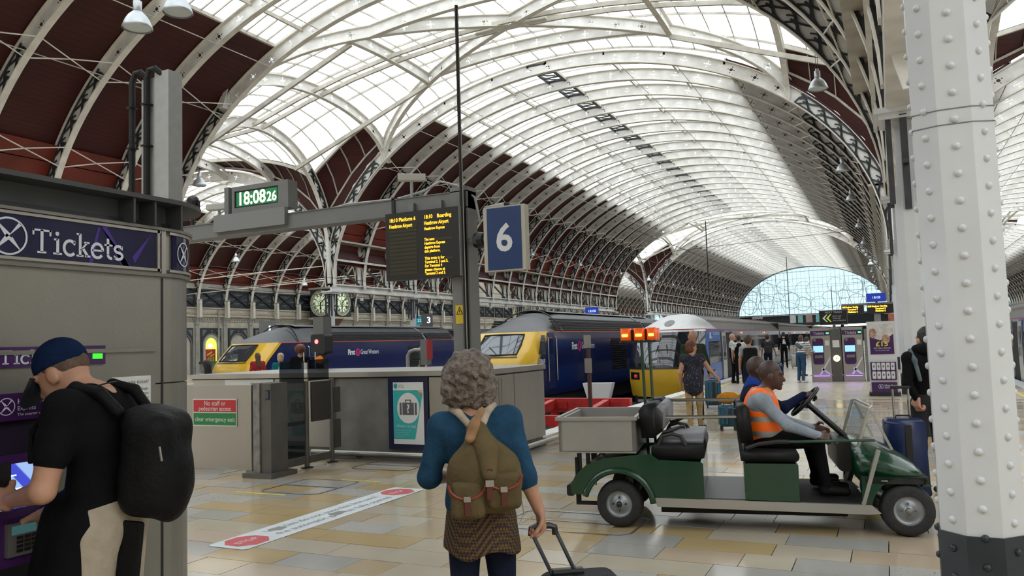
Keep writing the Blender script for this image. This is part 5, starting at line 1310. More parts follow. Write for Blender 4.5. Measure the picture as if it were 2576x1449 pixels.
# ---- silver nosed airport train
def airport_train(cx, y0, label, extra=True):
    t = thing('multiple_unit', label, 'train', (cx, y0, 0))
    def yf(z):
        if z < .55: return .05 + .25 * max(0, .1 - z)
        return .05 + .85 * ((z - .55) / 1.43) ** 1.3
    N = Nose(1.37, -.35, 1.98, 2.62, yf, 2.6, .75, 3.2); L = 22.6
    b = N.patch(-1, 1, -.40, .58, 18, 5); b.build('yellow_apron', M_TRYEL, t, fix=False)
    b = N.patch(-1, 1, .58, .66, 18, 1); b.build('black_waist', M_BLACK, t, fix=False)
    b = N.patch(-1, 1, .64, 1.90, 18, 8, -.002); b.build('windscreen_surround', M_GLASSDK, t, fix=False)
    b = N.patch(-.78, -.10, .80, 1.80, 6, 4, .01); b.build('windscreen', M_SCREENG, t, fix=False); b = N.patch(-.06, .72, .80, 1.80, 6, 4, .01); b.build('windscreen', M_GLASSDK, t, fix=False)
    b = N.patch(-1, 1, 1.90, 1.985, 18, 1, .006); b.build('silver_brow', M_SILVER, t, fix=False)
    P = [N.front(-1 + 2 * i / 20, 1.985) for i in range(21)]; b = MB(); b.tube([(x, y - .01, z) for x, y, z in P], .014, 5); b.build('red_line', mat('red_line_paint', (.45, .04, .05), .4), t)
    for s in (-1, 1):
        b = N.patch(s * .60, s * .93, .22, .48, 6, 3, .012); h = b.build('headlight', M_GLASSDK, t, fix=False); x, y, z = N.front(s * .72, .34); b = MB(); b.sph((x, y - .03, z), .07, 8, 6); b.build('tail_lamp', glow('red_tail_lamp', (.7, .03, .05), .5), h)
        b = MB(); b.bar((s * .3, .16, .75), (s * .15, .45, 1.45), .025, .02); b.build('wiper', M_BLACK, t)
        N.side(s, lambda z: N.yf(z) + N.corner, L, -.32, 1.985).build('body_side', M_HEXBLUE if extra else M_HEXBLUE, t, fix=False)
        N.side(s, 5.0, L, -.2, 1.95, 4, 2, .004).build('grey_side', M_HEXGREY, t, fix=False)
        N.side(s, 1.9, 4.1, .70, 1.52, 2, 2, .008).build('window', M_GLASSDK, t, fix=False); N.side(s, 5.6, L - .5, .72, 1.7, 2, 2, .008).build('window', M_GLASSDK, t, fix=False)
        N.side(s, 4.2, 4.42, -.15, 1.9, 2, 1, .012).build('door_pillar', M_BLACK, t, fix=False); N.side(s, 6.5, 6.7, -.15, 1.9, 2, 1, .012).build('door_pillar', M_BLACK, t, fix=False)
        d = N.side(s, 4.45, 5.3, -.1, 1.85, 3, 1, .014).build('door', M_SILVER, t, fix=False); N.side(s, 4.6, 5.15, .75, 1.7, 2, 1, .02).build('door_window', M_GLASSDK, d, fix=False)
        N.side(s, 5.32, 6.45, -.1, 1.85, 3, 1, .012).build('door_opening', M_UNDER, t, fix=False)
        N.side(s, .0 + N.yf(1.9) + N.corner, L, 1.93, 1.965, 1, 2, .012).build('red_stripe', mat('red_line_paint', (.45, .04, .05), .4), t, fix=False)
        for i in range(5): N.side(s, 2.2, 4.0, 1.42 - i * .05, 1.435 - i * .05, 1, 1, .012).build('blind_slat', M_STEELD, t, fix=False)
        for yy in (9, 16): b = MB(); b.box(s * 1.385, yy, 1.80, s * 1.40, yy + .13, 1.87); b.build('door_lamp', glow('orange_door_lamp', (1, .25, .03), 3), t)
    N.roof(L, 22, 26).build('dome', M_SILVER, t, fix=False)
    b = MB(); b.use(0, True); b.loft([[(N.tumble(1.98) * u, y, 1.985 + .645 * (1 - abs(u) ** 2.4)) for u in [-1 + 2 * i / 16 for i in range(17)]] for y in (3.6, L)], closed=False, caps=False); b.build('roof', mat('ribbed_grey_roof', (.15, .14, .13), .5, var=.15), t, fix=False)
    for x in (-1.0, -.6, .6, 1.0):
        b = MB(); z = 1.98 + .64 * (1 - abs(x / 1.36) ** 2.4); b.box(x - .03, 3.6, z - .02, x + .03, L, z + .04); b.build('roof_rib', mat('roof_rib_brown', (.24, .22, .20), .5), t)
    # round hatch on the dome
    k = .62; u0 = .02; yl = N.yf(1.98) + N.corner * abs(u0) ** N.cp; b = MB()
    def dome(u, yy):
        yl = N.yf(1.98) + N.corner * abs(u) ** N.cp; q = min(1, (yy - yl) / N.dome); return (N.tumble(1.98) * u, yy, 1.98 + .64 * math.sin(q * PI / 2) ** .9 * (1 - abs(u) ** 2.4) + .012)
    b._add([dome(u0 + .135 * math.cos(a), yl + .62 + .33 * math.sin(a)) for a in [i * PI / 12 for i in range(24)]], [tuple(range(24))]); hh = b.build('round_hatch', mat('hatch_grey', (.16, .16, .16), .5), t, fix=False)
    x = 1.385
    text('UK', .30, mat('train_letter_white', (.72, .74, .78), .4), t, (x, 1.95, 1.72), (1, 0, 0), align='LEFT', bold=.012); text('YOUR CONNECTION', .17, mat('pale_blue_letter', (.35, .5, .72), .4), t, (x, 2.55, 1.80), (1, 0, 0), align='LEFT', bold=.004, squash=.85)
    text('332011', .13, MATS['train_letter_white'], t, (1.388, 3.2, .78), (1, 0, 0)); text('fly in', .2, MATS['pale_blue_letter'], t, (1.388, 2.9, .35), (1, 0, 0), shear=.3)
    b = MB(); b.box(-1.1, .5, -.9, 1.1, L, -.36); b.build('underframe', M_UNDER, t); bogie(t, 3.4); bogie(t, L - 3.0)
    b = MB(); b.box(-.5, -.02, -.75, .5, .3, -.45); b.build('coupler_box', mat('coupler_black', (.03, .03, .035), .4), t); b = MB(); b.lathe([(.1, -.12), (.1, .1)], (.0, -.05, -.62), 14, 'y'); b.build('coupler', M_STEEL, t)
    b = MB(); b.box(-1.3, L - .02, -.1, 1.3, L, 2.4); b.build('end_wall', M_UNDER, t)
    return t
airport_train(-7.45, 27.6, 'silver domed airport train with yellow apron beside the long platform')
for k in range(4): coach(-7.45, 27.6 + 22.9 + 23.3 * k, 'grey coach with dark window band behind the silver domed train', 'hex', 'hex', k)
airport_train(5.02, 24.3, 'blue ended train standing beyond the riveted column')
for k in range(3): coach(5.02, 24.3 + 22.9 + 23.3 * k, 'grey coach behind the blue ended train beyond the riveted column', 'hexr', 'hex', k)
# ---------------------------------------------------------------- buffer stop and bits at the track head
M_BUFRED = mat('buffer_red', (.48, .025, .022), .5, var=.2, vscale=3)
bs = thing('buffer_stop', 'red steel buffer stop frame in front of the silver train', 'buffer stop', (-7.45, 19.5, -.9))
b = MB(); b.box(-1.2, 0, .72, 1.35, .25, 1.07); b.build('beam', M_BUFRED, bs)
for x in (-.75, .75):
    b = MB(); b.bar((x, 0.1, .95), (x, -4.6, .45), .16, .22).bar((x, .1, .1), (x, -4.6, .25), .16, .16).bar((x, .1, 0), (x, .1, .8), .16, .2); b.build('frame', M_BUFRED, bs)
b = MB(); b.box(-.9, -2.4, .62, .9, -2.2, .85).box(-.9, -4.6, .2, .9, -4.35, .75); b.build('cross_beam', M_BUFRED, bs)
for x in (-.85, .6): b = MB(); b.box(x, -.03, .80, x + .5, 0, .98); b.build('pad', mat('buffer_pad_red', (.40, .02, .02), .5), bs)
b = MB(); b.box(-.9, -3.3, 0, .9, -3.1, .25); b.build('sleeper', M_UNDER, bs)
o = thing('marker_post', 'thin brown post with a white topped plate beside the red buffer stop', 'post', (-6.62, 18.05, -.05)); b = MB(); b.box(-.04, -.04, 0, .04, .04, 1.86); b.build('pole', mat('rust_brown', (.06, .025, .02), .6), o)
b = MB(); b.box(-.09, -.06, 1.55, .09, -.04, 1.86); b.build('plate', M_STEEL, o); b = MB(); b.box(-.09, -.06, .95, .09, -.04, 1.3); b.build('lower_plate', M_STEEL, o)
b = MB(); b.box(-.12, -.12, -.95, .12, .12, .01); b.build('foot', M_CONC, o)
o = thing('white_fender', 'white tapered fender block at the platform head near buffer stop', 'fender', (-8.55, 24.0, -.3)); b = MB(); b.prism([(-.5, 0, .62), (.5, 0, .62), (.32, 0, 0), (-.32, 0, 0)], (0, .3, 0)); b.build('block', M_WHITE, o); b = MB(); b.box(-.2, .05, -.9, .2, .25, 0); b.build('stand', M_CONC, o)
# ---------------------------------------------------------------- electric cart
M_CARTG = mat('cart_green', (.002, .040, .017), .24, var=.08, vscale=2, coat=.5)
M_CARTSILL = mat('cart_aluminium', (.42, .41, .38), .35, .6, var=.1, vscale=3, stretch=(.2, 1, 1))
M_SEATB = mat('black_vinyl', (.010, .010, .011), .5, spec=.25, var=.2, vscale=6)
M_SEATG = mat('grey_vinyl', (.20, .20, .22), .45, var=.1, vscale=5)
M_TRAY = mat('tray_aluminium', (.40, .39, .37), .42, .55, var=.08, vscale=2)
M_TYRE = mat('tyre_rubber', (.018, .018, .019), .75, var=.25, vscale=20, bump=.3, bscale=60)
M_RIM = mat('wheel_rim', (.34, .36, .38), .4, .5, var=.12, vscale=9)
M_BEACON = mat('amber_lens', (.60, .08, .004), .3, emit=(1.0, .13, .005), estr=.32)
M_BEAM2 = glow('amber_bulb', (1.0, .50, .06), 4.5)
CW = 1.16
ct = thing('electric_cart', 'dark green electric buggy with aluminium tray and amber beacon bar', 'cart', (-2.25, 6.76, 0), math.radians(10.15))
def arcpts(cx, cz, r, a0, a1, n=10): return [(cx + r * math.cos(math.radians(a0 + (a1 - a0) * i / n)), cz + r * math.sin(math.radians(a0 + (a1 - a0) * i / n))) for i in range(n + 1)]
def slab(b, prof, y0, y1): b.prism([(x, y0, z) for x, z in prof], (0, y1 - y0, 0)); return b
prof = [(-.42, .29), (-.43, .36), (-.38, .46), (-.28, .55), (-.12, .61), (.10, .635), (.30, .645), (.36, .60), (.72, .585), (.74, .57), (.74, .272), (.30, .272)] + arcpts(0, .2, .285, 14, 158, 12) + [(-.27, .29)]
b = slab(MB(), prof, 0.0, .30); slab(b, prof, CW - .30, CW); b.build('rear_fender', M_CARTG, ct)
b = slab(MB(), [(-.30, .42), (-.25, .55), (.3, .63), (.74, .57), (.74, .272), (.34, .272), (.34, .5)], .30, CW - .30); b.build('rear_body', M_CARTG, ct)
for y in (-.012, CW + .012):
    b = MB(); b.use(0, True); b.tube([(x, y, z) for x, z in arcpts(0, .2, .305, 5, 165, 16)], .028, 8); b.build('wheel_arch_lip', M_CARTG, ct)
b = MB(); b.bbox(-.47, .03, .27, -.40, CW - .03, .37, r=.02, axis='y'); b.build('rear_bumper', M_RUBBER, ct)
b = slab(MB(), [(1.075, .272), (1.075, .56), (1.09, .575), (1.50, .575), (1.515, .56), (1.51, .262)], 0, CW); b.build('seat_box', M_CARTG, ct)
b = MB(); b.box(.74, .02, .25, 1.075, CW - .02, .275); b.build('foot_well', mat('foot_plate', (.09, .095, .105), .4, .4), ct)
b = MB(); b.box(1.5, .02, .24, 2.05, CW - .02, .262); b.build('front_floor', M_RUBBER, ct)
for y in (-.015, CW - .025):
    b = MB(); b.prism([(.30, y, .275), (2.06, y, .25), (2.13, y, .185), (2.05, y, .175), (.34, y, .20)], (0, .04, 0)); b.build('sill', M_CARTSILL, ct)
b = MB(); b.box(.35, .2, .11, 1.9, CW - .2, .22); b.build('chassis', M_UNDER, ct)
# cowl
rings = []
for s, zt, zb_, hw in ((1.97, .735, .48, .50), (2.08, .725, .47, .53), (2.2, .70, .46, .56), (2.32, .645, .455, .57), (2.42, .575, .45, .55), (2.47, .52, .46, .50)):
    r = []
    for i in range(15):
        a = PI * i / 14; x = math.cos(a); r.append((s, CW / 2 - hw * (abs(x) ** .7) * (1 if x > 0 else -1), zb_ + (zt - zb_) * math.sin(a) ** .55))
    rings.append(r)
b = MB(); b.use(0, True); b.loft(rings); b.build('cowl', M_CARTG, ct)
fr = [(1.99, .255), (2.0, .48), (2.47, .47), (2.47, .40), (2.44, .40)] + arcpts(2.335, .2, .275, 48, 168, 10) + [(2.07, .25)]
b = slab(MB(), fr, .0, .05); slab(b, fr, CW - .05, CW); b.build('front_fender', M_CARTG, ct)
b = MB(); b.bbox(2.0, .0, .42, 2.50, CW, .475, r=.02, axis='z'); b.build('front_bumper', M_RUBBER, ct)
b = MB(); b.box(2.14, -.012, .44, 2.19, -.002, .452); b.build('badge', M_CHROME, ct)
for y in (.02, CW - .05):
    b = MB(); b.bar((2.14, y, .69), (2.0, y, .25), .045, .03); b.build('front_post', M_CARTSILL, ct)
b = MB(); b.tube([(2.0, .12, .70), (2.10, .12, 1.02), (2.13, .20, 1.03), (2.13, CW - .2, 1.03), (2.10, CW - .12, 1.02), (2.0, CW - .12, .70)], .014, 8); b.build('screen_frame', M_CARTSILL, ct)
b = MB(); b.poly([(2.02, .13, .71), (2.02, CW - .13, .71), (2.10, CW - .13, 1.01), (2.10, .13, 1.01)]); b.poly([(2.035, .13, .71), (2.035, CW - .13, .71), (2.115, CW - .13, 1.01), (2.115, .13, 1.01)]); b.build('wind_deflector', M_CLEAR, ct)
b = MB(); b.bar((2.12, .12, 1.0), (2.26, .12, .68), .02, .02).bar((2.12, CW - .12, 1.0), (2.26, CW - .12, .68), .02, .02); b.build('screen_stay', M_CARTSILL, ct)
b = MB(); b.bbox(1.86, .35, .46, 1.99, CW - .1, .72, r=.05, axis='y'); b.build('dashboard', M_BLACK, ct)
# wheels
tw = MB(); tw.use(0, True); tw.lathe([(.115, -.085), (.17, -.095), (.198, -.075), (.207, -.03), (.207, .03), (.198, .075), (.17, .095), (.115, .085)], n=28, axis='y', caps=False); tyre_me = tw.mesh('tyre', M_TYRE)
rw = MB(); rw.use(0, True); rw.lathe([(.118, -.075), (.112, -.05), (.085, -.045), (.075, -.055), (.04, -.06), (.038, -.075), (.001, -.078)], n=24, axis='y', caps=False); rim_me = rw.mesh('rim', M_RIM)
hb = MB(); hb.use(0, True); hb.lathe([(.028, -.06), (.026, -.095), (.018, -.105), (.001, -.107)], n=14, axis='y', caps=False)
for i in range(4): hb.lathe([(.008, -.06), (.008, -.07)], (.058 * math.cos(i * PI / 2), 0, .058 * math.sin(i * PI / 2)), 8, 'y')
hub_me = hb.mesh('hub', M_STEELD); hub2 = hb.mesh('hub', M_BLACK)
for s, y, fl in ((0, .10, 0), (2.335, .08, 0), (0, CW - .10, 1), (2.335, CW - .08, 1)):
    w = obj('wheel', tyre_me, ct, (s, y, .207), (0, 0, PI if fl else 0)); obj('rim', rim_me, w); obj('hub', hub2 if s == 0 else hub_me, w)
b = MB(); b.cyl((0, .1, .207), (0, CW - .1, .207), .03, 8); b.build('rear_axle', M_UNDER, ct); b = MB(); b.cyl((2.335, .1, .207), (2.335, CW - .1, .207), .03, 8); b.build('front_axle', M_UNDER, ct)
# seats
def seat(s0, s1, z0, z1, name, top):
    b = MB(); b.use(0, True); b.bbox(s0, .03, z0, s1, CW - .03, z1, r=min(.05, (z1 - z0) / 2.2), seg=4, axis='y'); return b.build(name, top, ct)
seat(1.055, 1.53, .585, .675, 'front_cushion', M_SEATB); seat(.30, .76, .60, .735, 'rear_cushion', M_SEATB)
b = MB(); b.use(0, True); b.bbox(.38, .06, .735, .75, CW - .06, .775, r=.018, axis='y'); b.build('rear_cushion_top', M_SEATG, ct)
for nm, P, m in (('front_backrest', [(1.06, .74), (1.03, 1.02), (1.045, 1.05), (1.12, 1.05), (1.145, 1.02), (1.17, .74)], M_SEATB), ('rear_backrest', [(.22, .78), (.20, 1.02), (.24, 1.07), (.34, 1.08), (.42, 1.00), (.40, .84), (.32, .78)], M_SEATB)):
    for y0, y1 in ((.05, CW / 2 - .03), (CW / 2 + .03, CW - .05)):
        b = MB(); b.use(0, True); b.prism([(x, y0, z) for x, z in P], (0, y1 - y0, 0)); b.build(nm, m, ct)
b = MB(); b.use(0, True); b.bbox(.33, .05, .86, .43, CW - .05, 1.06, r=.04, axis='y'); b.build('rear_headrest_pad', M_SEATG, ct)
for y in (.12, CW - .12):
    b = MB(); b.bar((1.07, y, .58), (1.03, y, 1.03), .03); b.build('backrest_post', M_BLACK, ct)
    b = MB(); b.tube([(.40, y - .06, .83), (.46, y - .06, .84), (.56, y - .06, .88), (.60, y - .06, .88)], .016, 7); b.build('armrest', M_BLACK, ct)
    b = MB(); b.tube([(.36, y - .08, .72), (.40, y - .08, .80), (.48, y - .08, .82), (.56, y - .08, .80), (.60, y - .08, .72)], .018, 7); b.build('hip_guard', M_BLACK, ct)
b = MB(); b.tube([(1.10, .02, .70), (1.20, .02, .735), (1.36, .02, .755), (1.45, .02, .755)], .018, 7); b.build('front_armrest', M_BLACK, ct)
b = MB(); b.tube([(1.37, .03, .752), (2.12, .03, .768)], .012, 7); b.build('grab_rail', M_CARTG, ct)
# rods from the tray to the backrest
for z, y in ((1.045, .95), (.96, .10)):
    b = MB(); b.cyl((.10, y, z), (1.06, y, z), .015, 10); b.build('chrome_rod', M_CHROME, ct)
# tray
b = MB(); b.box(-.52, 0.0, .665, .17, .03, .96).box(-.52, 1.0, .665, .17, 1.03, .96).box(-.52, 0, .665, -.49, 1.03, .96).box(.14, 0, .665, .17, 1.03, .96).box(-.52, 0, .655, .17, 1.03, .675); b.build('tray', M_TRAY, ct)
b = MB(); b.box(-.545, -.02, .945, .19, .015, .975).box(-.545, 1.01, .945, .19, 1.05, .975).box(-.545, 0, .945, -.515, 1.03, .975).box(.16, 0, .945, .19, 1.03, .975); b.build('tray_rim', M_TRAY, ct)
for s in (-.36, -.28, .1):
    for y in (.10, .95): b = MB(); b.box(s - .018, y, .36, s + .018, y + .035, .66); b.build('tray_leg', M_BLACK, ct)
b = MB(); b.box(-.40, .1, .20, -.36, .14, .60).box(-.40, .95, .20, -.36, .99, .6).box(-.40, .1, .18, -.1, .13, .21); b.build('tow_frame', M_UNDER, ct)
# beacon bar on two green poles
for s, y in ((.235, .40), (.275, .72)):
    b = MB(); b.cyl((s, y, .62), (s - .02, y, 1.66), .014, 8); b.build('beacon_pole', M_CARTG, ct)
bb = MB(); bb.bbox(.02, .32, 1.625, .36, .82, 1.645, r=.02, axis='z'); bb.bbox(.12, .40, 1.645, .15, .76, 1.75, r=.01, axis='z'); bb.bbox(.25, .40, 1.645, .27, .76, 1.75, r=.008, axis='z'); bcn = bb.build('beacon_bar', M_BLACK, ct)
for y0 in (.33, .62):
    for x0, x1 in ((.03, .115), (.155, .245), (.275, .355)):
        b = MB(); b.use(0, True); b.bbox(x0, y0, 1.648, x1, y0 + .18, 1.762, r=.02, axis='z'); b.build('amber_lens', M_BEACON, bcn)
        b = MB(); b.bbox(x0 + .015, y0 - .012, 1.682, x1 - .015, y0 + .004, 1.708, r=.008, axis='y'); b.build('bulb', M_BEAM2, bcn)
# steering, away from the camera
sw = obj('steering_wheel', None, ct); place(sw, (1.66, .80, 1.03), (-.72, 0, .69), up=(0, 1, 0))
b = MB(); b.use(0, True); b.tube([(.165 * math.cos(t), .165 * math.sin(t), 0) for t in [i * PI / 12 for i in range(24)]], .017, 8, closed=True); b.build('rim', M_BLACK, sw)
b = MB()
for a in (90, 210, 330): b.bar((0, 0, 0), (.16 * math.cos(math.radians(a)), .16 * math.sin(math.radians(a)), 0), .03, .015)
b.lathe([(.05, -.02), (.05, .02)], n=14); b.build('spoke', M_BLACK, sw)
b = MB(); b.cyl((1.67, .80, 1.02), (2.0, .80, .70), .028, 10); b.build('steering_column', M_BLACK, ct)
b = MB(); b.box(1.78, .7, .30, 1.86, .84, .32).box(1.78, .5, .30, 1.86, .62, .32); b.build('pedal', M_STEELD, ct)
# ---------------------------------------------------------------- people: smooth implicit bodies turned into one mesh
def V(*a): return np.array(a, float)
def rotm(yaw=0, pitch=0, roll=0): return np.array(Euler((pitch, roll, yaw), 'XYZ').to_matrix())
class SDF:
    def __init__(s): s.P = []
    def cap(s, a, b, ra, rb=None, tag=0, k=.03):
        a = np.array(a, float); b = np.array(b, float); rb = ra if rb is None else rb
        lo = np.minimum(a, b) - max(ra, rb); hi = np.maximum(a, b) + max(ra, rb)
        def f(X, Y, Z):
            d = b - a; L = max(1e-9, d @ d); t = np.clip(((X - a[0]) * d[0] + (Y - a[1]) * d[1] + (Z - a[2]) * d[2]) / L, 0, 1)
            return np.sqrt((X - a[0] - t * d[0]) ** 2 + (Y - a[1] - t * d[1]) ** 2 + (Z - a[2] - t * d[2]) ** 2) - (ra + t * (rb - ra))
        s.P.append((f, lo, hi, tag, k)); return s
    def ell(s, c, r, R=None, tag=0, k=.03):
        c = np.array(c, float); r = np.array(r, float); M = np.eye(3) if R is None else np.array(R); m = max(r)
        def f(X, Y, Z):
            x, y, z = X - c[0], Y - c[1], Z - c[2]
            q = [(M[0, i] * x + M[1, i] * y + M[2, i] * z) for i in range(3)]
            k0 = np.sqrt(sum((q[i] / r[i]) ** 2 for i in range(3))); k1 = np.sqrt(sum((q[i] / r[i] ** 2) ** 2 for i in range(3))) + 1e-9
            return k0 * (k0 - 1) / k1
        s.P.append((f, c - m, c + m, tag, k)); return s
    def box(s, c, h, rd=.02, R=None, tag=0, k=.02):
        c = np.array(c, float); h = np.array(h, float) - rd; M = np.eye(3) if R is None else np.array(R); m = np.linalg.norm(h) + rd
        def f(X, Y, Z):
            x, y, z = X - c[0], Y - c[1], Z - c[2]
            q = [np.abs(M[0, i] * x + M[1, i] * y + M[2, i] * z) - h[i] for i in range(3)]
            return np.sqrt(sum(np.maximum(v, 0) ** 2 for v in q)) + np.minimum(np.maximum(q[0], np.maximum(q[1], q[2])), 0) - rd
        s.P.append((f, c - m, c + m, tag, k)); return s
    def chain(s, pts, rs, tag=0, k=.03):
        for i in range(len(pts) - 1): s.cap(pts[i], pts[i + 1], rs[i], rs[i + 1], tag, k)
        return s
    def mesh(s, name, mats, vox=.012, noise=0.0, nscale=30, cut=None):
        lo = np.min([p[1] for p in s.P], 0) - 4 * vox; hi = np.max([p[2] for p in s.P], 0) + 4 * vox
        n = np.ceil((hi - lo) / vox).astype(int) + 1
        F = np.full(n, 9.0, np.float32); B = np.full(n, 9.0, np.float32); T = np.zeros(n, np.uint8)
        ax = [lo[i] + vox * np.arange(n[i]) for i in range(3)]
        for f, l, h, tg, k in s.P:
            m = k + 4 * vox; i0 = np.maximum(((l - m - lo) / vox).astype(int), 0); i1 = np.minimum(((h + m - lo) / vox).astype(int) + 2, n)
            sl = tuple(slice(i0[i], i1[i]) for i in range(3))
            X, Y, Z = np.meshgrid(ax[0][sl[0]], ax[1][sl[1]], ax[2][sl[2]], indexing='ij', sparse=True)
            d = f(X, Y, Z).astype(np.float32); A = F[sl]
            hh = np.maximum(k - np.abs(A - d), 0) / max(k, 1e-6); F[sl] = np.minimum(A, d) - hh * hh * k * .25
            w = d < B[sl]; T[sl][w] = tg; B[sl][w] = d[w]
        if noise:
            X, Y, Z = np.meshgrid(*ax, indexing='ij', sparse=True)
            F += noise * (np.sin(X * nscale + 2 * np.sin(Z * nscale * .7)) * np.sin(Y * nscale * 1.1 + 1.3 * np.sin(X * nscale * .6)) * np.sin(Z * nscale * .9 + 1.7 * np.sin(Y * nscale * .8))).astype(np.float32)
        if cut is not None:
            X, Y, Z = np.meshgrid(*ax, indexing='ij', sparse=True); F = np.maximum(F, cut(X, Y, Z).astype(np.float32))
        S = F < 0; c = n - 1
        cnt = np.zeros(c, np.int8)
        for dx in (0, 1):
            for dy in (0, 1):
                for dz in (0, 1): cnt += S[dx:dx + c[0], dy:dy + c[1], dz:dz + c[2]]
        act = (cnt > 0) & (cnt < 8); I = np.argwhere(act); idx = np.full(c, -1, np.int32); idx[act] = np.arange(len(I))
        pos = np.zeros((len(I), 3)); num = np.zeros(len(I)); cor = [(a, b, d) for a in (0, 1) for b in (0, 1) for d in (0, 1)]
        for p in cor:
            for a in range(3):
                if p[a]: continue
                q = list(p); q[a] = 1
                f0 = F[I[:, 0] + p[0], I[:, 1] + p[1], I[:, 2] + p[2]]; f1 = F[I[:, 0] + q[0], I[:, 1] + q[1], I[:, 2] + q[2]]
                w = (f0 < 0) != (f1 < 0); t = np.where(w, f0 / np.where(w, f0 - f1, 1), 0); e = np.array(p, float) + 0 * pos; e[:, a] += t
                pos[w] += e[w]; num[w] += 1
        pos = lo + vox * (I + pos / num[:, None])
        faces = []
        for a in range(3):
            o1, o2 = [(1, 2), (2, 0), (0, 1)][a]
            d = [0, 0, 0]; d[a] = 1; sA = S[:n[0] - d[0], :n[1] - d[1], :n[2] - d[2]]; sB = S[d[0]:, d[1]:, d[2]:]
            E = np.argwhere(sA != sB); E = E[(E[:, o1] > 0) & (E[:, o2] > 0) & (E[:, o1] < c[o1]) & (E[:, o2] < c[o2])]
            u = np.zeros(3, int); u[o1] = 1; v = np.zeros(3, int); v[o2] = 1
            g = lambda off: idx[tuple((E - off).T)]
            Q = np.stack([g(0 * u), g(u), g(u + v), g(v)], 1); ins = sA[tuple(E.T)]
            Q[~ins] = Q[~ins][:, ::-1]; faces.append(Q)
        Q = np.concatenate(faces); Q = Q[(Q >= 0).all(1)]
        tags = sorted(set(q[3] for q in s.P)); polys = [Q]; lab = None
        if len(tags) > 1:     # cut the faces cleanly where one material meets another
            D = np.full((max(tags) + 1, len(pos)), 9.0)
            for f, l, h, tg, k in s.P:
                w = ((pos > l - .12) & (pos < h + .12)).all(1)
                if w.any(): D[tg, w] = np.minimum(D[tg, w], f(pos[w, 0], pos[w, 1], pos[w, 2]))
            lb = D.argmin(0); ql = lb[Q]; mixed = (ql != ql[:, :1]).any(1); keep = Q[~mixed]; tris = []; tl = []; new = []; cache = {}
            def mid(i, k, a, b_):
                key = (min(i, k), max(i, k), a, b_)
                if key not in cache:
                    fi = D[b_, i] - D[a, i]; fk = D[b_, k] - D[a, k]; t = fi / (fi - fk) if abs(fi - fk) > 1e-9 else .5
                    cache[key] = len(pos) + len(new); new.append(pos[i] + (pos[k] - pos[i]) * min(.97, max(.03, t)))
                return cache[key]
            for q in Q[mixed]:
                for tri in ((q[0], q[1], q[2]), (q[0], q[2], q[3])):
                    L3 = [lb[v] for v in tri]
                    if len(set(L3)) != 2: tris.append(tri); tl.append(L3[0]); continue
                    lone = [x for x in range(3) if L3.count(L3[x]) == 1][0]; k, i, j = tri[lone], tri[(lone + 1) % 3], tri[(lone + 2) % 3]; a_, b_ = lb[i], lb[k]
                    u = mid(i, k, a_, b_); v = mid(j, k, a_, b_); tris += [(k, u, v), (u, i, j), (u, j, v)]; tl += [b_, a_, a_]
            if new: pos = np.concatenate([pos, np.array(new)])
            lab = np.concatenate([lb[keep[:, 0]], np.array(tl, int)]) if tl else lb[keep[:, 0]]; polys = [keep] + ([np.array(tris)] if tris else [])
        me = bpy.data.meshes.new(name); me.vertices.add(len(pos)); me.vertices.foreach_set('co', pos.astype(np.float32).ravel())
        tot = np.concatenate([np.full(len(q), q.shape[1], np.int32) for q in polys]); st = np.concatenate([[0], np.cumsum(tot)[:-1]]).astype(np.int32); NF = len(tot)
        me.loops.add(int(tot.sum())); me.loops.foreach_set('vertex_index', np.concatenate([q.ravel() for q in polys]).astype(np.int32))
        me.polygons.add(NF); me.polygons.foreach_set('loop_start', st); me.polygons.foreach_set('loop_total', tot)
        for m in (mats if isinstance(mats, (list, tuple)) else [mats]): me.materials.append(m)
        me.polygons.foreach_set('material_index', lab.astype(np.int32) if lab is not None else np.zeros(NF, np.int32)); me.polygons.foreach_set('use_smooth', np.ones(NF, bool))
        me.update(calc_edges=True); me.validate(); return me
SKIN = {'pale': mat('pale_skin', (.50, .27, .18), .55, var=.08, vscale=9), 'tan': mat('tan_skin', (.42, .22, .14), .55, var=.08, vscale=9), 'dark': mat('dark_skin', (.075, .035, .025), .45, var=.12, vscale=9)}
def cloth(name, col, rough=.9, var=.15, vs=9, **kw): return mat(name, col, rough, var=var, vscale=vs, bump=.25, bscale=50, spec=.12, **kw)
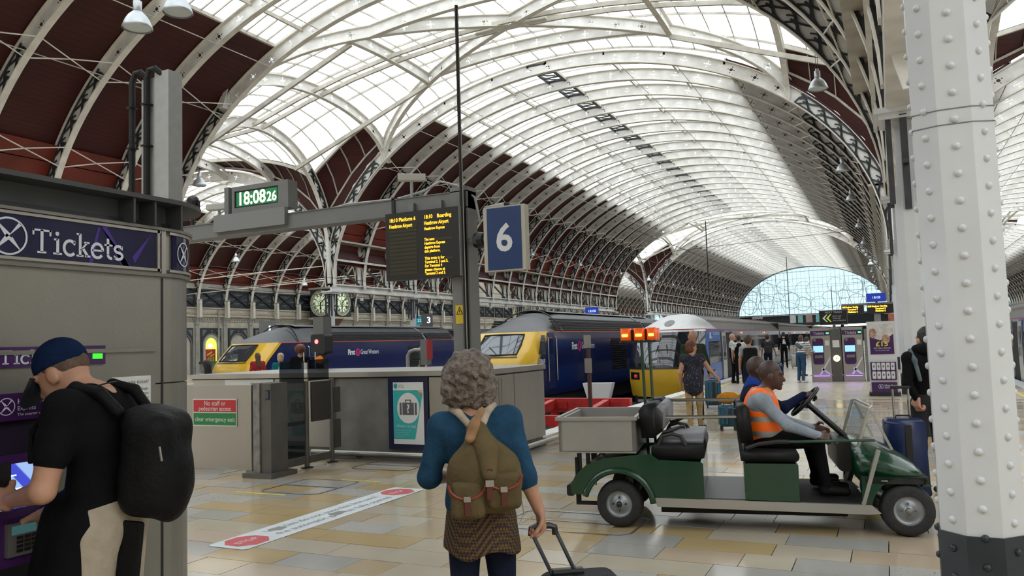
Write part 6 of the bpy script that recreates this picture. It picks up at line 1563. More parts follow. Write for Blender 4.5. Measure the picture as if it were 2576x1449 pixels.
def hand(s, w, d, n, side, curl=.5, tag=0, sc=1.0, spread=.0):
    """w wrist, d pointing direction, n back-of-hand normal, side +1 when the thumb lies towards +(d x n)"""
    d = np.array(d, float); d /= np.linalg.norm(d); n = np.array(n, float); n -= d * (n @ d); n /= np.linalg.norm(n); t = np.cross(d, n) * side
    p0 = np.array(w, float); s.box(p0 + d * .048 * sc, (.042 * sc, .052 * sc, .017 * sc), .014 * sc, np.stack([t, d, n], 1), tag, .012)
    L = [(.030, .043, .026, .022), (.010, .048, .030, .024), (-.010, .045, .028, .022), (-.029, .035, .022, .020)]
    for off, a, b, c in L:
        q = p0 + d * .092 * sc + t * off * sc; ang = curl * .9; dirs = []
        for j in range(3):
            dirs.append(d * math.cos(ang) - n * math.sin(ang) + t * off * spread); ang += curl * 1.05
        pts = [q]
        for dd, l in zip(dirs, (a, b, c)): pts.append(pts[-1] + dd / np.linalg.norm(dd) * l * sc)
        s.chain(pts, [.0098 * sc, .0092 * sc, .0085 * sc, .0075 * sc], tag, .004)
    q = p0 + d * .03 * sc + t * .036 * sc; a1 = q + (d * .55 + t * .65 - n * .35) * .045 * sc; a2 = a1 + (d * .85 + t * .10 - n * .55 * (curl + .4)) * .036 * sc; a3 = a2 + (d * .7 - t * .25 - n * .7 * (curl + .3)) * .026 * sc
    s.chain([q, a1, a2, a3], [.014 * sc, .012 * sc, .0105 * sc, .009 * sc], tag, .008)
DEF = dict(head=(0, .015, 1.63), neck=(0, -.015, 1.47), chest=(0, -.005, 1.29), waist=(0, 0, 1.10), pelvis=(0, -.005, .97),
           shL=(-.175, -.01, 1.425), shR=(.175, -.01, 1.425), elL=(-.235, -.03, 1.14), elR=(.235, -.03, 1.14), wrL=(-.245, .05, .90), wrR=(.245, .05, .90),
           hipL=(-.09, 0, .93), hipR=(.09, 0, .93), knL=(-.10, .02, .51), knR=(.10, .02, .51), anL=(-.105, -.03, .09), anR=(.105, -.03, .09), toL=(-.12, .14, .03), toR=(.12, .14, .03))
def person(label, loc, rotz, h, skin, top, bottom, shoe, pose=None, hair=None, vox=.012, sleeve='long', wide=1.0, hands=True, head=(0, 0, 0), hem=None, curlL=.35, curlR=.35, hL=None, hR=None, extra=None, scarf=None, group=None, belly=1.0, bust=0):
    J = {k: V(*v) for k, v in DEF.items()}
    if pose: J.update({k: V(*v) for k, v in pose.items()})
    o = thing('person', label, 'person', loc, rotz, group); S0 = h / 1.75
    o.scale = (S0, S0, S0)
    s = SDF(); SK, TP, BT, SH = 0, 1, 2, 3
    HR = rotm(head[0], head[1], head[2]); hc = J['head']
    def hp(x, y, z): return hc + HR @ V(x, y, z)
    # head and neck
    s.ell(hp(0, -.012, .025), (.076, .096, .105), HR, SK, .02); s.ell(hp(0, .03, -.055), (.056, .062, .062), HR, SK, .03); s.ell(hp(0, .05, -.02), (.058, .045, .07), HR, SK, .02)
    s.cap(hp(0, .088, .01), hp(0, .110, -.03), .010, .015, SK, .012); s.ell(hp(0, .086, -.068), (.026, .016, .012), HR, SK, .012); s.ell(hp(0, .075, -.102), (.028, .022, .020), HR, SK, .02); s.cap(hp(-.045, .078, .03), hp(.045, .078, .03), .014, None, SK, .012)
    for e in (-1, 1): s.ell(hp(e * .080, -.005, -.012), (.012, .026, .034), HR, SK, .008)
    s.cap(J['neck'] + V(0, 0, -.03), hp(0, -.02, -.06), .058, .052, SK, .03)
    # torso
    up = J['neck'] - J['waist']; up /= np.linalg.norm(up); xs = J['shR'] - J['shL']; xs /= np.linalg.norm(xs); fw = np.cross(up, xs); fw /= np.linalg.norm(fw); xs = np.cross(fw, up); TR = np.stack([xs, fw, up], 1)
    s.ell(J['chest'], (.158 * wide, .108 * wide, .17), TR, TP, .05); s.ell(J['waist'] + V(0, .01, 0), (.140 * wide * belly, .108 * wide * belly, .14), TR, TP, .06)
    for e in ('L', 'R'): s.cap(J['neck'] + V(0, 0, -.045), J['sh' + e], .062, .068, TP, .05)
    s.cap(J['chest'] - xs * .09 * wide + up * .06, J['chest'] + xs * .09 * wide + up * .06, .095 * wide, None, TP, .05)
    if bust: s.ell(J['chest'] + fw * .07 + up * .0, (.13, .075, .075), TR, TP, .04)
    # arms
    for e, hd, cu in (('L', hL, curlL), ('R', hR, curlR)):
        a, b, c = J['sh' + e], J['el' + e], J['wr' + e]
        if sleeve == 'long': s.cap(a, b, .062, .050, TP, .03); s.cap(b, c, .050, .036, TP, .02); s.cap(c + (b - c) * .04, c + (c - b) * .06, .028, .026, SK, .01)
        elif sleeve == 'elbow': m = b + (c - b) * .12; s.cap(a, b, .064, .056, TP, .03); s.cap(b, m, .056, .054, TP, .02); s.cap(b, c, .043, .029, SK, .01)
        else:
            m = a + (b - a) * (.55 if sleeve == 'short' else .2); s.cap(a, m, .068, .066, TP, .03); s.cap(a, b, .052, .044, SK, .012); s.cap(b, c, .044, .029, SK, .015)
        if hands:
            d, n, sd = hd if hd else ((c - b), ((-1 if e == 'L' else 1), 0, 0), None)
            if sd is None: sd = 1 if np.cross(np.array(d, float), np.array(n, float)) @ V(0, 1, 0) > 0 else -1
            hand(s, c, d, n, sd, cu, SK)
    # hips and legs
    s.ell(J['pelvis'], (.150 * wide, .112 * wide, .115), None, BT, .05)
    for e in ('L', 'R'):
        s.cap(J['hip' + e], J['kn' + e], .083 * wide, .060, BT, .04); s.cap(J['kn' + e], J['an' + e], .059, .046, BT, .03)
        s.cap(J['an' + e] + V(0, -.025, -.045), J['to' + e] + V(0, 0, .012), .040, .036, SH, .02); s.cap(J['an' + e], J['an' + e] + V(0, -.01, -.03), .042, .043, SH, .015)
    if extra: extra(s, J)
    me = s.mesh('body', [SKIN[skin], top, bottom, shoe], vox); obj('body', me, o)
    # eyes and mouth
    b = MB(); b.use(0, True)
    for e in (-1, 1): b.sph(tuple(hp(e * .032, .074, .008)), .0125, 8, 6)
    b.build('eye', mat('eye_dark', (.03, .022, .02), .2), o); b = MB(); b.tube([tuple(hp(-.022, .098, -.069)), tuple(hp(0, .1035, -.068)), tuple(hp(.022, .098, -.069))], .004, 5); b.build('mouth', mat('lip', (.25, .09, .075), .5), o)
    if hair:
        kind, hm = hair; hs = SDF(); nz, nf = .003, 60
        if kind == 'short': hs.ell(hp(0, -.025, .048), (.083, .098, .098), HR); hs.ell(hp(0, -.06, -.01), (.074, .055, .075), HR)
        elif kind == 'buzz': hs.ell(hp(0, -.018, .035), (.079, .097, .102), HR); nz = .001
        elif kind == 'mop': hs.ell(hp(0, -.02, .055), (.098, .112, .105), HR); hs.ell(hp(0, -.06, -.01), (.085, .065, .08), HR); hs.ell(hp(0, .05, .085), (.075, .05, .05), HR); nz = .012; nf = 75
        elif kind == 'curly': hs.ell(hp(0, -.025, .035), (.128, .130, .125), HR); hs.ell(hp(0, -.05, -.06), (.115, .09, .085), HR); hs.ell(hp(-.06, -.03, -.04), (.08, .09, .1), HR); hs.ell(hp(.06, -.03, -.04), (.08, .09, .1), HR); nz = .017; nf = 55
        elif kind == 'bob': hs.ell(hp(0, -.02, .045), (.095, .112, .10), HR); hs.ell(hp(0, -.05, -.04), (.09, .075, .09), HR); nz = .006
        elif kind == 'long': hs.ell(hp(0, -.02, .045), (.09, .105, .10), HR); hs.cap(hp(0, -.06, 0), hp(0, -.10, -.28), .085, .075); nz = .006
        elif kind == 'afro': hs.ell(hp(0, -.03, .05), (.135, .14, .125), HR); nz = .012; nf = 70
        face = hp(0, .02, 0); fd = HR @ V(0, 1, 0); ud = HR @ V(0, 0, 1)
        def cut(X, Y, Z):
            q = (X - face[0]) * fd[0] + (Y - face[1]) * fd[1] + (Z - face[2]) * fd[2]; w = (X - face[0]) * ud[0] + (Y - face[1]) * ud[1] + (Z - face[2]) * ud[2]
            return np.minimum(q - .012, .045 - w + 0 * q) if kind not in ('curly',) else np.minimum(q - .02, .06 - w + 0 * q)
        obj('hair', hs.mesh('hair', hm, max(.006, vox * .8), nz, nf, cut), o)
    return o, J, hp, HR
# ---------------------------------------------------------------- the people
def repaint(me, fn):
    for p in me.polygons:
        k = fn(p.center)
        if k is not None: p.material_index = k
def shell(name, prims, mats, parent, vox=.009, cut=None, noise=0, nscale=30, fn=None):
    s = SDF(); prims(s); me = s.mesh(name, mats, vox, noise, nscale, cut)
    if fn: repaint(me, fn)
    return obj(name, me, parent)
C_BLACK = cloth('black_cotton', (.006, .006, .007)); C_BEIGE = cloth('beige_cotton', (.42, .36, .28)); C_DKNAVY = cloth('navy_cotton', (.012, .016, .035)); C_DENIMJ = cloth('denim_blue_jacket', (.018, .060, .115), vs=14)
C_GREYSH = cloth('grey_blue_shirt', (.27, .31, .36)); C_JEANS = cloth('blue_jeans', (.03, .075, .14)); C_WHITET = cloth('white_cotton', (.55, .56, .56)); C_GREYT = cloth('grey_marl', (.36, .36, .37)); C_OLIVE = cloth('olive_jacket', (.030, .040, .025)); C_KHAKI = cloth('khaki_trousers', (.36, .25, .12)); C_RED = cloth('red_jumper', (.30, .03, .035)); C_TEALC = cloth('teal_top', (.01, .13, .16)); C_NAVYJ = cloth('navy_jacket', (.006, .010, .035)); C_CHAR = cloth('charcoal_cotton', (.025, .026, .03))
SHOE_B = cloth('black_shoe', (.012, .012, .012), .5); SHOE_W = cloth('white_trainer', (.6, .6, .6), .5)
H_GREY = mat('grey_hair', (.15, .12, .098), .6, var=.45, vscale=40, bump=.8, bscale=70); H_BROWN = mat('brown_hair', (.075, .035, .018), .5, var=.4, vscale=40, bump=.6, bscale=70); H_DARK = mat('dark_hair', (.018, .012, .010), .5, var=.3, vscale=40, bump=.6, bscale=70); H_BLOND = mat('blond_hair', (.50, .40, .24), .5, var=.3, vscale=40, bump=.6, bscale=70); H_AUBURN = mat('auburn_hair', (.14, .038, .015), .5, var=.4, vscale=40, bump=.6, bscale=70); H_BUZZ = mat('cropped_hair', (.10, .06, .04), .7, var=.3, vscale=60)
def at(px, py, dep): return Vector((0, 0, EYE)) + (_fw + _r2 * ((px - 1288) / F_PX) - _u2 * ((py - 724.5) / F_PX)) * dep
# 1 --- man at the ticket machine
M1 = (-2.862, 2.158, 0)
def jacket(s, J):
    s.cap((0.0, .10, .98), (-.02, .16, .52), .13, .16, 1, .04); s.cap((-.10, .02, .96), (-.12, .08, .66), .09, .11, 1, .04)
man, J, hp, HR = person('man in a navy cap and black t-shirt using the ticket machine', M1, math.radians(111), 1.80, 'pale', C_BLACK, C_BEIGE, SHOE_B,
    dict(head=(0, .165, 1.545), neck=(0, .035, 1.475), chest=(0, .01, 1.29), waist=(0, 0, 1.10), shL=(-.19, .03, 1.42), shR=(.19, .05, 1.42), elL=(-.25, .07, 1.135), wrL=(-.14, .265, 1.085), elR=(.26, .12, 1.12), wrR=(.10, .30, .985), hipL=(-.09, -.03, .93), hipR=(.09, -.03, .93), pelvis=(0, -.03, .97), knL=(-.10, 0, .51), knR=(.10, -.02, .51), anL=(-.11, -.07, .09), anR=(.11, -.08, .09), toL=(-.13, .10, .03), toR=(.13, .09, .03)),
    hair=('buzz', H_BUZZ), vox=.0085, sleeve='short', head=(0, math.radians(-32), 0), wide=1.04, hL=((.25, .95, .05), (-.9, .1, .4), 1), hR=((-.2, .75, -.6), (.5, .3, .8), -1), curlL=.75, curlR=.5, extra=jacket)
cp = thing('cap', 'navy blue baseball cap on the man at the ticket machine', 'cap', (0, 0, 0)); cp.matrix_world = man.matrix_basis
s = SDF(); s.ell(hp(0, -.012, .045), (.086, .106, .098), HR)
def cutc(X, Y, Z):
    u = HR @ V(0, 0, 1); q = hp(0, 0, .028); f = HR @ V(0, 1, 0); return q @ u - (X * u[0] + Y * u[1] + Z * u[2]) + .18 * ((X - q[0]) * f[0] + (Y - q[1]) * f[1] + (Z - q[2]) * f[2])
M_CAP = cloth('navy_cap', (.006, .018, .060)); obj('crown', s.mesh('crown', M_CAP, .007, cut=cutc), cp)
b = MB(); b.use(0, True); rg = []
for i in range(13):
    t = -PI / 2 + PI * i / 12; rg.append([tuple(hp(.078 * math.sin(t), .075 + .005 * math.cos(t), .045 - .01)), tuple(hp(.086 * math.sin(t), .085 + .115 * math.cos(t), .012 - .035 * math.cos(t))), tuple(hp(.086 * math.sin(t), .085 + .115 * math.cos(t), .004 - .035 * math.cos(t))), tuple(hp(.078 * math.sin(t), .07, .027))])
b.loft(rg); b.build('brim', mat('cap_brim', (.008, .009, .012), .7), cp)
bp = thing('backpack', 'bulky black backpack worn by the man at the ticket machine', 'backpack', (0, 0, 0)); bp.matrix_world = man.matrix_basis
M_PACK = cloth('black_nylon', (.008, .008, .009), .55, vs=14)
s = SDF(); s.box((0, -.215, 1.20), (.145, .095, .20), .08, rotm(0, .10), k=.03); s.ell((0, -.265, 1.13), (.12, .085, .16), k=.03); s.ell((0, -.18, 1.36), (.115, .09, .06)); obj('main_compartment', s.mesh('main_compartment', M_PACK, .009, .0025, 26), bp)
for e in (-1, 1):
    s = SDF(); s.chain([(e * .10, -.12, 1.40), (e * .115, -.06, 1.47), (e * .12, .035, 1.495), (e * .125, .125, 1.43), (e * .13, .14, 1.30), (e * .125, .09, 1.20)], [.022, .022, .022, .02, .016, .010], k=.01); obj('shoulder_strap', s.mesh('shoulder_strap', M_PACK, .008), bp)
s = SDF(); s.chain([(-.12, .16, 1.40), (-.10, .22, 1.33), (-.10, .225, 1.22)], [.012, .011, .010], k=.01); obj('strap_tail', s.mesh('strap_tail', M_PACK, .006), bp)
s = SDF(); s.box((-.07, -.15, .86), (.012, .045, .13), .01, rotm(0, .1)); s.cap((-.07, -.17, .73), (-.07, -.21, .66), .02, .006); obj('hip_belt_tail', s.mesh('hip_belt_tail', M_PACK, .008), bp)
for x, z in ((-.15, 1.27),): b = MB(); b.tube([(x, -.31, z), (x - .012, -.32, z - .02), (x - .012, -.325, z - .05)], .004, 5); b.build('zip_pull', M_STEEL, bp)
ph = thing('phone', 'dark phone held by the man at the ticket machine', 'phone', (0, 0, 0)); ph.matrix_world = man.matrix_basis; b = MB(); b.bbox(-.13, .335, 1.075, -.055, .348, 1.215, r=.006, axis='y'); b.build('body', M_BLACK, ph)
nk = MB(); nk.tube([(.06 * math.cos(t), .02 + .062 * math.sin(t), 1.487 - .02 * math.sin(t)) for t in [i * PI / 8 for i in range(16)]], .003, 5, closed=True); nk.build('neck_cord', M_BLACK, man)
# 2 --- woman with rucksack and trolley case
W1 = (-1.735, 3.23, 0); WR = math.radians(25.5)
wom, J, hp, HR = person('woman with curly grey hair and blue jacket pulling a trolley case', W1, WR, 1.60, 'tan', C_DENIMJ, C_DKNAVY, SHOE_B,
    dict(head=(-.045, .03, 1.625), neck=(-.025, -.01, 1.47), shL=(-.185, -.01, 1.405), shR=(.15, -.02, 1.43), elL=(-.255, -.01, 1.155), wrL=(-.16, .20, 1.12), elR=(.225, -.05, 1.155), wrR=(.29, -.06, .985), hipL=(-.085, 0, .93), hipR=(.085, 0, .93), knR=(.10, .05, .51), knL=(-.09, -.03, .51), anL=(-.09, -.16, .12), anR=(.10, .05, .09), toR=(.11, .20, .03), toL=(-.10, .0, .03)),
    hair=('curly', H_GREY), vox=.0085, sleeve='elbow', wide=1.08, hR=((.12, -.02, -1), (.9, .2, .1), 1), curlR=1.15, curlL=.6, head=(math.radians(8), 0, 0))
M_SKIRT = None
def skirt_mat():
    m = bpy.data.materials.new('patterned_skirt'); m.use_nodes = True; nt = m.node_tree; b = nt.nodes['Principled BSDF']; b.inputs['Roughness'].default_value = .9
    tc = nt.nodes.new('ShaderNodeTexCoord'); mp = nt.nodes.new('ShaderNodeMapping'); mp.inputs['Rotation'].default_value = (0, .9, .6); nt.links.new(tc.outputs['Object'], mp.inputs['Vector'])
    v = nt.nodes.new('ShaderNodeTexChecker'); v.inputs['Scale'].default_value = 78; nt.links.new(mp.outputs[0], v.inputs['Vector']); v.inputs[1].default_value = (.115, .068, .018, 1); v.inputs[2].default_value = (.022, .012, .018, 1)
    nt.links.new(v.outputs[0], b.inputs['Base Color']); return m
def sk(s):
    s.cap((0, -.005, 1.04), (.0, -.01, .80), .165, .195, k=.02)
shell('tunic', sk, skirt_mat(), wom, .009, cut=lambda X, Y, Z: np.maximum(.80 - Z + .02 * np.sin(X * 24) + 0 * Y, Z - 1.08 + 0 * X))
shell('jacket_hem', lambda s: s.cap((0, -.005, 1.20), (0, -.005, 1.04), .155, .178, k=.02), C_DENIMJ, wom, .009, cut=lambda X, Y, Z: np.maximum(1.0 - Z + .12 * (X + .1) * (X > -.1) + 0 * Y, Z - 1.24 + 0 * X))
rk = thing('rucksack', 'khaki canvas rucksack with red leather trim on the woman', 'rucksack', (0, 0, 0)); rk.matrix_world = wom.matrix_basis
M_CANVAS = cloth('khaki_canvas', (.115, .085, .042), .9, vs=7); M_TRIM = mat('red_leather', (.24, .035, .015), .5); M_STRAPC = cloth('cream_strap', (.42, .34, .26)); M_LEATH = mat('brown_leather', (.10, .02, .012), .5)
s = SDF(); s.ell((.03, -.20, 1.175), (.18, .115, .16), k=.04); s.box((.03, -.19, 1.16), (.16, .09, .145), .08, k=.04); s.cap((.02, -.18, 1.29), (.0, -.16, 1.39), .10, .055, k=.05); obj('sack', s.mesh('sack', M_CANVAS, .009, .004, 24), rk)
for x, z in ((-.045, 1.145), (.125, 1.185)):
    s = SDF(); s.box((x, -.295, z - .055), (.08, .035, .085), .03, k=.02); p = obj('side_pocket', s.mesh('side_pocket', M_CANVAS, .008), rk)
    b = MB(); b.tube([(x + .085 * math.cos(t), -.332, z + .02 + .065 * math.sin(t)) for t in [PI + PI * i / 10 for i in range(11)]], .006, 6); b.build('pocket_trim', M_TRIM, p)
    b = MB(); b.box(x - .012, -.342, z - .12, x + .012, -.330, z - .03); b.build('pocket_strap', M_LEATH, p); b = MB(); b.box(x - .016, -.346, z - .055, x + .016, -.338, z - .03); b.build('buckle', M_STEEL, p)
s = SDF(); s.cap((.0, -.21, 1.36), (.05, -.26, 1.30), .05, .05, k=.02); s.cap((.05, -.26, 1.30), (.06, -.335, 1.21), .055, .035, k=.03); obj('lid', s.mesh('lid', M_CANVAS, .008), rk)
b = MB(); b.tube([(.0, -.275, 1.34), (.03, -.31, 1.28), (.06, -.345, 1.20), (.07, -.35, 1.12)], .007, 6); b.build('lid_trim', M_TRIM, rk); b = MB(); b.box(.048, -.362, 1.10, .075, -.350, 1.24); b.build('lid_strap', M_LEATH, rk); b = MB(); b.box(.042, -.368, 1.16, .08, -.358, 1.19); b.build('lid_buckle', M_STEEL, rk)
for e, P in ((-1, [(-.02, -.17, 1.40), (-.09, -.10, 1.475), (-.13, -.01, 1.485), (-.14, .10, 1.36)]), (1, [(.02, -.17, 1.40), (.05, -.11, 1.48), (.075, -.02, 1.50), (.10, .10, 1.38)])):
    s = SDF(); s.chain(P, [.017, .019, .019, .016], k=.01); obj('shoulder_strap', s.mesh('shoulder_strap', M_STRAPC, .007), rk)
s = SDF(); s.chain([(-.03, -.26, 1.37), (-.01, -.255, 1.43), (.03, -.245, 1.50)], [.024, .022, .014], k=.02); obj('drawstring_neck', s.mesh('drawstring_neck', cloth('tan_leather', (.34, .20, .11)), .007, .003, 40), rk)
b = MB(); b.tube([(.16, -.30, 1.18), (.20, -.27, 1.10), (.215, -.22, 1.0), (.19, -.24, .96)], .004, 5); b.build('loose_cord', mat('pale_cord', (.4, .38, .36), .7), rk)
# trolley case
tc_ = thing('trolley_case', 'black trolley case with extended grey handle pulled by the woman', 'suitcase', (-1.30, 3.36, 0), math.radians(34))
hR_w = wom.matrix_basis @ Vector((.305, -.063, .888)); inv = tc_.matrix_basis.inverted(); hl = inv @ hR_w
b = MB(); b.use(0, True); b.bbox(-.19, -.13, .07, .19, .13, .605, r=.07, seg=5, axis='y'); b.build('shell', cloth('black_case', (.014, .016, .020), .55), tc_)
b = MB(); b.bbox(-.19, -.145, .12, .19, -.13, .5, r=.05, axis='y'); b.build('front_pocket', cloth('black_case2', (.012, .013, .016), .6), tc_)
M_ROD = mat('handle_grey', (.09, .10, .12), .35, .4)
dx = .055
for e in (-1, 1): b = MB(); b.tube([(-.06 + e * dx, .09, .585), (hl.x + e * dx, hl.y, hl.z)], .0095, 8); b.build('handle_rod', M_ROD, tc_)
b = MB(); b.tube([(hl.x - dx, hl.y, hl.z - .02), (hl.x - dx * .95, hl.y, hl.z + .012), (hl.x - dx * .5, hl.y, hl.z + .02), (hl.x + dx * .5, hl.y, hl.z + .02), (hl.x + dx * .95, hl.y, hl.z + .012), (hl.x + dx, hl.y, hl.z - .02)], .015, 8); b.build('grip', M_BLACK, tc_)
b = MB(); b.bbox(-.12, .06, .595, .02, .11, .625, r=.012, axis='x'); b.build('handle_socket', M_BLACK, tc_)
for e in (-1, 1): b = MB(); b.lathe([(.035, -.015), (.035, .015)], (e * .15, .12, .035), 12, 'x'); b.build('wheel', M_BLACK, tc_)
for e in (-1, 1): b = MB(); b.box(e * .15 - .02, -.12, 0, e * .15 + .02, -.08, .08); b.build('foot', M_BLACK, tc_)
# 3, 4 --- cart crew
def on_cart(s, y): p = ct.matrix_basis @ Vector((s, y, 0)); return (p.x, p.y, 0)
CR = math.radians(10.15 - 90)
SEATED = dict(waist=(0, .02, .86), pelvis=(0, .02, .765), hipL=(-.09, .05, .745), hipR=(.09, .05, .745), knL=(-.12, .44, .735), knR=(.11, .45, .735), anL=(-.12, .52, .365), anR=(.12, .50, .365), toL=(-.13, .68, .30), toR=(.13, .66, .30))
drv, J, hp, HR = person('man in an orange reflective vest riding on the cart near side', on_cart(1.245, .36), CR, 1.75, 'dark', C_GREYSH, C_BLACK, SHOE_B,
    dict(SEATED, head=(0, .11, 1.295), neck=(0, .03, 1.16), chest=(0, .0, 1.0), shL=(-.18, .0, 1.10), shR=(.18, .0, 1.10), elR=(.24, .21, .88), wrR=(.27, .44, .80), elL=(-.22, .22, .87), wrL=(-.10, .44, .82)), hair=('buzz', mat('shaved_dark', (.05, .026, .02), .5)), vox=.0085, head=(math.radians(-4), math.radians(-6), 0), curlR=1.2, hR=((.05, .9, -.22), (.75, .1, .65), -1), wide=1.15, belly=1.12)
def vest(s):
    s.ell((0, .01, 1.0), (.205, .155, .21), k=.04); s.ell((0, .035, .84), (.20, .168, .20), k=.05)
    for e in (-1, 1): s.cap((0, .02, 1.14), (e * .15, .0, 1.12), .066, .078, k=.05)
M_HIVIS = mat('orange_hi_vis', (.85, .14, .008), .6, var=.08, emit=(1, .12, .0), estr=.10); M_REFL = mat('reflective_tape', (.40, .38, .36), .4, .3)
shell('hi_vis_vest', vest, [M_HIVIS, M_REFL], drv, .009, cut=lambda X, Y, Z: np.maximum(.675 - Z + 0 * X + 0 * Y, Z - 1.195 + 0 * X), fn=lambda c: 1 if (.775 < c.z < .825 or .905 < c.z < .95 or (1.09 < c.z < 1.13 and abs(c.x) < .12 and False)) else (1 if abs(abs(c.x) - .11) < .022 and c.z > 1.0 and abs(c.y) < .3 and c.z > 1.13 else 0))
pas, J, hp, HR = person('driver of the cart in navy jacket with hand on the steering wheel', on_cart(1.215, .80), CR, 1.75, 'dark', C_NAVYJ, C_BLACK, SHOE_B,
    dict(SEATED, head=(0, .05, 1.325), neck=(0, -.02, 1.18), chest=(0, -.02, 1.0), shL=(-.18, -.02, 1.11), shR=(.18, -.0, 1.11), elR=(.22, .24, .985), wrR=(.06, .43, 1.09), elL=(-.24, .22, .96), wrL=(-.12, .40, 1.02)), hair=('buzz', mat('shaved_dark', (.05, .026, .02), .5)), vox=.010, curlR=.9, curlL=.9, hR=((-.4, .9, .12), (.3, .1, .95), -1))
shell('blue_collar', lambda s: s.cap((0, -.02, 1.15), (0, 0, 1.215), .085, .072, k=.02), cloth('royal_blue_collar', (.02, .06, .30)), pas, .009)
# 5 --- woman in the floral top
def floral():
    m = bpy.data.materials.new('floral_navy'); m.use_nodes = True; nt = m.node_tree; b = nt.nodes['Principled BSDF']; b.inputs['Roughness'].default_value = .8; tc = nt.nodes.new('ShaderNodeTexCoord')
    n = nt.nodes.new('ShaderNodeTexNoise'); n.inputs['Scale'].default_value = 13; n.inputs['Detail'].default_value = 4; n.inputs['Distortion'].default_value = 2.5; nt.links.new(tc.outputs['Object'], n.inputs['Vector'])
    r = nt.nodes.new('ShaderNodeValToRGB'); e = r.color_ramp.elements; e[0].position = .60; e[0].color = (.008, .010, .024, 1); e[1].position = .70; e[1].color = (.34, .13, .11, 1); q = e.new(.64); q.color = (.10, .10, .16, 1); nt.links.new(n.outputs['Fac'], r.inputs[0]); nt.links.new(r.outputs[0], b.inputs['Base Color']); return m
def blouse(s, J): s.cap((0, 0, 1.15), (0, -.005, 1.0), .15, .185, 1, .04); s.cap((0, -.005, 1.0), (0, -.01, .86), .185, .19, 1, .03)
flo, J, hp, HR = person('woman in a navy floral blouse and khaki trousers holding a suitcase', (-3.27, 14.35, 0), math.radians(22), 1.60, 'pale', floral(), C_KHAKI, SHOE_B,
    dict(elR=(.31, .0, 1.20), wrR=(.46, .06, 1.03), elL=(-.25, -.02, 1.13), wrL=(-.235, .10, .90), anR=(.11, .08, .09), toR=(.22, .20, .03)), hair=('bob', H_AUBURN), vox=.011, sleeve='cap', head=(math.radians(-62), 0, 0), wide=1.18, extra=blouse, curlR=1.0, hR=((.5, .2, -.6), (.6, .1, .6), 1))
# 6 --- man in the olive jacket
person('bald man in an olive jacket behind the woman in the floral blouse', (-3.62, 16.0, 0), math.radians(20), 1.80, 'tan', C_OLIVE, C_DKNAVY, SHOE_B, dict(elR=(.26, -.02, 1.13), wrR=(.30, .06, .92)), hair=None, vox=.013, wide=1.15)
# 7..12 --- people along the platform
person('bald train guard in white shirt and dark waistcoat at the train door', (-5.15, 29.0, 0), math.radians(-75), 1.76, 'pale', C_WHITET, C_BLACK, SHOE_B, dict(elL=(-.24, .05, 1.14), wrL=(-.2, .2, 1.05)), None, .016, 'short', extra=lambda s, J: s.ell(J['waist'] + V(0, 0, .06), (.165, .125, .22), None, 2, .02))
person('train guard with dark hair in black waistcoat seen from behind', (-4.85, 28.6, 0), math.radians(10), 1.70, 'tan', C_WHITET, C_BLACK, SHOE_B, None, ('short', H_DARK), .016, 'short', extra=lambda s, J: (s.ell(J['chest'], (.172, .125, .2), None, 2, .02), s.ell(J['waist'], (.165, .125, .2), None, 2, .02)))
boy, J, hp, HR = person('youth with tousled brown hair and grey t-shirt carrying a backpack', (-3.16, 20.0, 0), math.radians(18), 1.66, 'pale', C_GREYT, C_DKNAVY, SHOE_B, None, ('mop', H_BROWN), .013, 'short', head=(math.radians(-35), 0, 0))
def worn_pack(o, label, m, w=.155, h=.23, z=1.22, d=.085):
    q = thing('backpack', label, 'backpack', (0, 0, 0)); q.matrix_world = o.matrix_basis
    s = SDF(); s.box((0, -.20, z), (w, d, h), .06, k=.03); s.box((0, -.275, z - .07), (w * .75, .04, h * .5), .03, k=.02); obj('main_compartment', s.mesh('main_compartment', m, .013), q)
    for e in (-1, 1): s = SDF(); s.chain([(e * .09, -.12, 1.38), (e * .10, -.02, 1.475), (e * .11, .09, 1.40), (e * .11, .11, 1.22), (e * .11, -.08, 1.05)], [.02] * 5, k=.01); obj('shoulder_strap', s.mesh('shoulder_strap', m, .012), q)
    return q
worn_pack(boy, 'plain black backpack on the youth in the grey t-shirt', M_PACK, .175, .25, 1.2)
bm_, J, hp, HR = person('man in a black t-shirt with grey backpack wheeling a case', (-4.45, 32.8, 0), math.radians(15), 1.70, 'tan', C_CHAR, C_DKNAVY, SHOE_B, dict(elR=(.26, -.05, 1.13), wrR=(.32, -.02, .92)), ('short', H_DARK), .016, 'short')
worn_pack(bm_, 'dark grey backpack on the man wheeling a case', cloth('grey_nylon', (.03, .032, .038)), .16, .24)
far, J, hp, HR = person('person in a black sweatshirt with a white print walking away', (-4.95, 42.4, 0), math.radians(12), 1.80, 'tan', C_BLACK, C_BLACK, SHOE_B, None, ('short', H_DARK), .018)
b = MB()
for x, z, r in ((.0, 1.36, .05), (-.03, 1.28, .045), (.03, 1.26, .05), (-.04, 1.2, .035), (.05, 1.19, .035)): b._add([(x + r * math.cos(t) * (1 + .3 * math.sin(3 * t)), -.125, z + r * math.sin(t)) for t in [i * PI / 6 for i in range(12)]], [tuple(range(12))])
b.build('back_print', M_WHITEP, far, fix=False)
